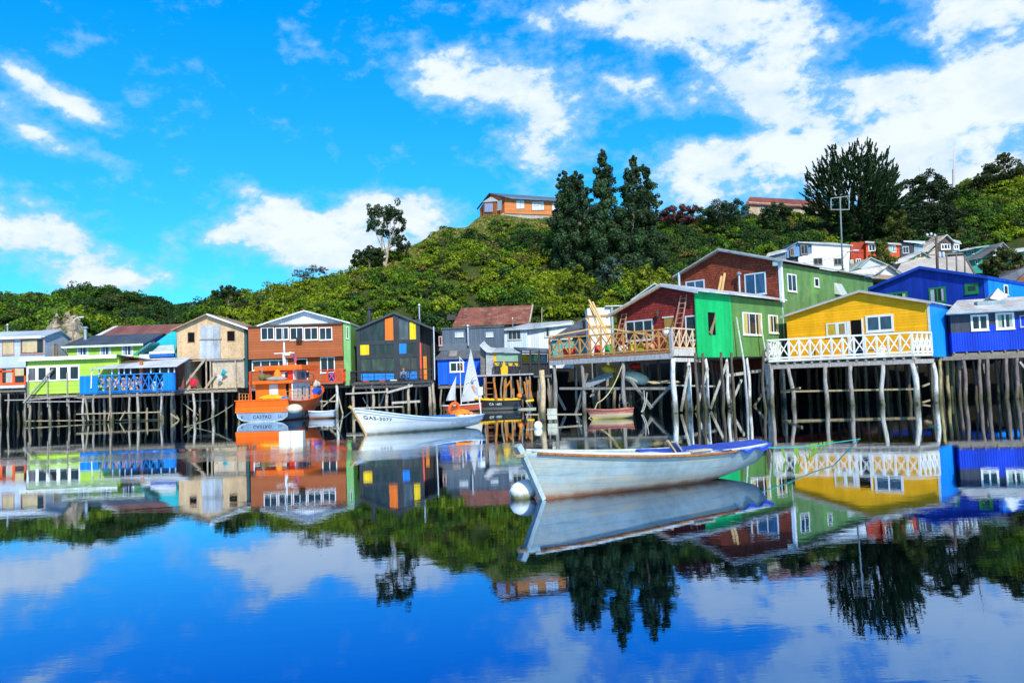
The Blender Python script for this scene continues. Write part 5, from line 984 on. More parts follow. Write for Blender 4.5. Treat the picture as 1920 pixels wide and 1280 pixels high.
ladder('wooden_ladder', 'short grey ladder standing in the dark under the wooden deck', at(1173, 772, 54), at(1172, 738, 54.4), .9, 3, WOOD((.2, .17, .13)), (1, 0, 0))
toys = [(1121, 658, 55.3, (.7, .02, .02), 'red plastic tub by the deck railing, left of the green one', 'tub'), (1067, 660, 56.4, (.65, .02, .02), 'red plastic box behind the left end of the deck railing', 'box'), (1141, 657, 54.8, (.0, .35, .08), 'green plastic cone-shaped tub by the deck railing', 'tub'),
 (1168, 655, 54.2, (.75, .75, .70), 'round white buoy lying behind the deck railing', 'buoy'), (1189, 655, 53.6, (.75, .6, .02), 'yellow plastic canister behind the deck railing', 'canister'), (1205, 652, 53.2, (.6, .5, .03), 'dull yellow basket behind the deck railing, right of the canister', 'basket'), (1252, 632, 52.6, (.75, .72, .68), 'white sack hung beside the doorway on the deck', 'sack'), (1218, 652, 52.8, (.55, .25, .15), 'brown-pink cloth heap behind the deck railing', 'cloth')]
for k, (x, y, Y, c, l, cat) in enumerate(toys):
    mb = MB(); s_ = .33
    if cat in ('buoy', 'sack', 'cloth'): mb.ball((0, 0, s_), (s_*1.1, s_, s_), 10, 7)
    elif cat in ('box', 'basket'): mb.lathe((0, 0, 0), [(.4, 0), (.46, .55), (.48, .6), (.4, .6)], 4)
    elif cat == 'canister': mb.lathe((0, 0, 0), [(.3, 0), (.32, .5), (.15, .68), (.08, .7), (.08, .8)], 8)
    else: mb.lathe((0, 0, 0), [(.3, 0), (.2, .7), (.23, .72)], 12)
    o = mb.build(cat.replace(' ', '_'), M(c, .4)); p = at(x, y, Y); o.location = (p.x, p.y, zD if y > 640 else p.z); tag(o, l, cat)

# --- upper red-brown shingle house with green side
t = house('stilt_house', 'tall brown-red shingled house with a long olive green side, behind the red house', 'house', 1468, 600, RED.W((0, D1, 0)).y, ANG, GRT)
o_ = t.P([(1463, 600), (1463, 491), (1353, 468.5), (1276, 515)]); uL = o_[3][0]; zc = o_[1][1]; De = t.hu(1640, 600, 0)[0]; zT0, zT1 = t.hu(1468, 492, .03)[1], t.hu(1652, 526, .03)[1]
ub = 0
t.part('wall', MB().pv([(0, 2.6), (0, zc), (o_[2][0], o_[2][1]-.1), (uL, o_[3][1]), (uL, 2.6)], 0, De), SHING((.25, .055, .028)))
zS = zf-.05
t.part('side_wall', MB().pu([(.02, zS), (.02, zT0-.1), (De, zT1), (De, zS)], .003, .05), VERT((.115, .25, .075), .14, .4, rust=(.16, .26, .10)))
rp = [(uL-.5, o_[3][1]-.1), (o_[2][0], o_[2][1]+.1), (.5, zc+.1)]; t.part('roof', MB().pv(chevron(rp, .12), -.5, De+.2), ROOFM((.42, .46, .50), .2, .35, 1)); t.part('verge_board', MB().pv(chevron([(a, z-.12) for a, z in rp[1:]], .12), -.56, -.5), M((.20, .25, .3))); t.part('verge_board', MB().pv(chevron([(a, z-.12) for a, z in rp[:2]], .12), -.56, -.5), WOOD((.16, .12, .08)))
t.part('corner_board', MB().box((-.14, -.05, 4.5), (.07, 0, zc)), M((.6, .7, .85), .5)); t.part('corner_board', MB().box((.051, -.05, zt1), (.09, .25, zc+.05)), M(WHITE)); t.part('gutter_box', MB().box((-.35, -.5, zc-.3), (.05, -.1, zc+.02)), M((.3, .5, .5)))
for (x0, y0, x1, y1, n_) in [(485, 255, 628, 402, 2), (92, 305, 218, 370, 2)]: a, b = C6(x0, y0), C6(x1, y1); window(t, a[0], a[1], b[0], b[1], cols=n_, frame=(.5, .62, .72), fw=.1, glass=GLASS((.02, .06, .13), 1))
for (x0, y0, x1, y1, n_) in [(768, 262, 828, 380, 2), (947, 287, 978, 350, 1)]: a, b = C6(x0, y0), C6(x1, y1); window(t, a[0], a[1], b[0], b[1], side=.05, cols=n_, frame=WHITE, fw=.1)
a, b = t.hu(*C6(1080, 320), .05), t.hu(*C6(1135, 400), .05); t.part('vent_hood', MB().prism([(.05, a[0], b[1]), (.05, a[0], a[1]), (.55, a[0]+.1, b[1]-.15)], (0, (b[0]-a[0]), 0)), M((.5, .55, .5), .4))
t.part('side_patch', MB().box((.05, t.hu(1519, 530, .05)[0], t.hu(1519, 550, .05)[1]), (.062, t.hu(1535, 530, .05)[0], t.hu(1519, 520, .05)[1])), M((.13, .30, .07), .6))
f = t.hv(*C6(448, 300), -.3); t.part('flue', MB().tube([(f[0], -.3, f[1]-2.2), (f[0], -.3, f[1]+.35)], .08), M((.6, .62, .66), .3, .5)); t.part('flue_cap', MB().lathe((f[0], -.3, f[1]+.35), [(.1, 0), (.2, .05), (.2, .2), (.05, .3)], 10), M((.2, .22, .25)))
f = t.hv(1273, 518, -.5); t.part('flue', MB().tube([(f[0], -.5, f[1]-2.5), (f[0], -.5, f[1]+.3)], .1), M((.65, .7, .75), .3, .5))
for x, y0, x1, y1, l in [(1347, 549, 1353, 518, 'thin pale board, left of the two sticking up over the red house roof'), (1353, 550, 1359, 512, 'thin pale board, right of the two sticking up over the red house roof')]: tag(MB().beam(at(x, y0, 57.5), at(x1, y1, 58), .12).build('lumber_board', NW), l, 'board', 'boards leaning on the upper red wall')
stiltgrid(t, midp(uL, 0, 5), [1, 4, 7], 2.7, rnd)
t = house('house', 'small teal gable with white roof edge behind the left slope of the red house', 'house', 1187, 600, 64, 20)
o_ = t.P([(1187, 600), (1187, 561), (1228, 533), (1262, 545), (1262, 600)]); t.part('wall', MB().pv(o_, 0, 5), CLAP((.02, .30, .32), .2)); t.part('roof', MB().pv(chevron(t.P([(1184, 562), (1228, 531), (1270, 546)]), .12), -.3, 5.2), ROOFM((.5, .55, .55), .2, .3, 1)); window(t, 1224, 536, 1236, 549, 0, 1, 1, (.1, .3, .5), .08)

# --- yellow house
t = YEL = house('stilt_house', 'bright yellow gabled stilt house with a sky-blue side and a white cross-braced balcony', 'house', 1747, 668, 53, 42, GRT)
zf = t.hv(1745, 666)[1]; o_ = t.P([(1742, 566), (1614, 546.5), (1474, 589)]); uL = o_[2][0]
YW = CLAP((.86, .41, .002), .2, .2)
t.part('wall', MB().pv([(0, zf), (0, o_[0][1]), (o_[1][0], o_[1][1]), (uL, o_[2][1]), (uL, zf)], 0, 13), YW)
t.part('side_wall', MB().pu([(.02, zf-.1), (.02, o_[0][1]), (13, o_[0][1]), (13, zf-.1)], .003, .04), M((.0, .26, .85), .55, amt=.22)); t.part('corner_board', MB().box((-.1, -.03, zf), (.05, 0, o_[0][1])), M((.6, .6, .5)))
rp = [(uL-.35, o_[2][1]-.12), (o_[1][0], o_[1][1]+.1), (.25, o_[0][1]+.02)]; t.part('roof', MB().pv(chevron(rp, .1), -.3, 13.2), ROOFM((.42, .45, .5), .2, .3, 1)); t.part('verge_board', MB().pv(chevron([(a, z-.06) for a, z in rp], .12), -.36, -.3), M((.48, .46, .40)))
c8 = lambda x, y: (1520+x/8, 570+y/8)
a, b = c8(825, 185), c8(1245, 430); window(t, a[0], a[1]-3, b[0], b[1]-2, cols=2, frame=(.72, .76, .84), fw=.14, glass=GLASS((.03, .06, .10), 2))
a, b = c8(395, 270), c8(540, 480); window(t, a[0], a[1], b[0], b[1], cols=1, frame=(.72, .76, .84), fw=.12, glass=GLASS((.25, .16, .05), 1)); a, b = c8(235, 285), c8(395, 485); window(t, a[0], a[1], b[0], b[1], cols=1, frame=(.7, .7, .72), fw=.1, glass=GLASS((.45, .30, .01), 1))
p, q = t.hv(*c8(540, 260)), t.hv(*c8(600, 480)); t.part('door_leaf', MB().box((p[0], -.06, zf), (q[0], 0, p[1])), M((.68, .74, .82))); p, q = t.hv(*c8(600, 245)), t.hv(*c8(775, 480)); t.part('doorway', MB().box((p[0], -.02, zf), (q[0], .0, p[1])), HOLE()); t.part('door_frame', MB().box((q[0], -.06, zf), (q[0]+.1, 0, p[1]+.1)), M(WHITE))
A = at(1711, 661, 51.4); B = at(1441, 672, 55.6); zD = zf+.12; LA, LB = t.L(A), t.L(B); LC = t.L(at(1748, 664, 52.4)); deckpoly(t, [(LA.x, LA.y), (LC.x, LC.y), (0, 0), (uL, 0), (uL-2.5, 1.0), (LB.x, LB.y)], zD, c=(.3, .26, .22))
WR = M((.76, .76, .74), .5, amt=.15)
for P0, P1, n_, h_ in [((LA.x, LA.y), (LB.x, LB.y), 13, 1.36), ((LA.x+.02, LA.y+.02), (LC.x, LC.y), 4, 1.36), ((LB.x, LB.y), (uL-.8, .6), 5, 1.36)]: t.part('railing', rail((P0[0], P0[1], zD), (P1[0], P1[1], zD), h_, n_, .11), WR)
mb = MB().beam((LA.x, LA.y, zD-.08), (LB.x, LB.y, zD-.08), .1, .16); mb.beam((LA.x, LA.y, zD-.08), (LC.x, LC.y, zD-.08), .1, .16); t.part('edge_board', mb, M((.66, .64, .6), .6)); 
mb = MB().beam((LA.x, LA.y+.15, zD-.5), (LB.x, LB.y+.15, zD-.5), .16, .28); mb.beam((LA.x, LA.y+.15, zD-.5), (LC.x, LC.y+.1, zD-.5), .16, .28); t.part('edge_beam', mb, WOOD((.36, .33, .31)))
mb = MB()
for i in range(17): p = LA.lerp(LB, i/16); mb.box((p.x-.06, p.y+.02, zD-.36), (p.x+.06, p.y+1.5, zD-.19))
t.part('joist', mb, WOOD((.4, .34, .24)))
for fr, ln in [(.01, 0), (.20, 0), (.42, .05), (.60, .0), (.865, .2), (.985, 0)]:
    p = LA.lerp(LB, fr); stilt(t, p.x, p.y+.15, zD-.6, .19 if fr < .1 else .15, ln, rnd=rnd, matc=(.52, .50, .46) if fr < .3 else (.33, .29, .27))
stilt(t, LC.x, LC.y+.1, zD-.6, .15, rnd=rnd, matc=(.6, .6, .58)); p = LA.lerp(LB, .12); stilt(t, p.x+.6, p.y+2, zD-.3, .16, rnd=rnd, matc=(.3, .26, .2))
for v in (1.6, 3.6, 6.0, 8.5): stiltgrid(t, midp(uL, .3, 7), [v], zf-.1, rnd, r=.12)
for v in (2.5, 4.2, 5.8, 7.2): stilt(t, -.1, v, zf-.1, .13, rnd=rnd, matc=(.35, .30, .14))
mb = MB()
for (x0, y0, x1, y1) in [(1465, 734, 1720, 729), (1465, 735, 1500, 727)]: a, b = t.L(at(x0, y0, 55.4)), t.L(at(x1, y1, 52.4)); mb.beam(a, b, .12)
for (x0, y0, x1, y1) in [(1730, 724, 1742, 719), (1730, 754, 1743, 750)]: mb.beam(t.L(at(x0, y0, 51.8)), t.L(at(x1, y1, 52.3)), .1)
t.part('brace', mb, WOOD((.36, .28, .16)))
o = MB().box((-.9, -.2, .4), (.9, .2, .46)).box((-.85, -.15, 0), (-.75, .15, .4)).box((.75, -.15, 0), (.85, .15, .4)).build('bench', M((.02, .14, .5))); o.location = t.W((-4.1, -.5, zD)); o.rotation_euler = (0, 0, R(-42)); tag(o, 'blue bench behind the white railing by the yellow wall', 'bench')
o = MB().box((-.8, -.3, .62), (.8, .3, .68)).box((-.7, -.2, 0), (-.6, .2, .62)).box((.6, -.2, 0), (.7, .2, .62)).build('table', M((.5, .38, .08))); o.location = t.W((-6.9, -.7, zD)); o.rotation_euler = (0, 0, R(-42)); tag(o, 'low yellow-brown table behind the white railing, left of the open door', 'table')
o = MB().lathe((0, 0, 0), [(.25, 0), (.3, .5), (.2, .55)], 10).build('bucket', M((.7, .72, .75))); o.location = t.W((-2.9, -.9, zD)); tag(o, 'white bucket on the balcony at the right of the yellow house', 'bucket')

# --- deep blue house behind
t = house('stilt_house', 'deep blue gabled house with green window frames rising behind the yellow house', 'house', 1856, 600, 66, 48.5, GRT)
o_ = t.P([(1856, 519), (1727, 502), (1626, 542)]); uL = o_[2][0]; zb = 3.2
t.part('wall', MB().pv([(0, zb), (0, o_[0][1]), (o_[1][0], o_[1][1]), (uL, o_[2][1]), (uL, zb)], 0, 16), VERT((.0, .035, .40), .3, .25, corr=False))
t.part('side_wall', MB().pu([(.02, zb), (.02, o_[0][1]), (16, o_[0][1]), (16, zb)], .003, .04), VERT((.0, .22, .85), .3, .08))
rp = [(uL-.4, o_[2][1]-.1), (o_[1][0], o_[1][1]+.14), (.15, o_[0][1]+.08)]; t.part('roof', MB().pv(chevron(rp, .26), -.35, 16), M((.0, .05, .42), .5)); t.part('corner_board', MB().box((-.25, -.04, zb), (-.02, 0, o_[0][1]-.15)), M((.0, .10, .62)))
c7 = lambda x, y: (1660+x/7.385, 420+y/7.385); GF = (.01, .20, .05)
a, b = c7(1100, 822), c7(1290, 965); window(t, a[0], a[1], b[0], b[1], cols=1, frame=GF, fw=.22); a, b = c7(605, 875), c7(840, 1090); window(t, a[0], a[1], b[0], b[1], cols=2, frame=GF, fw=.14, curtain=(.4, .42, .55)); a, b = (1662, 548), (1702, 566); window(t, a[0], a[1], b[0], b[1], cols=2, frame=GF, fw=.14, curtain=(.5, .52, .45))
window(t, 1882, 534, 1889.5, 553, side=.04, cols=1, frame=WHITE, fw=.1); stiltgrid(t, midp(uL, 0, 6), [.5, 3, 6], zb, rnd)

# --- right-hand blue house
t = house('stilt_house', 'ultramarine stilt house with weathered plank band and pale patched roof at the right edge', 'house', 1786, 660, 55, 17, GRT)
zb = t.hv(1787, 660)[1]; zt = t.hv(1786, 588)[1]; zmid = t.hv(1787, 624)[1]; zw = t.hv(1850, 600)[1]; ur = 11.0; W0 = t.hv(1820, 600)[0]
t.part('wall', MB().box((0, 0, zb), (ur, 7, zmid)), VERT((.0, .045, .55), .16, .25)); t.part('upper_wall', MB().box((0, .02, zmid), (ur, 7, zt)), VERT((.05, .055, .075), .14, .35, corr=False)); a = t.hv(1903, 600)[0]; t.part('wall_panel', MB().box((a, -.02, zmid), (ur, .02, zt-.45)), VERT((.0, .045, .55), .16, .25))
a = t.hv(1855, 610)[0]; b = t.hv(1866, 610)[0]; t.part('wall_panel', MB().box((a, -.02, zmid), (b, .02, zmid+.45)), VERT((.0, .045, .55), .16, .25))
window(t, 1820, 589.5, 1853.5, 619.5, cols=2, frame=WHITE, fw=.13); window(t, 1866.5, 586, 1902, 617, cols=2, frame=WHITE, fw=.13, curtain=(.3, .4, .3)); window(t, 1912, 590, 1960, 612, cols=2, frame=(.4, .42, .42), fw=.06)
ra, rb = t.hv(1777, 584, -.5), t.hv(1838, 566, 2.6); t.part('roof', MB().slab([(-.35, -.5, zt+.02), (ur, -.5, zt+.02), (ur, 3.2, zt+1.15), (1.2, 3.2, zt+1.15)], .09), ROOFM((.55, .56, .58), .2, .3, 0, rust=(.42, .33, .27))); t.part('roof', MB().slab([(1.2, 3.22, zt+1.15), (ur, 3.22, zt+1.15), (ur, 7.3, zt), (1.2, 7.3, zt)], .09), ROOFM((.5, .52, .54)))
t.part('gutter', MB().tube([(-.35, -.55, zt-.02), (ur, -.55, zt+.0)], .09), M((.35, .42, .46)))
p = [tuple(t.L(at(*q))) for q in [(1857, 558, 56), (1871, 540, 56.6), (1889, 555, 57.4), (1877, 562, 56.4)]]; t.part('dormer_roof', MB().prism(p, (0, 0, -.06)), M((.74, .76, .78), .4)); p = [tuple(t.L(at(*q))) for q in [(1838, 568, 56.2), (1871, 540.5, 56.7), (1857, 559, 56.1)]]; t.part('dormer_roof', MB().prism(p, (.02, .1, -.02)), M((.12, .13, .15)))
q = t.hv(1860, 566, 1.2); t.part('dormer_wall', MB().box((q[0]-.9, 1.2, zt+.2), (q[0]+.9, 2.4, q[1]+.1)), M((.3, .36, .4)))
t.part('floor_beam', MB().box((-1.2, .0, zb-.55), (ur, .16, zb-.3)), WOOD((.22, .19, .16))); joists(t, 0, ur, .1, 7, zb, 14, (.26, .22, .16), deck=False)
for x in (1804, 1809, 1839, 1852, 1888, 1909, 1925, 1950): stilt(t, t.hv(x, 700, .1)[0], .12 if x != 1804 else .9, zb-.4, .13, -.15, rnd=rnd, matc=(.20, .155, .14))
for v in (2, 4, 6): stiltgrid(t, midp(-.5, ur, 8), [v], zb-.3, rnd)
p, q = t.hv(1912, 678, 0), t.hv(1940, 712, 0); t.part('brace', MB().beam((p[0], 0, p[1]), (q[0], 0, q[1]), .12), WOOD((.45, .42, .4)))

# ================================================================ HOUSES ON THE SLOPE
def hs(label, px, py, Y, ang=0.0, name='house'):
    p = at(px, py, Y); return T(name, label, 'house', (p.x, p.y, p.z), R(ang), 'houses on the slope')
WP = lambda c=(.72, .74, .76): M(c, .6, amt=.12)
def win_(t, a, b, c, d, **k): window(t, a, b, c, d, **dict(dict(frame=(.25, .18, .14), fw=.1), **k))
t = hs('white house with blue left wing and three brown-framed windows on the slope', 1596, 505, 104)
o_ = t.P([(1522, 512), (1522, 458), (1594, 461), (1592, 505), (1590, 515)]); t.part('wall', MB().pv(o_, 0, 7), WP()); o2 = t.P([(1494, 515), (1476, 500), (1476, 478), (1522, 475), (1522, 515)], .1); t.part('lower_wall', MB().pv(t.P([(1497, 512), (1497, 482), (1523, 475), (1523, 512)], .05), .05, 6), WP())
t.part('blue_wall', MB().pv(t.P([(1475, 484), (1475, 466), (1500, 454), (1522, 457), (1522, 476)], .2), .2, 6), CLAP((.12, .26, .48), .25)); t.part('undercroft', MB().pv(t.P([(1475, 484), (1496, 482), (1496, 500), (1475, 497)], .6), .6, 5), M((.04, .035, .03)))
t.part('roof', MB().slab([(t.hv(1496, 453, -.3)[0], -.3, t.hv(1496, 453, -.3)[1]), (.3, -.3, t.hv(1597, 459, -.3)[1]), (.3, 6, t.hv(1597, 456, 6)[1]+.2), (t.hv(1496, 453)[0], 6, t.hv(1496, 453)[1]+.3)], .15), M((.45, .48, .5), .5)); t.part('roof', MB().slab([t.L(at(1472, 467, 104)), t.L(at(1497, 452.5, 104)), t.L(at(1500, 452, 109)), t.L(at(1476, 466, 109))], .12), M((.2, .24, .3)))
for q in [(1525, 483.5, 1542, 496.5), (1563, 484, 1578, 497), (1501, 459, 1515, 477), (1481, 465, 1489, 480)]: win_(t, *q, cols=2)
t = hs('low lean-to with a pale sheet roof left of the white hillside house', 1440, 500, 103)
t.part('roof', MB().slab([t.L(at(1436, 480, 102.5)), t.L(at(1475, 470, 102.5)), t.L(at(1475, 466, 106)), t.L(at(1440, 474, 106))], .12), ROOFM((.55, .56, .55))); t.part('wall', MB().pv(t.P([(1438, 500), (1440, 481), (1474, 472), (1474, 500)], 0), 0, 4), CLAP((.16, .22, .28), .25)); win_(t, 1446, 482, 1456, 492)
t = hs('red-orange two-winged house with small white windows on the slope', 1687, 480, 108)
RO = (.62, .075, .015); t.part('wall', MB().pv(t.P([(1624, 485), (1624, 453.5), (1687, 457), (1687, 482)], 0), 0, 6), M(RO, .6)); t.part('side_wing', MB().pv(t.P([(1595, 500), (1595, 455), (1624, 453), (1624, 492)], .5), .5, 6), M((.42, .04, .012), .6)); t.part('roof', MB().slab([t.L(at(1622, 453, 107.6)), t.L(at(1690, 457.5, 107.6)), t.L(at(1690, 456, 113)), t.L(at(1622, 452, 113))], .14), M((.5, .5, .5)))
for q in [(1628, 457.5, 1641, 471), (1673, 460, 1680, 473), (1594.5, 487, 1600, 499), (1604.5, 485, 1614, 496)]: win_(t, *q, frame=WHITE, cols=2, rows=1)
t.part('side_panel', MB().pv(t.P([(1666, 460), (1673, 460), (1674, 474), (1666, 472)], -.05), -.05, 0), M((.25, .5, .45)))
t = hs('dark weathered timber house between the red-orange house and the grey-brown gabled house', 1714, 480, 109)
t.part('wall', MB().pv(t.P([(1688, 482), (1688, 460), (1697, 453), (1713, 457), (1714, 482)], 0), 0, 6), VERT((.06, .055, .07), .3, .3, corr=False)); t.part('roof', MB().slab([t.L(at(1694, 451.5, 108.6)), t.L(at(1735, 456.5, 108.6)), t.L(at(1735, 452, 114)), t.L(at(1697, 451, 114))], .12), M((.55, .62, .68))); win_(t, 1692, 462, 1704, 475, frame=(.4, .45, .5)); t.part('lean_to', MB().pv(t.P([(1714, 482), (1714, 459), (1730, 459), (1730, 470), (1722, 482)], .1), .1, 4), CLAP((.25, .38, .45), .25))
t = hs('grey-brown gabled house with white windows and a small blue-white side wing on the slope', 1785, 480, 112)
t.part('wall', MB().pv(t.P([(1757, 485), (1757, 454), (1773, 441.5), (1786, 453), (1786, 485)], 0), 0, 7), SHING((.12, .09, .08))); t.part('roof', MB().pv(chevron(t.P([(1752, 459), (1773, 440), (1789, 455)]), .15), -.4, 7), M((.48, .48, .48), .5)); t.part('wing', MB().pv(t.P([(1786, 480), (1786, 456), (1799, 457), (1799, 480)], .1), .1, 5), M((.42, .5, .58)))
t.part('wing_roof', MB().slab([t.L(at(1784, 452, 112)), t.L(at(1803, 456.5, 112)), t.L(at(1800, 452, 116)), t.L(at(1788, 449, 116))], .1), M((.5, .55, .58))); t.part('long_roof', MB().slab([t.L(at(1716, 474, 110)), t.L(at(1740, 470, 109.6)), t.L(at(1773, 441, 112)), t.L(at(1748, 444, 115))], .12), ROOFM((.52, .50, .48), .3, .3, rust=(.40, .22, .12))); t.part('front_wing', MB().pv(t.P([(1738, 486), (1738, 472), (1757, 462), (1757, 486)], -.2), -.2, 3), WP((.5, .45, .4)))
for q in [(1764, 457, 1782, 468), (1787.5, 458, 1798, 468)]: win_(t, *q, frame=WHITE, fw=.14, cols=3 if q[0] < 1770 else 2)
t = hs('pale yellow gable with two small dark windows under a long white roof on the slope', 1741, 492, 105)
t.part('wall', MB().pv(t.P([(1690, 490), (1727, 474), (1742, 483), (1742, 500), (1690, 500)], 0), 0, 5), WP((.62, .60, .42))); t.part('roof', MB().slab([t.L(at(1650, 499, 103)), t.L(at(1690, 491, 103)), t.L(at(1730, 471.5, 105)), t.L(at(1716, 472, 110))], .12), ROOFM((.6, .62, .62), .3)); t.part('roof', MB().pv(chevron(t.P([(1727, 472), (1745, 483)]), .1), -.3, 4.5), M((.5, .55, .55)))
for q in [(1720, 477, 1725, 481), (1726.5, 477, 1732, 481)]: win_(t, *q, cols=1, fw=.05)
t = hs('large shed with a broad pale grey roof just above the deep blue gabled roof', 1830, 515, 96)
a, b, c, d = [t.L(at(*q)) for q in [(1672, 522, 94), (1829, 516, 94), (1808, 479, 101), (1693, 488, 101)]]; t.part('roof', MB().slab([a, b, c, d], .12), ROOFM((.52, .47, .43), .4, .25)); t.part('wall', MB().box((a.x+.3, .3, -4), (b.x-.3, 4, b.z-.1)), M((.2, .18, .16))); t.part('verge', MB().beam(b, c, .2), WOOD((.16, .12, .10)))
t = hs('small white gabled shed under the street lamp on the slope, upper of two', 1665, 500, 101)
t.part('wall', MB().pv(t.P([(1611, 502), (1631, 484), (1660, 497), (1660, 508), (1611, 508)]), 0, 5), WP((.5, .54, .6))); t.part('roof', MB().pv(chevron(t.P([(1608, 503), (1631, 482.5), (1664, 497)]), .12), -.3, 5.5), ROOFM((.45, .55, .5), .2, .2, 1))
t = hs('small white gabled shed just above the long green wall, lower of two', 1700, 515, 92)
t.part('wall', MB().pv(t.P([(1642, 516), (1665, 498), (1695, 520), (1642, 522)]), 0, 4), WP((.62, .62, .62))); t.part('roof', MB().slab([t.L(at(1590, 510, 90)), t.L(at(1640, 514, 90)), t.L(at(1666, 497, 92)), t.L(at(1646, 497.5, 97))], .1), ROOFM((.58, .56, .52))); t.part('roof', MB().slab([t.L(at(1666, 497, 91.5)), t.L(at(1702, 521, 91.5)), t.L(at(1705, 519, 95)), t.L(at(1668, 496, 95))], .1), M((.16, .18, .2)))
t.part('porch_roof', MB().slab([t.L(at(1634, 520, 90)), t.L(at(1685, 523, 90)), t.L(at(1680, 517, 91.6)), t.L(at(1642, 514, 91.6))], .1), M((.32, .24, .2)))
t = hs('teal timber house with long pale roof edge right of the grey-brown gabled house', 1855, 480, 108)
TL = CLAP((.03, .22, .20), .25); t.part('wall', MB().pv(t.P([(1806, 490), (1806, 468), (1829, 464), (1830, 490)]), 0, 5), TL); t.part('side_wall', MB().pv(t.P([(1829.5, 490), (1829.5, 464), (1855, 460), (1850, 485)], .2), .2, 5), CLAP((.05, .42, .33), .25)); t.part('roof', MB().slab([t.L(at(1798, 470, 107)), t.L(at(1830, 464, 107)), t.L(at(1858, 459, 109)), t.L(at(1812, 465, 111))], .12), M((.42, .46, .46))); win_(t, 1812, 469, 1826, 477, frame=(.4, .45, .5), cols=3)
t = hs('lower teal house with a dark roof on the slope beside the olive tree', 1845, 510, 104)
t.part('wall', MB().pv(t.P([(1818, 512), (1818, 487), (1842, 482), (1842, 512)]), 0, 5), CLAP((.02, .28, .24), .25)); t.part('roof', MB().slab([t.L(at(1812, 487, 103)), t.L(at(1840, 482, 103)), t.L(at(1880, 456, 106)), t.L(at(1856, 459, 109))], .14), M((.10, .10, .11))); win_(t, 1828, 488, 1833, 495, frame=WHITE, cols=1, fw=.07); t.part('gable', MB().pv(t.P([(1862, 470), (1879, 456), (1892, 467), (1890, 478), (1862, 480)], 1), 1, 4), WP((.5, .5, .46))); t.part('gable_roof', MB().pv(chevron(t.P([(1860, 472), (1879, 454), (1894, 468)], .8), .12), .6, 4.2), M((.25, .25, .26)))
t = hs('pale teal house half hidden by the olive tree at the right edge', 1925, 500, 100)
t.part('wall', MB().pv(t.P([(1905, 505), (1905, 474), (1935, 470), (1935, 505)]), 0, 5), CLAP((.10, .40, .32), .25)); t.part('roof', MB().slab([t.L(at(1900, 472, 99)), t.L(at(1940, 466, 99)), t.L(at(1940, 462, 104)), t.L(at(1904, 466, 104))], .12), M((.55, .56, .55))); win_(t, 1912, 480, 1920, 492, frame=WHITE)
t = hs('brown house with a dark grey ribbed roof at the right edge above the blue roofs', 1900, 530, 86)
a, b, c, d = [t.L(at(*q)) for q in [(1872, 522, 84), (1903, 526, 84), (1935, 496, 86), (1876, 504, 90)]]; t.part('roof', MB().slab([a, b, c, d], .12), ROOFM((.13, .14, .17), .3)); t.part('wall', MB().pv(t.P([(1890, 545), (1904, 526), (1932, 500), (1940, 545)], -.5), -.5, 4), CLAP((.20, .08, .04), .25)); t.part('back_wall', MB().box((a.x+.3, .5, -3), (0, 4, a.z-.1)), M((.2, .2, .2)))

# hilltop house
p = at(965, 404, 168); t = T('hilltop_house', 'orange timber house with a dark low gabled roof alone on the hilltop', 'house', (p.x, p.y, p.z-.5), R(0))
c10 = lambda x, y: (880+x/10.667, 340+y/10.667); HO = CLAP((.60, .20, .055), .3, .12)
fr = t.P([c10(705, 650), c10(705, 315), c10(1700, 400), c10(1700, 670)], 0); t.part('wall', MB().pv(t.P([c10(705, 640), c10(705, 335), c10(1750, 395), c10(1800, 680)]), 0, 7), HO)
# gable side turned away to the left: built on a plane swung back
gl = [t.L(at(*c10(x, y), Y)) for x, y, Y in [(705, 645, 168), (705, 330, 168), (400, 250, 172), (205, 560, 175), (215, 735, 175)]]; t.part('gable_wall', MB().prism(gl, (2.5, 2.2, 0)), CLAP((.46, .13, .035), .3, .12))
rf = [t.L(at(*c10(x, y), Y)) for x, y, Y in [(700, 300, 167), (1800, 378, 167), (1800, 330, 172), (400, 228, 171.5)]]; t.part('roof', MB().prism(rf, (0, 0, -.22)), M((.10, .14, .2), .4)); rf = [t.L(at(*c10(x, y), Y)) for x, y, Y in [(400, 226, 171.4), (390, 240, 171.2), (145, 548, 174.6), (160, 530, 179)]]; t.part('roof', MB().prism(rf, (.2, .3, -.2)), M((.05, .07, .12)))
win_(t, *c10(935, 370), *c10(1105, 552), frame=(.25, .24, .26), glass=M((.66, .68, .74), .3, amt=.1), cols=2, rows=2, fw=.08); win_(t, *c10(1250, 400), *c10(1500, 580), frame=(.25, .24, .26), glass=M((.66, .68, .74), .3, amt=.1), cols=4, rows=2, fw=.08); win_(t, *c10(1650, 430), *c10(1760, 590), frame=(.25, .24, .26), glass=M((.66, .68, .74), .3, amt=.1), fw=.08)
bp = [t.L(at(*c10(x, y), Y)) for x, y, Y in [(280, 720, 172.6), (285, 420, 172.6), (530, 400, 168.8), (540, 690, 168.8)]]; t.part('bay', MB().prism(bp, (1.5, 1.2, 0)), CLAP((.5, .14, .035), .3)); wq = [t.L(at(*c10(x, y), Y)) for x, y, Y in [(310, 615, 172.0), (315, 445, 172.0), (465, 440, 169.6), (470, 610, 169.6)]]; t.part('window', MB().prism([q+Vector((-.06, -.06, 0)) for q in wq], (.05, .04, 0)), M((.5, .5, .72), .3))
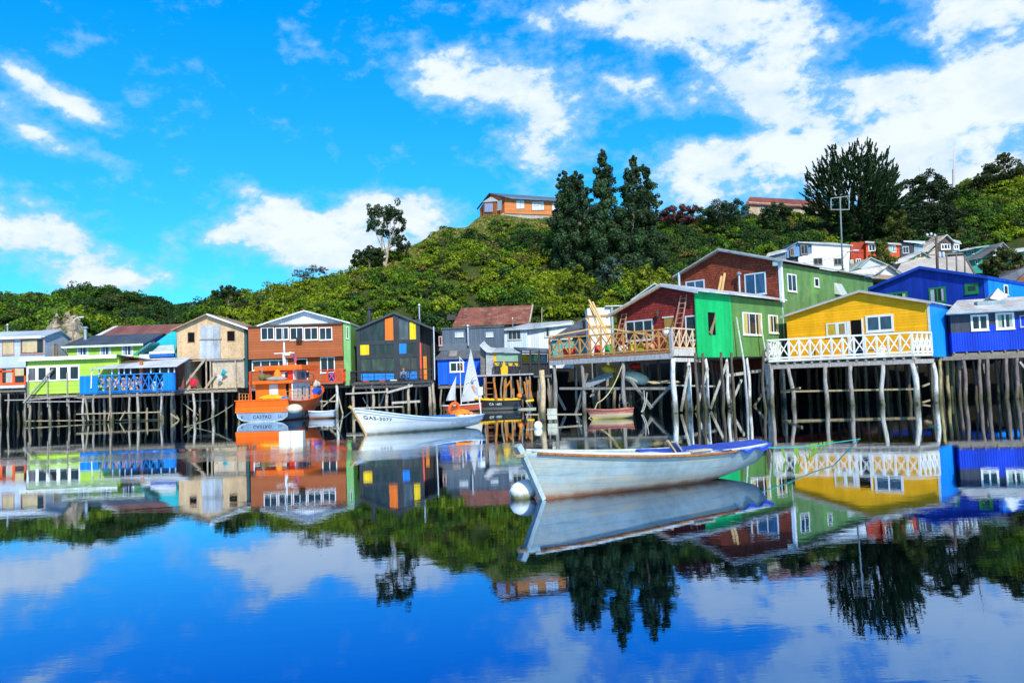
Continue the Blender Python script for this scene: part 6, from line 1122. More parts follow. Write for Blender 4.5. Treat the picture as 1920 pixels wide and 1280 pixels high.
br = [t.L(at(*c10(x, y), Y)) for x, y, Y in [(255, 420, 172.9), (430, 310, 170.8), (550, 385, 168.4), (545, 400, 168.4)]]; t.part('bay_roof', MB().prism(br, (.5, .4, -.1)), M((.55, .56, .58), .5)); wq = [t.L(at(*c10(x, y), Y)) for x, y, Y in [(565, 590, 168.4), (565, 400, 168.4), (650, 380, 167.8), (650, 570, 167.8)]]; t.part('window', MB().prism([q+Vector((-.06, -.06, 0)) for q in wq], (.05, .04, 0)), M((.3, .36, .44), .3))
t.part('foundation', MB().pv(t.P([c10(560, 690), c10(700, 625), c10(1110, 640), c10(1700, 680), c10(1700, 800), c10(500, 800)], .2), .2, 6), M((.4, .38, .34)))
p = at(1500, 402, 168); t = T('ridge_house', 'long low house with a red-brown roof on the ridge left of the big cypress', 'house', (p.x, p.y, p.z-1), 0)
t.part('wall', MB().pv(t.P([(1404, 405), (1404, 378), (1545, 387), (1545, 412)]), 0, 6), VERT((.52, .38, .26), .5, .2, corr=False)); a, b, c, d = [t.L(at(*q)) for q in [(1398, 381, 167.5), (1546, 389, 167.5), (1546, 377, 172), (1406, 369, 172)]]; t.part('roof', MB().slab([a, b, c, d], .2), ROOFM((.24, .07, .05), .3))
for q in [(1506, 385, 1515, 397), (1476, 383, 1483, 394), (1425, 381, 1432, 392)]: win_(t, *q, frame=(.4, .4, .42), glass=M((.35, .45, .6), .3))

# ================================================================ POLES
def pole(name, label, px, y0, y1, Y, r, mat, cat='pole', extra=None, x1=None):
    b = at(px, y0, Y); zb = b.z; t = T(name, label, cat, (b.x, b.y, zb), 0); top = t.L(at(x1 if x1 else px, y1, Y)); t.part('shaft', MB().tube([(0, 0, -1.5), tuple(top)], [r, r*.7], 8), mat, smooth=True)
    if extra: extra(t, top)
    return t
def ex(t, top):
    g = lambda x, y: tuple(t.L(at(x, y, 86))); mb = MB()
    for a, b in [((1558, 372), (1592, 368)), ((1592, 368), (1592, 393)), ((1592, 393), (1558, 393)), ((1558, 393), (1558, 372))]: mb.beam(g(*a), g(*b), .07)
    t.part('antenna_frame', mb, M((.3, .32, .32))); mb = MB().tube([g(1580, 486), g(1588, 474), g(1597, 470)], .05); t.part('lamp_arm', mb, M((.35, .36, .36))); mb = MB().ball(g(1604, 470), (.42, .2, .12), 10, 6); t.part('lamp_head', mb, M((.6, .62, .62), .3))
pole('utility_pole', 'tall pole with a square wire frame at its top and a low street lamp', 1579.5, 507, 371, 86, .11, M((.16, .22, .24)), 'utility pole', ex, 1575)
def ex2(t, top):
    g = lambda x, y, Y=84: tuple(t.L(at(x, y, Y))); mb = MB().beam(g(1738, 443.5), g(1758, 445), .12); mb.beam(g(1758, 462), g(1748, 450), .06); t.part('crossarm', mb, WOOD((.2, .16, .12)))
    for x, y in [(1738.5, 440), (1746, 438.5), (1753, 441)]: t.part('insulator', MB().lathe(g(x, y+3), [(.05, 0), (.13, .06), (.13, .22), (.06, .3)], 8), M((.6, .65, .7), .2))
    t.part('crossarm', MB().beam(g(1736, 478.5), g(1806, 475), .12), WOOD((.25, .2, .16)))
    for x in (1762, 1769): t.part('transformer', MB().lathe(g(x, 483), [(.12, 0), (.16, .1), (.16, .5), (.1, .6)], 8), M((.45, .55, .65)))
pole('utility_pole', 'thick dark utility pole with white insulators above the deep blue roof', 1757.5, 506, 443, 84, .17, WOOD((.12, .08, .06)), 'utility pole', ex2, 1755)
for i, (x, l) in enumerate([(1775, 'left'), (1793, 'middle'), (1808.5, 'right')]): pole('fence_post', 'short pole of three under a crossarm above the deep blue roof, the %s one' % l, x, 512, 478, 83, .1, WOOD((.16, .13, .11)), 'post')
def exl(t, top):
    g = lambda x, y: tuple(t.L(at(x, y, 82))); t.part('lamp_arm', MB().tube([tuple(top), g(138, 601), g(142, 597), g(149, 594.5)], .06, 7), M((.62, .66, .66), .3)); t.part('lamp_head', MB().ball(g(153, 594.5), (.28, .13, .1), 10, 6), M((.7, .72, .72), .3)); t.part('bracket', MB().box((-.25, -.1, top[2]-.9), (.25, .1, top[2]-.7)), M((.2, .2, .2)))
pole('street_lamp', 'pole with a curved street lamp rising behind the left row of houses', 136, 640, 605, 82, .1, WOOD((.3, .22, .16)), 'street lamp', exl, 136.5)
pole('antenna_mast', 'thin radio mast on the skyline at the upper right', 1788, 352, 283, 160, .12, M((.6, .45, .42)), 'mast', lambda t, top: t.part('mast_sleeve', MB().tube([(0, 0, 0), tuple(top*.5)], .28), M((.55, .5, .5))))
pole('antenna_mast', 'faint hair-thin mast on the skyline just left of the radio mast', 1724, 352, 313, 160, .07, M((.5, .5, .5)), 'mast')
# ================================================================ BOATS
def lerp(a, b, f): return a+(b-a)*f
class Hull:
    def __init__(s, L, B, zb, zs, rake=.6, tw=.6, keel=-.15, lift=0.0, p=.55, mid=None, tr=0.0, full=.62):
        s.L, s.B, s.zb, s.zs, s.rake, s.tw, s.keel, s.lift, s.p, s.tr, s.full = L, B, zb, zs, rake, tw, keel, lift, p, tr, full; s.zm = mid if mid is not None else min(zb, zs)*.86
    def sheer(s, t): # through bow, middle, stern
        return s.zb*(1-t)*(1-2*t)+s.zm*4*t*(1-t)+s.zs*t*(2*t-1)
    def half(s, t):
        if t < .5: f = (1-(1-t/.5)**2)**s.full
        else: f = 1-(1-s.tw)*((t-.5)/.5)**2
        return s.B/2*f
    def kz(s, t): return s.keel+ (s.lift-s.keel)*max(0, (t-.6)/.4)**1.6
    def P(s, t, q, side=-1, off=0.0):
        z = lerp(s.kz(t), s.sheer(t), q); pw = s.p*(1+.9*(1-t)**3); hb = s.half(t)*(q**pw if q > 0 else 0)
        x = t*s.L - s.rake*(max(0, z)/s.zb)*(1-t)**3 + s.tr*q*t**4
        return Vector((x, side*(hb+off), z))
    def mesh(s, n=26, m=8, inner=True, th=.05):
        V = []; Fc = []
        def ring(t, inn):
            o = []
            for k in range(m, -1, -1): o.append(s.P(t, k/m, -1))
            for k in range(1, m+1): o.append(s.P(t, k/m, 1))
            if inn: o = [Vector((p.x+(th if t < .02 else (-th if t > .98 else 0)), p.y*(1-th/max(.06, abs(s.half(t)))) if abs(p.y) > th else 0, max(p.z+th, .07) if 0 < i < 2*m else p.z)) for i, p in enumerate(o)]
            return o
        w = 2*m+1
        for inn in ([False, True] if inner else [False]):
            for i in range(n+1): V += ring(i/n, inn)
        N1 = (n+1)*w
        for i in range(n):
            for k in range(w-1):
                a = i*w+k; Fc.append((a, a+1, a+1+w, a+w))
                if inner: Fc.append((N1+a, N1+a+w, N1+a+1+w, N1+a+1))
            if inner:
                for k in (0, w-1): a = i*w+k; Fc.append((a, a+w, N1+a+w, N1+a))
        Fc.append(tuple(n*w+k for k in range(w)))
        if inner: Fc.append(tuple(N1+n*w+k for k in range(w)))
        mb = MB(); mb.add(V, Fc); return mb
    def rail(s, side, off=.02, r=.035, t0=0.0, t1=1.0, dq=0.0, n=22, q=1.0): 
        return [s.P(lerp(t0, t1, i/n), q, side, off)+Vector((0, 0, dq)) for i in range(n+1)]
@cached
def HULLM(top, low=None, zl=-9, line=None, zline=.0, plank=.13, amt=.35, curve=.02, xmid=3, stain=(.30, .10, .03), patch=None, xb=None):
    m, n = newmat('hull_paint'); co = n.add('ShaderNodeTexCoord').outputs['Object']; s = n.add('ShaderNodeSeparateXYZ', {0: co}); x, z = s.outputs[0], s.outputs[2]
    base = grime(n, top, co, amt*.6, .9)
    st = n.noise(n.mapping(co, scale=(.5, .5, 9)), 2.2, 6, .7); base = n.mix(n.mapr(st, .52, .72, 0, amt), base, c4([v*.45 for v in top]))
    if patch: base = n.mix(n.mapr(n.noise(n.mapping(co, scale=(.35, .5, 2.2)), 1.5, 7, .68), .49, .62), base, c4(patch))
    if low is not None:
        th = n.mapr(x, xb[0], xb[1], xb[2], zl) if xb else zl
        base = n.mix(n.math('LESS_THAN', z, th), base, grime(n, low, co, .25, .8))
    if line: base = n.mix(n.math('LESS_THAN', z, zline), base, c4(line))
    zz = n.math('ADD', z, n.math('MULTIPLY', n.noise(co, 3, 5, .7), .16)); base = n.mix(n.mapr(zz, .42, .2, 0, .55), base, c4([v*.5+w_*.35 for v, w_ in zip(stain, (.9, .8, .55))])); base = n.mix(n.mapr(zz, .20, .11, 0, .95), base, c4(stain))
    xx = n.math('SUBTRACT', x, xmid); q = n.math('DIVIDE', n.math('SUBTRACT', z, n.math('MULTIPLY', n.math('MULTIPLY', xx, xx), curve)), plank); fr = n.math('FRACT', q)
    base = n.mix(n.mapr(fr, 0, .09, .6, 0), base, c4([v*.35 for v in top]))
    n.put(n.bsdf.inputs['Base Color'], base); n.bsdf.inputs['Roughness'].default_value = .5
    n.put(n.bsdf.inputs['Normal'], n.add('ShaderNodeBump', {'Strength': .5, 'Distance': .01, 'Height': n.math('ADD', fr, n.math('MULTIPLY', st, .6))})); return m
def textverts(txt, size=1.0, sx=1.0):
    cu = bpy.data.curves.new('letters', 'FONT'); cu.body = txt; cu.size = size; cu.align_x = 'CENTER'; cu.space_character = 1.15; cu.offset = .012*size
    o = bpy.data.objects.new('letters', cu); col.objects.link(o); dg = bpy.context.evaluated_depsgraph_get(); dg.update(); me = bpy.data.meshes.new_from_object(o.evaluated_get(dg))
    V = [(v.co.x*sx, v.co.y) for v in me.vertices]; Fc = [tuple(p.vertices) for p in me.polygons]; bpy.data.objects.remove(o); bpy.data.curves.remove(cu); bpy.data.meshes.remove(me); return V, Fc
def lettering(parent, txt, size, mapf, c, sx=1.0, name='lettering'):
    V, Fc = textverts(txt, size, sx); mb = MB(); mb.add([tuple(mapf(x, y)) for x, y in V], Fc)
    me = bpy.data.meshes.new(name); me.from_pydata([tuple(v) for v in mb.v], [], mb.f); me.materials.append(M(c, .5, amt=.1, bump=0)); o = bpy.data.objects.new(name, me); col.objects.link(o); o.parent = parent; return o
def boat(name, label, cat, bowpx, sternpx_or_dir, group=None):
    a = wp(*bowpx); b = wp(*sternpx_or_dir); d = (b-a).normalized(); ang = math.atan2(-d.y, d.x); return T(name, label, cat, (a.x, a.y, 0), ang, group), (b-a).length

# --- big weathered rowing boat in the foreground
t, l0 = boat('rowing_boat', 'weathered pale blue wooden rowing boat with rusty rail, nearest in the foreground', 'boat', (1020, 936), (1370, 893))
H = Hull(5.4, 1.42, .91, .64, rake=.42, tw=.50, keel=-.12, lift=.22, p=.5, mid=.66, tr=.12, full=.72)
hm = HULLM((.38, .46, .44), plank=.15, amt=.6, curve=.012, xmid=3.4, stain=(.26, .09, .03), patch=(.58, .50, .36))
t.part('hull', H.mesh(34, 10, th=.04), hm, smooth=True)
RUST = WOOD((.40, .14, .04), .5)
for s in (-1, 1): t.part('rub_rail', MB().tube(H.rail(s, .018, dq=-.03, t0=.03, t1=.8 if s < 0 else .99), .026, 6), RUST, smooth=True)
for s in (-1, 1): t.part('gunwale', MB().tube(H.rail(s, -.02, dq=.012, t0=.02), .03, 6), M((.56, .62, .62), .5), smooth=True)
sp = [H.P(0, q, -1) for q in (.12, .35, .6, .85, 1.0)]; mb = MB()
for i in range(4): mb.beam(sp[i]+Vector((-.03, 0, 0)), sp[i+1]+Vector((-.03, 0, .0)), .085, .13, (0, 1, 0))
mb.beam(sp[4]+Vector((-.03, 0, -.03)), sp[4]+Vector((-.11, 0, .11)), .11, .15, (0, 1, 0)); t.part('stem_post', mb, M((.42, .50, .50), .6, amt=.4))
mb = MB().tube([sp[4]+Vector((-.08+.09*math.cos(a), .09*math.sin(a), -.06)) for a in [k*math.pi/6 for k in range(13)]], .015, 5); mb.tube([sp[4]+Vector((-.08+.1*math.cos(a), .1*math.sin(a), -.09)) for a in [k*math.pi/6 for k in range(13)]], .015, 5); t.part('bow_rope', mb, M((.45, .33, .18), .9))
for tt in (.27, .52, .72):
    hw = H.half(tt)*.97; z = H.sheer(tt)-.045; t.part('thwart', MB().box((tt*H.L-.12, -hw, z), (tt*H.L+.12, hw, z+.03)), M((.55, .62, .64), .6, amt=.4))
mb = MB()
for k in range(9): x = .7+k*.47; tt = x/H.L; pts = [H.P(tt, q, sd, -.05) for sd, qs_ in ((-1, (1, .8, .6, .4, .25)), (1, (.25, .4, .6, .8, 1))) for q in qs_]; pts = [Vector((p.x, p.y, max(p.z, .09))) for p in pts]; mb.tube(pts, .018, 5)
t.part('rib', mb, M((.40, .50, .52), .7))
t.part('floorboard', MB().box((1.5, -.2, .12), (4.3, .2, .14)), WOOD((.28, .25, .2)))
# blue tarpaulin over the stern
n_, m_ = 26, 12; V = []; rr = random.Random(2)
for i in range(n_+1):
    tt = lerp(.50, 1.02, i/n_); w_ = H.half(min(tt, 1))
    for k in range(m_+1):
        y = lerp(-1, 1, k/m_); cov = min(1, max(0, (tt-.50)/.22)); z = H.sheer(min(tt, 1))+.03+.05*(1-y*y)*cov - (.16*(1-cov))*(1-abs(y))
        nn = mnoise.noise(Vector((tt*14, y*3, 0)))*.035+mnoise.noise(Vector((tt*40, y*9, 3)))*.012; over = 1.05 if tt > .78 else .90+.15*cov
        if abs(y) > .99 and tt > .76: z -= .09+.04*math.sin(tt*60)
        V.append((tt*H.L+H.tr*min(1, tt)**4, y*w_*over, z+nn))
for (x, y, z) in list(V): V.append((x, y, z-.012))
q = (n_+1)*(m_+1); Fc = []
for i in range(n_):
    for k in range(m_): a = i*(m_+1)+k; Fc += [(a, a+1, a+m_+2, a+m_+1), (q+a, q+a+m_+1, q+a+m_+2, q+a+1)]
tp = MB().add(V, Fc).build('tarpaulin', M((.018, .055, .50), .45, amt=.35, bump=.5), None, True); tp.matrix_world = t.M; tag(tp, 'crumpled blue tarpaulin covering the stern of the foreground rowing boat', 'tarpaulin')
for k, (x, y0, rz, c, l) in enumerate([(3.05, -.1, .5, (.5, .36, .2), 'brown wooden oar handle sticking up out of the foreground boat'), (3.35, .05, .35, (.32, .34, .38), 'grey plank end sticking up out of the foreground boat beside the oar')]):
    o = MB().beam((x+.45, y0+.1, .25), (x-.12, y0, .88-.05*k), .06 if k == 0 else .13, .04).build(['oar', 'plank'][k], WOOD(c)); o.matrix_world = t.M; tag(o, l, ['oar', 'plank'][k])
o = MB().box((-.28, -.09, 0), (.28, .09, .03)).build('seat_board', WOOD((.55, .48, .35))); o.matrix_world = t.M @ Matrix.Translation((H.L*.60, -H.half(.6)+.03, H.sheer(.6)+.045)) @ Matrix.Rotation(R(4), 4, 'Z'); tag(o, 'loose pale board lying across the near rail of the foreground boat', 'board')
NEAR = t; NH = H
b = wp(983, 934); mb = MB().lathe((0, 0, 0), [(.02, -.26), (.12, -.25), (.19, -.15), (.205, 0), (.18, .14), (.10, .22), (.04, .26), (.03, .3)], 18)
m_, n = newmat('buoy_skin'); g = n.add('ShaderNodeNewGeometry').outputs['Position']; z = n.add('ShaderNodeSeparateXYZ', {0: g}).outputs[2]; f = n.noise(g, 9, 5, .7); k = n.mapr(n.math('ADD', z, n.math('MULTIPLY', f, .2)), .26, .14)
n.put(n.bsdf.inputs['Base Color'], n.mix(k, (.72, .75, .80, 1), (.24, .21, .09, 1))); n.bsdf.inputs['Roughness'].default_value = .5
o = mb.build('mooring_buoy', m_, None, True); o.location = (b.x, b.y+.1, .13); o.rotation_euler = (0, R(72), R(25)); tag(o, 'white stained mooring buoy floating beside the bow of the foreground boat', 'buoy')

# --- white launch
t, l0 = boat('motor_launch', 'long white open boat with sharp raked bow and dark painted registration number', 'boat', (686, 815), (866, 801.5))
H = Hull(6.6, 1.9, 1.30, .66, rake=.72, tw=.72, keel=-.15, lift=.12, p=.5, mid=.66, full=.75)
t.part('hull', H.mesh(30, 9, th=.05), HULLM((.80, .77, .72), plank=.5, amt=.2, curve=.0, stain=(.14, .12, .045)), smooth=True)
for s in (-1, 1): t.part('gunwale', MB().tube(H.rail(s, 0, dq=-.0, t0=.01), .04, 6), M((.50, .62, .80), .5), smooth=True)
for s in (-1, 1): t.part('rub_strake', MB().tube(H.rail(s, .01, q=.88, t0=.01), .022, 6), M((.50, .60, .76), .5), smooth=True)
sp = [H.P(0, q, -1) for q in (.1, .4, .7, 1.0)]; mb = MB()
for i in range(3): mb.beam(sp[i], sp[i+1], .09, .1, (0, 1, 0))
mb.beam(sp[3], sp[3]+Vector((-.12, 0, .08)), .12, .14, (0, 1, 0)); t.part('stem_post', mb, M((.62, .36, .14), .6, amt=.35))
t.part('side_seat', MB().box((H.L*.36, -.78, .60), (H.L*.72, -.52, .66)).box((H.L*.36, .52, .60), (H.L*.72, .78, .66)), M((.22, .24, .30), .6)); t.part('coaming', MB().box((H.L*.40, -.86, .62), (H.L*.70, -.80, .76)), M((.02, .12, .34), .5)); t.part('thwart', MB().box((1.6, -.6, .7), (1.95, .6, .74)), M((.6, .66, .7)))
t.part('foredeck', MB().prism([H.P(.02, 1, -1), H.P(.16, 1, -1, -.05), H.P(.16, 1, 1, -.05)], (0, 0, -.05)), M((.55, .64, .74), .5, amt=.3)); t.part('engine_box', MB().box((4.3, -.35, .15), (5.3, .35, .62)), M((.4, .44, .48)))
hf = lambda T0, Q0: (lambda x, y: H.P(T0+x/H.L, Q0+y/(H.sheer(T0)-H.kz(T0)), -1, .008+.012))
lettering(t.o, 'GAS-3077', .22, hf(.115, .66), (.04, .05, .08), 1.05); lettering(t.o, 'EL PINGUY A', .20, hf(.765, .50), (.42, .44, .46), .9)
p = H.P(.985, 1, -1, -.15); t.part('light_post', MB().tube([p+Vector((0, 0, -.2)), p+Vector((-.12, 0, 1.0))], .035, 8), M(WHITE, .4)); t.part('light_box', MB().box((p.x-.25, p.y-.13, p.z+1.0), (p.x+.05, p.y+.13, p.z+1.42)), M((.72, .75, .82), .35))
def torus(r, rr, n=26, m=9):
    mb = MB(); V = []; Fc = []
    for i in range(n):
        a = 2*math.pi*i/n
        for k in range(m): b_ = 2*math.pi*k/m; V.append(((r+rr*math.cos(b_))*math.cos(a), rr*math.sin(b_), (r+rr*math.cos(b_))*math.sin(a)))
    for i in range(n):
        for k in range(m): Fc.append((i*m+k, i*m+(k+1) % m, ((i+1) % n)*m+(k+1) % m, ((i+1) % n)*m+k))
    return mb.add(V, Fc)
o = torus(.30, .085).build('life_ring', M((.85, .13, .015), .5), None, True); o.matrix_world = t.M @ Matrix.Translation((4.95, -.3, 1.0)) @ Matrix.Rotation(R(12), 4, 'X') @ Matrix.Rotation(R(8), 4, 'Y'); tag(o, 'orange life ring standing upright in the white launch', 'life ring')
V = []; n_, m_ = 16, 10
for i in range(n_+1):
    for k in range(m_+1): x = lerp(-.62, .62, i/n_); y = lerp(-.4, .4, k/m_); e = max(0, 1-(x/.66)**2)*max(0, 1-(y/.44)**2); V.append((x, y, .42*e**.6+.05*mnoise.noise(Vector((x*6, y*6, 1)))-.04+.1*x*e))
Fc = [(i*(m_+1)+k, (i+1)*(m_+1)+k, (i+1)*(m_+1)+k+1, i*(m_+1)+k+1) for i in range(n_) for k in range(m_)]
o = MB().add(V, Fc).build('orange_cover', M((.85, .22, .012), .6, bump=.6), None, True); o.matrix_world = t.M @ Matrix.Translation((5.35, -.25, .62)); tag(o, 'crumpled orange cover heaped at the stern of the white launch', 'cover')
rp = MB()
for k in range(7): rp.tube([Vector((5.9+.16*math.cos(a)*(1+.1*k), -.4+.12*math.sin(a)+.03*k, .70+.012*k+.02*math.sin(a*3+k))) for a in [j*math.pi/7 for j in range(15)]], .016, 5)
o = rp.build('coiled_rope', M((.62, .45, .38), .9)); o.matrix_world = t.M; tag(o, 'pinkish rope coiled on the stern of the white launch', 'rope')
WL = t; WH = H
def rope(name, label, pts, r, c, sag=.0, cat='rope', n=18):
    P = []
    for i in range(len(pts)-1):
        a, b_ = Vector(pts[i]), Vector(pts[i+1])
        for k in range(n): f = k/n; P.append(a.lerp(b_, f)-Vector((0, 0, sag*4*f*(1-f))))
    P.append(Vector(pts[-1])); o = MB().tube(P, r, 6).build(name, M(c, .9), None, True); return tag(o, label, cat)
rope('mooring_rope', 'white mooring line running from the bow of the white launch down into the water', [t.W(H.P(0, .93, -1)), wp(628, 795), wp(600, 806, -.1)], .022, (.62, .52, .40), .03)

# --- orange fishing boat
ST = wp(493, 790.5); dirb = Vector((.165, .986, 0)).normalized(); Lb = 9.0; bow = ST+dirb*Lb; ang = math.atan2(dirb.y, -dirb.x)
t = T('fishing_boat', 'orange wooden fishing boat with grey transom and tall white mast, moored stern-on', 'boat', (bow.x, bow.y, 0), ang)
H = Hull(Lb, 4.45, 2.75, 1.55, rake=1.0, tw=.93, keel=-.3, lift=-.12, p=.36, mid=1.62, full=.62)
OG = (.95, .135, .003)
t.part('hull', H.mesh(30, 10, th=.1), HULLM(OG, (.20, .30, .40), .70, line=(.42, .04, .02), zline=.06, plank=.26, amt=.12, curve=.006, xmid=6, stain=(.22, .10, .07), xb=(3.0, 5.2, -.5)), smooth=True)
w_ = H.half(1.0)
t.part('transom', MB().prism([(Lb+.02, -w_*1.0, .72), (Lb+.02, -w_*.97, .38), (Lb+.02, -w_*.80, .14), (Lb+.02, -w_*.5, .03), (Lb+.02, w_*.5, .03), (Lb+.02, w_*.80, .14), (Lb+.02, w_*.97, .38), (Lb+.02, w_, .72)], (.07, 0, 0)), M((.22, .32, .44), .5, amt=.2))
t.part('transom_edge', MB().tube([(Lb+.09, -w_*1.0, .70), (Lb+.09, -w_*.97, .38), (Lb+.09, -w_*.80, .14), (Lb+.09, -w_*.5, .03), (Lb+.09, w_*.5, .03), (Lb+.09, w_*.80, .14), (Lb+.09, w_*.97, .38), (Lb+.09, w_, .70)], .03, 5), M((.6, .62, .6)))
t.part('stern_bulwark', MB().prism([(Lb+.0, -w_-.12, .72), (Lb, -w_-.03, 1.6), (Lb, w_+.03, 1.6), (Lb, w_+.12, .72)], (.16, 0, 0)), CLAP(OG, .29, .1)); t.part('cap_rail', MB().box((Lb-.05, -w_-.12, 1.6), (Lb+.22, w_+.12, 1.68)), M(OG, .45))
for s in (-1, 1): t.part('bulwark_rail', MB().tube(H.rail(s, .02, dq=.02, t0=.02), .06, 6), M(OG, .45), smooth=True)
for s in (-1, 1): t.part('rubbing_strake', MB().tube(H.rail(s, .05, t0=.02, q=.58), .07, 6), M((.75, .09, .01), .5), smooth=True)
tm = lambda cx, cz: (lambda x, y: Vector((Lb+.105, cx+x, cz+y)))
lettering(t.o, 'CASTRO', .34, tm(.0, .26), (.015, .02, .05), 1.05); lettering(t.o, 'K', .32, tm(-1.62, .28), (.015, .02, .05)); lettering(t.o, 'LL', .30, tm(1.45, .28), (.015, .02, .05))
t.part('deck', MB().box((1.5, -1.7, 1.02), (Lb-.1, 1.7, 1.1)), WOOD((.34, .24, .16)))
OM = M((.78, .16, .008), .45, amt=.15); WM_ = M((.76, .76, .77), .45, amt=.1)
_M0 = t.part
def _sh(name, mb, mat, *a, **k): mb.v = [(x, y-.38, z) for x, y, z in mb.v]; return _M0(name, mb, mat, *a, **k)
t.part = _sh
t.part('cabin_back', MB().box((6.25, -1.55, 1.1), (6.35, 1.55, 3.0)), OM); [t.part('cabin_side', MB().box((2.9, y-.05, 1.1), (6.24, y+.05, 3.0)), WM_) for y in (1.5, -1.5)]; t.part('cabin_front', MB().box((2.8, -1.55, 1.1), (2.9, 1.55, 3.0)), OM)
t.part('cabin_door', MB().box((6.351, -.35, 1.15), (6.39, .38, 2.85)), M((.62, .64, .70), .5, amt=.12)); t.part('cabin_opening', MB().box((6.351, 1.05, 1.2), (6.37, 1.28, 2.85)), HOLE())
t.part('cabin_roof', MB().box((2.5, -1.85, 3.0), (6.85, 1.85, 3.14)).box((6.81, -1.85, 2.9), (6.89, 1.85, 3.0)), M((.82, .14, .01), .45))
def port(x0, x1, z0, z1, y=1.55):
    f = MB().box((x0-.06, y, z0-.06), (x1+.06, y+.03, z1+.06)); fo = t.part('window', f, M((.5, .55, .6), .4)); MB().box((x0, y+.031, z0), (x1, y+.04, z1)).build('pane', GLASS((.03, .10, .16), 1), fo)
port(5.2, 5.5, 1.9, 2.6); port(3.9, 4.2, 1.9, 2.6)
for y in (-1.75, 1.75): t.part('roof_post', MB().tube([(6.75, y, 1.1), (6.75, y, 3.0)], .05), WM_)
t.part('wheelhouse_wall', MB().box((3.3, -1.5, 3.14), (5.5, 1.28, 3.95)), M((.72, .035, .01), .45)); t.part('wheelhouse_side', MB().pu([(1.285, 3.14), (1.285, 3.95), (1.33, 3.95), (1.33, 3.14)], 3.2, 5.52), WM_)
port(4.4, 5.0, 3.3, 3.8, 1.33); port(3.5, 4.1, 3.3, 3.8, 1.33); f = t.part('window', MB().box((5.501, .15, 3.3), (5.53, .75, 3.85)), WM_); MB().box((5.531, .22, 3.36), (5.54, .45, 3.79)).build('pane', GLASS(), f)
t.part('wheelhouse_roof', MB().box((2.7, -1.85, 3.95), (5.9, 2.2, 4.07)).box((5.86, -1.85, 4.07), (5.92, 2.2, 4.34)).box((2.7, 2.13, 4.07), (5.85, 2.2, 4.34)).box((2.7, -1.85, 4.07), (5.85, -1.78, 4.34)), M((.85, .14, .008), .4))
mz = 7.35; t.part('mast', MB().tube([(5.1, .35, 4.07), (5.1, .35, 5.4)], .14, 9).tube([(5.1, .35, 5.4), (5.1, .35, 6.2)], [.1, .06], 8).tube([(5.1, .35, 6.2), (5.05, .3, mz)], .03, 6), WM_, smooth=True)
t.part('mast_yard', MB().beam((5.15, -.5, 5.35), (5.15, 1.25, 5.35), .07).ball((5.15, .9, 5.35), .1).box((4.9, .0, 4.07), (5.4, .9, 4.2)), WM_); t.part('radar', MB().tube([(5.3, .7, 5.15), (5.3, .7, 5.3)], .24, 12), M(WHITE, .3))
t.part('flag', MB().prism([(5.15, 1.2, 5.3), (5.15, 1.45, 4.9), (5.15, 1.40, 4.45), (5.15, 1.22, 4.55)], (.02, 0, 0)), M((.55, .06, .10), .8)); t.part('flag', MB().prism([(5.18, 1.18, 5.3), (5.18, 1.3, 5.05), (5.18, 1.25, 4.8), (5.18, 1.14, 4.85)], (.02, 0, 0)), M((.03, .05, .35), .8), label='blue field of the flag')
t.part('exhaust', MB().tube([(6.3, -1.0, 3.14), (6.3, -1.0, 4.15), (6.3, -1.3, 4.3)], .06), M((.4, .42, .45), .3, .6))
t.part = _M0
[t.part('railing', q_, M((.70, .30, .08), .4)) for q_ in (rail((7.0, -1.95, 1.6), (Lb, -1.9, 1.66), .55, 4, .045, False), rail((5.4, 2.0, 1.6), (Lb, 1.92, 1.66), .6, 6, .04, False))]; t.part('upper_rail', MB().beam((7.3, -1.8, 3.14), (7.3, -1.8, 3.9), .05).beam((5.6, -1.8, 3.14), (5.6, -1.8, 3.9), .05).beam((7.3, -1.8, 3.9), (5.6, -1.8, 3.9), .05).beam((7.3, -1.9, 1.6), (7.3, -1.9, 3.9), .09), M((.72, .07, .01)))
t.part('forward_hoop', MB().tube([(1.1, -.8, 2.4), (1.1, -.7, 3.6), (1.1, .0, 3.9), (1.1, .7, 3.6), (1.1, .8, 2.4)], .04), M((.10, .07, .06)))
FB = t
def put(name, label, cat, mb, mat, loc, T_=None, rot=(0, 0, 0), smooth=False, group=None):
    o = mb.build(name, mat, None, smooth); Mx = Matrix.Translation(Vector(loc)) @ Matrix.Rotation(rot[2], 4, 'Z') @ Matrix.Rotation(rot[1], 4, 'Y') @ Matrix.Rotation(rot[0], 4, 'X'); o.matrix_world = (T_.M @ Mx) if T_ else Mx; return tag(o, label, cat, group)
put('deck_tarpaulin', 'yellow folded tarpaulin lying on the stern deck of the orange fishing boat', 'tarpaulin', MB().ball((0, 0, 0), (.5, 1.1, .3), 12, 6), M((.85, .42, .01), .5), (7.3, -.1, 1.75), t)
put('plastic_drum', 'blue and white drum on the stern deck of the orange fishing boat', 'drum', MB().tube([(0, -.3, 0), (0, .3, 0)], .22, 12), M((.05, .16, .5), .4), (7.4, 1.15, 1.65), t); put('plastic_drum', 'blue drum lying at the bow of the orange fishing boat', 'drum', MB().tube([(-.42, 0, 0), (.42, 0, 0)], .27, 12), M((.01, .10, .55), .4), (3.3, 1.95, 2.2), t)
put('orange_bag', 'orange sack standing on the cabin roof of the fishing boat', 'sack', MB().lathe((0, 0, 0), [(.28, 0), (.34, .25), (.28, .6), (.16, .8), (.06, .9)], 12), M((.85, .25, .01), .6), (6.0, -.2, 3.15), t, smooth=True)
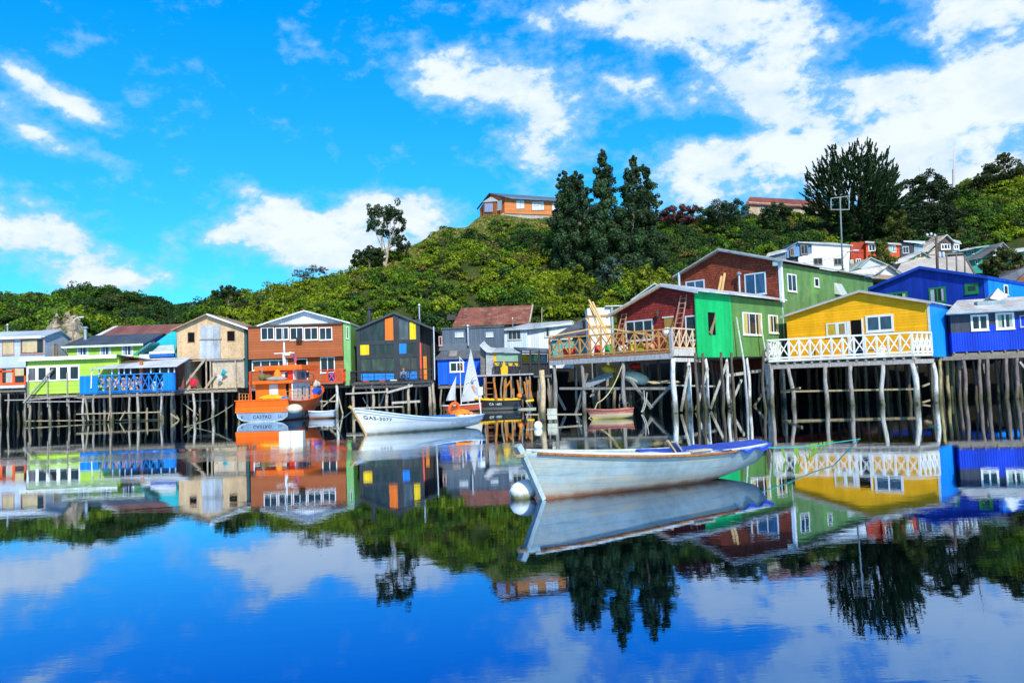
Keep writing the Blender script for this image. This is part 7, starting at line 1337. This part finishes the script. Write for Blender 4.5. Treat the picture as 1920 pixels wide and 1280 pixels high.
put('white_sack', 'white and grey sacks heaped at the bow of the orange fishing boat', 'sack', MB().ball((0, 0, 0), (.36, .36, .3), 10, 7).ball((.5, .1, .05), (.28, .28, .35), 10, 7), M((.6, .55, .45), .8), (1.9, 1.3, 2.75), t, smooth=True); put('tyre_fender', 'black tyre hanging at the bow rail of the orange fishing boat', 'tyre', torus(.3, .12), M((.012, .012, .012), .7), (2.3, 1.75, 2.2), t, (0, 0, R(20)), True)
put('net_pile', 'olive net piled on the cabin roof at the left of the orange fishing boat', 'net', MB().ball((0, 0, 0), (.42, .42, .28), 10, 7).ball((.3, -.3, .05), (.3, .35, .3), 9, 6), M((.14, .13, .04), .9), (5.9, -1.1, 3.4), t, smooth=True); put('cargo_heap', 'grey sacks heaped on the cabin roof of the orange fishing boat', 'sack', MB().ball((0, 0, 0), (.4, .9, .22), 10, 7), M((.35, .3, .26), .9), (6.6, .0, 3.25), t, smooth=True)
p = at(552, 766, 59.4); put('fender_buoy', 'big round off-white buoy tied against the starboard quarter of the orange fishing boat', 'buoy', MB().ball((0, 0, 0), (.60, .45, .36), 14, 9), M((.66, .56, .40), .7, amt=.5, bump=.8), (p.x, p.y, p.z), None, (0, 0, R(10)), True)
p = at(572, 776, 61); put('tyre_fender', 'black tyre hanging between the orange fishing boat and the small white dinghy', 'tyre', torus(.26, .12), M((.012, .012, .014), .7), (p.x, p.y, p.z), None, (R(10), 0, R(80)), True)
rope('mooring_rope', 'long slack mooring rope from the stern of the orange fishing boat to the left', [at(437, 758, 60), wp(345, 800)], .03, (.25, .24, .16), .25)
put('foam_float', 'pair of white foam blocks floating in front of the orange fishing boat', 'float', MB().box((-.52, -.3, -.15), (-.02, .3, .40)).box((0, -.3, -.15), (.52, .3, .39)), M((.74, .72, .58), .7, amt=.3), tuple(wp(548, 824)), None, (0, 0, R(4)))
# small white dinghy
t = T('dinghy', 'small white flat-sterned dinghy with a red bottom stripe beside the orange fishing boat', 'dinghy', tuple(wp(581, 785)), R(4)); H = Hull(2.0, 1.1, .62, .62, rake=.2, tw=.85, keel=-.1, lift=.05, p=.35, mid=.55)
t.part('hull', H.mesh(18, 8, th=.05), HULLM((.52, .58, .64), line=(.40, .10, .05), zline=.14, plank=.4, amt=.15, stain=(.35, .14, .06)), smooth=True); [t.part('gunwale', MB().tube(H.rail(s, .01), .04, 6), M((.72, .74, .76))) for s in (-1, 1)]; t.part('thwart', MB().box((.9, -.5, .5), (1.2, .5, .55)), M((.7, .7, .68)))
# peeling red dinghy
t = T('dinghy', 'old dinghy with peeling red and yellow paint moored under the wooden deck', 'dinghy', tuple(wp(1112, 786)), R(-8)); H = Hull(2.3, 1.15, .62, .58, rake=.45, tw=.7, keel=-.1, lift=.08, p=.45, mid=.5)
t.part('hull', H.mesh(20, 8, th=.04), HULLM((.60, .16, .10), (.80, .55, .30), .30, plank=.12, amt=.6, stain=(.75, .45, .05), patch=(.78, .58, .46)), smooth=True); [t.part('gunwale', MB().tube(H.rail(s, .01), .035, 6), WOOD((.45, .16, .12))) for s in (-1, 1)]; t.part('thwart', MB().box((1.1, -.48, .45), (1.35, .48, .49)), WOOD((.4, .3, .25)))
rope('mooring_rope', 'pale yellow rope slung from a deck post down past the peeling dinghy', [at(1166, 686, 52.8), at(1120, 755, 50.5), wp(1082, 790)], .035, (.52, .44, .22), .45); rope('mooring_rope', 'tangled grey ropes hanging from the under-deck beam right of the peeling dinghy', [at(1207, 728, 52.2), at(1209, 750, 52.0), at(1202, 772, 51.9), at(1210, 760, 52), at(1213, 735, 52.1)], .03, (.42, .42, .38), .12)
# little sailing boat
t = T('sailing_dinghy', 'little orange sailing dinghy with a grey-white sail behind the white launch', 'sailing boat', tuple(wp(838, 772)), R(6)); H = Hull(3.1, 1.35, .55, .68, rake=.45, tw=.9, keel=-.08, lift=.05, p=.4, mid=.58)
t.part('hull', H.mesh(20, 8, th=.05), HULLM((.80, .09, .012), plank=.8, amt=.1, stain=(.55, .08, .02)), smooth=True); [t.part('gunwale', MB().tube(H.rail(s, .01), .045, 6), M(WHITE)) for s in (-1, 1)]; t.part('deck', MB().prism([H.P(.02, .96, -1), H.P(.45, .96, -1, -.05), H.P(.45, .96, 1, -.05)], (0, 0, .04)), M((.7, .72, .74)))
Yc = t.o.location.y; g = lambda x, y, dy=0.0: t.L(at(x, y, Yc+dy))
t.part('mast', MB().tube([g(865, 764), g(862, 668)], .035, 7), M(WHITE, .4)); t.part('boom', MB().tube([g(864, 752.5), g(906, 748)], .03, 6), M((.6, .62, .62), .4)); t.part('gaff', MB().tube([g(862, 670), g(871, 680)], .025, 6), M(WHITE, .4))
def sail(pts, name='sail', c=(.46, .48, .50)):
    a, b_, c_ = [Vector(p) for p in pts]; V = []; n = 12
    for i in range(n+1):
        for k in range(n+1-i): u, v = i/n, k/n; p = a*(1-u-v)+b_*u+c_*v; V.append(p+Vector((0, -.35*math.sin(math.pi*min(1, u+v))*(1-u), 0)))
    idx_ = {}; q = 0; Fc = []
    for i in range(n+1):
        for k in range(n+1-i): idx_[(i, k)] = q; q += 1
    for i in range(n):
        for k in range(n-i):
            Fc.append((idx_[(i, k)], idx_[(i+1, k)], idx_[(i, k+1)]))
            if k < n-i-1: Fc.append((idx_[(i+1, k)], idx_[(i+1, k+1)], idx_[(i, k+1)]))
    m_ = len(V); V += [v+Vector((0, .01, 0)) for v in V]; Fc += [(f[0]+m_, f[2]+m_, f[1]+m_) for f in Fc]; return t.part(name, MB().add(V, Fc), M(c, .8, amt=.12), smooth=True)
sail([g(865, 753.5), g(882.5, 653.5), g(904.5, 749)]); s2 = sail([g(836, 751), g(855.5, 704), g(853, 750)], 'jib'); t.part('sail_batten', MB().beam(g(869, 739, -.32), g(888, 703, -.3), .05).beam(g(874, 718, -.33), g(893, 709, -.25), .04), M(WHITE)); t.part('mast_pennant', MB().prism([g(861, 686, -.1), g(866, 683, -.1), g(864, 689, -.1)], (0, .03, 0)), M((.75, .1, .03)))
t.part('sail_emblem', MB().prism([g(884, 722, -.36), g(889, 722, -.36), (g(893, 733, -.3)), g(890, 735, -.3)], (0, -.02, 0)), M((.75, .25, .16))); t.part('sail_emblem', MB().tube([g(886, 712, -.34), g(886.01, 716, -.34)], .12, 8), M((.35, .42, .7)))
# black work boat
t = T('work_boat', 'black work boat with yellow tube rails and white number, moored below the patched shack', 'boat', tuple(wp(893, 770)), R(3)); H = Hull(3.9, 1.8, 1.0, .85, rake=.3, tw=.95, keel=-.2, lift=-.1, p=.2, mid=.85)
t.part('hull', H.mesh(18, 8, th=.06), HULLM((.012, .012, .014), plank=.9, amt=.1, stain=(.05, .05, .04)), smooth=True); t.part('rail_tube', MB().tube(H.rail(-1, .05, dq=.06), .1, 8), M((.85, .45, .005), .4), smooth=True); t.part('rail_tube', MB().tube(H.rail(1, .05, dq=.06), .1, 8), M((.85, .45, .005), .4), smooth=True)
lettering(t.o, 'CA 3601', .26, (lambda x, y: H.P(.46+x/H.L, .62+y/1.0, -1, .03)), (.8, .8, .8)); 
mb = MB(); mb.ball((4.15, -.2, 1.1), (.3, .22, .26), 10, 7); mb.beam((4.2, -.2, 1.0), (4.75, -.2, .1), .16, .2); t.part('outboard_motor', mb, M((.04, .045, .055), .3), smooth=True); t.part('motor_leg', MB().beam((4.35, -.25, .75), (4.7, -.25, .15), .1), M((.55, .56, .58), .3)); t.part('stern_float', MB().box((3.6, -.6, -.05), (5.2, .3, .12)), M((.35, .36, .30)))
t.part('crane_frame', MB().beam((1.0, -.7, .9), (1.0, -.7, 2.9), .1).beam((1.6, -.7, .9), (1.75, -.7, 2.9), .12).beam((1.0, -.7, 1.4), (1.6, -.7, 1.4), .06).beam((1.0, -.7, 1.9), (1.65, -.7, 1.9), .06).beam((1.0, -.7, 2.4), (1.7, -.7, 2.4), .06), M((.28, .09, .03)))
mb = MB()
for (a, b_, c, d) in [(932, 750, 926, 712), (945, 748, 947, 712), (948, 726, 957, 714), (962, 740, 956, 713), (975, 742, 970, 712), (998, 748, 990, 712), (988, 745, 983, 715), (985, 720, 995, 716)]: mb.beam(g(a, b_, .0) if False else t.L(at(a, b_, 68.2)), t.L(at(c, d, 68.2)), .14)
t.part('davit', mb, WOOD((.50, .17, .02), .4)); t.part('float_ball', MB().ball(t.L(at(974, 742, 67.5)), .24, 12, 8), M((.85, .22, .02), .4), smooth=True, label='orange round float'); t.part('rail_tube', MB().tube([t.L(at(987, 752, 66.5)), t.L(at(1001, 750, 66.5))], .1, 8), M((.85, .45, .005), .4))
# floats, posts, lines
put('plastic_float', 'white plastic jerrycan float drifting right of the black work boat', 'float', MB().ball((0, 0, .12), (.22, .2, .24), 12, 8), M((.72, .72, .62), .5), tuple(wp(1009, 803)), smooth=True)
lg = T('mooring_post', 'thick pale log post standing in the water left of the wooden deck', 'post', tuple(wp(1019, 790)), 0); lg.part('log', MB().tube([(0, 0, -1), (-.02, 0, .8), (.05, 0, 1.8), (0, 0, 2.9)], [.17, .16, .15, .15], 10), PILE((.55, .42, .26)), smooth=True); lg.part('crossbar', MB().beam((-1.0, .2, .42), (2.2, .3, .32), .09), WOOD((.32, .28, .2)))
p = wp(1036, 790); put('hanging_box', 'pale wooden box hanging beside the thick log post', 'box', MB().box((-.27, -.2, .12), (.27, .2, .72)).box((-.3, -.23, .38), (.3, .23, .43)), M((.46, .46, .38), .7, amt=.45), (p.x, p.y+.3, 0))
a = NEAR.W(NH.P(1, .95, 1)); b1 = wp(1560, 826); e = at(1668, 811, 34); P = [a, wp(1470, 839, .42), wp(1560, 830, .30), e, wp(1760, 796, .1)]
rope('mooring_rope', 'thin turquoise stern line of the foreground boat stretching to the right over the water', P, .016, (.05, .42, .40), .03)
mb = MB(); rr = random.Random(9); 
for k in range(150):
    f = rr.uniform(0, 1)**.8; px = lerp(1508, 1655, f); yt = lerp(833, 813, f); p = at(px, yt, lerp(21.5, 32, f)); Ln = rr.uniform(.05, .28)*(1-.75*f); mb.beam(p, p+Vector((rr.uniform(-.03, .03), 0, -Ln)), rr.uniform(.012, .035), .008)
for px in (1466, 1488, 1492): p = at(px, lerp(838, 834, (px-1466)/30), 20.2); [mb.beam(p+Vector((.012*k, 0, 0)), p+Vector((.02*k+.02, 0, -.22-.03*k)), .014, .008) for k in range(4)]
o = mb.build('seaweed', M((.16, .30, .015), .6)); tag(o, 'bright green weed hanging from the turquoise line right of the foreground boat', 'seaweed', kind='stuff')

# overhead cables
def cable(a, b, sag, label): rope('overhead_cable', label, [a, b], .022, (.02, .02, .02), sag, 'cable', 14)
for k, (a, b, sg, l) in enumerate([((1759, 446, 84), (1578, 470, 86), .8, 'thin cable strung from the insulator pole left to the tall framed pole'), ((1742, 446, 84), (1920, 455, 90), .9, 'thin cable running right from the insulator pole to the frame edge'), ((1578, 478, 86), (1365, 472, 63), .9, 'thin cable from the tall framed pole to the brown-red house ridge'), ((1760, 464, 84), (1640, 500, 92), .5, 'thin cable from the insulator pole down to the small white sheds'), ((136, 610, 82), (0, 612, 80), .3, 'thin cable from the left street lamp pole to the left frame edge')]): cable(at(*a), at(*b), sg, l)
# seated person on the black deck
def skin(name, mat, verts, edges, radii, parent=None, lv=2):
    me = bpy.data.meshes.new(name); me.from_pydata(verts, edges, []); o = bpy.data.objects.new(name, me); col.objects.link(o); o.modifiers.new('skin', 'SKIN'); sk = me.skin_vertices[0].data if me.skin_vertices else None
    if sk is None:
        bm = bmesh.new(); bm.from_mesh(me); bm.verts.layers.skin.verify(); bm.to_mesh(me); bm.free(); sk = me.skin_vertices[0].data
    for i, r in enumerate(radii): sk[i].radius = (r, r) if not isinstance(r, tuple) else r
    sk[0].use_root = True; m = o.modifiers.new('sub', 'SUBSURF'); m.levels = lv; m.render_levels = lv; me.materials.append(mat)
    if parent: o.parent = parent
    return o
def person(label, loc, rz):
    P = bpy.data.objects.new('person', None); col.objects.link(P); P.location = loc; P.rotation_euler = (0, 0, rz); tag(P, label, 'person')
    V = [(0, 0, .45), (0, 0, .68), (0, 0, .90), (0, -.01, 1.0), (0, -.02, 1.10), (0, -.02, 1.20), (.17, 0, .88), (.24, -.05, .64), (.18, -.28, .60), (.14, -.36, .60), (-.17, 0, .88), (-.24, -.05, .64), (-.18, -.28, .60), (-.14, -.36, .60), (.10, -.05, .44), (.13, -.45, .47), (.13, -.47, .06), (.13, -.60, .03), (-.10, -.05, .44), (-.13, -.45, .47), (-.13, -.47, .06), (-.13, -.60, .03)]
    E = [(0, 1), (1, 2), (2, 3), (3, 4), (4, 5), (2, 6), (6, 7), (7, 8), (8, 9), (2, 10), (10, 11), (11, 12), (12, 13), (0, 14), (14, 15), (15, 16), (16, 17), (0, 18), (18, 19), (19, 20), (20, 21)]
    rr_ = [.15, .13, .14, .055, .085, .08, .06, .045, .035, .03, .06, .045, .035, .03, .09, .07, .045, .035, .09, .07, .045, .035]
    skin('body', M((.45, .26, .18), .6, bump=0), V, E, rr_, P); MB().ball((0, .02, 1.17), (.10, .11, .13), 12, 8).ball((0, .07, 1.06), (.09, .06, .12), 10, 7).build('hair', M((.50, .33, .14), .7), P, True)
    MB().lathe((0, 0, .42), [(.17, 0), (.16, .2), (.18, .44), (.10, .52)], 14).build('shirt', M((.12, .14, .2), .8), P, True)
t_ = [o for o in bpy.data.objects if o.get('label', '').startswith('modern black stilt')][0]; Mx = t_.matrix_basis
zf_ = at(757, 717, 74).z; b_ = at(757, 716, 73.6); person('seated person with long fair hair at the big window on the black deck', (b_.x, b_.y, zf_), R(200))
put('bench', 'small dark bench under the seated person on the black deck', 'bench', MB().box((-.5, -.2, .38), (.5, .2, .43)).box((-.45, -.15, 0), (-.4, .15, .38)).box((.4, -.15, 0), (.45, .15, .38)), M((.04, .04, .045)), (b_.x, b_.y, zf_+.0))
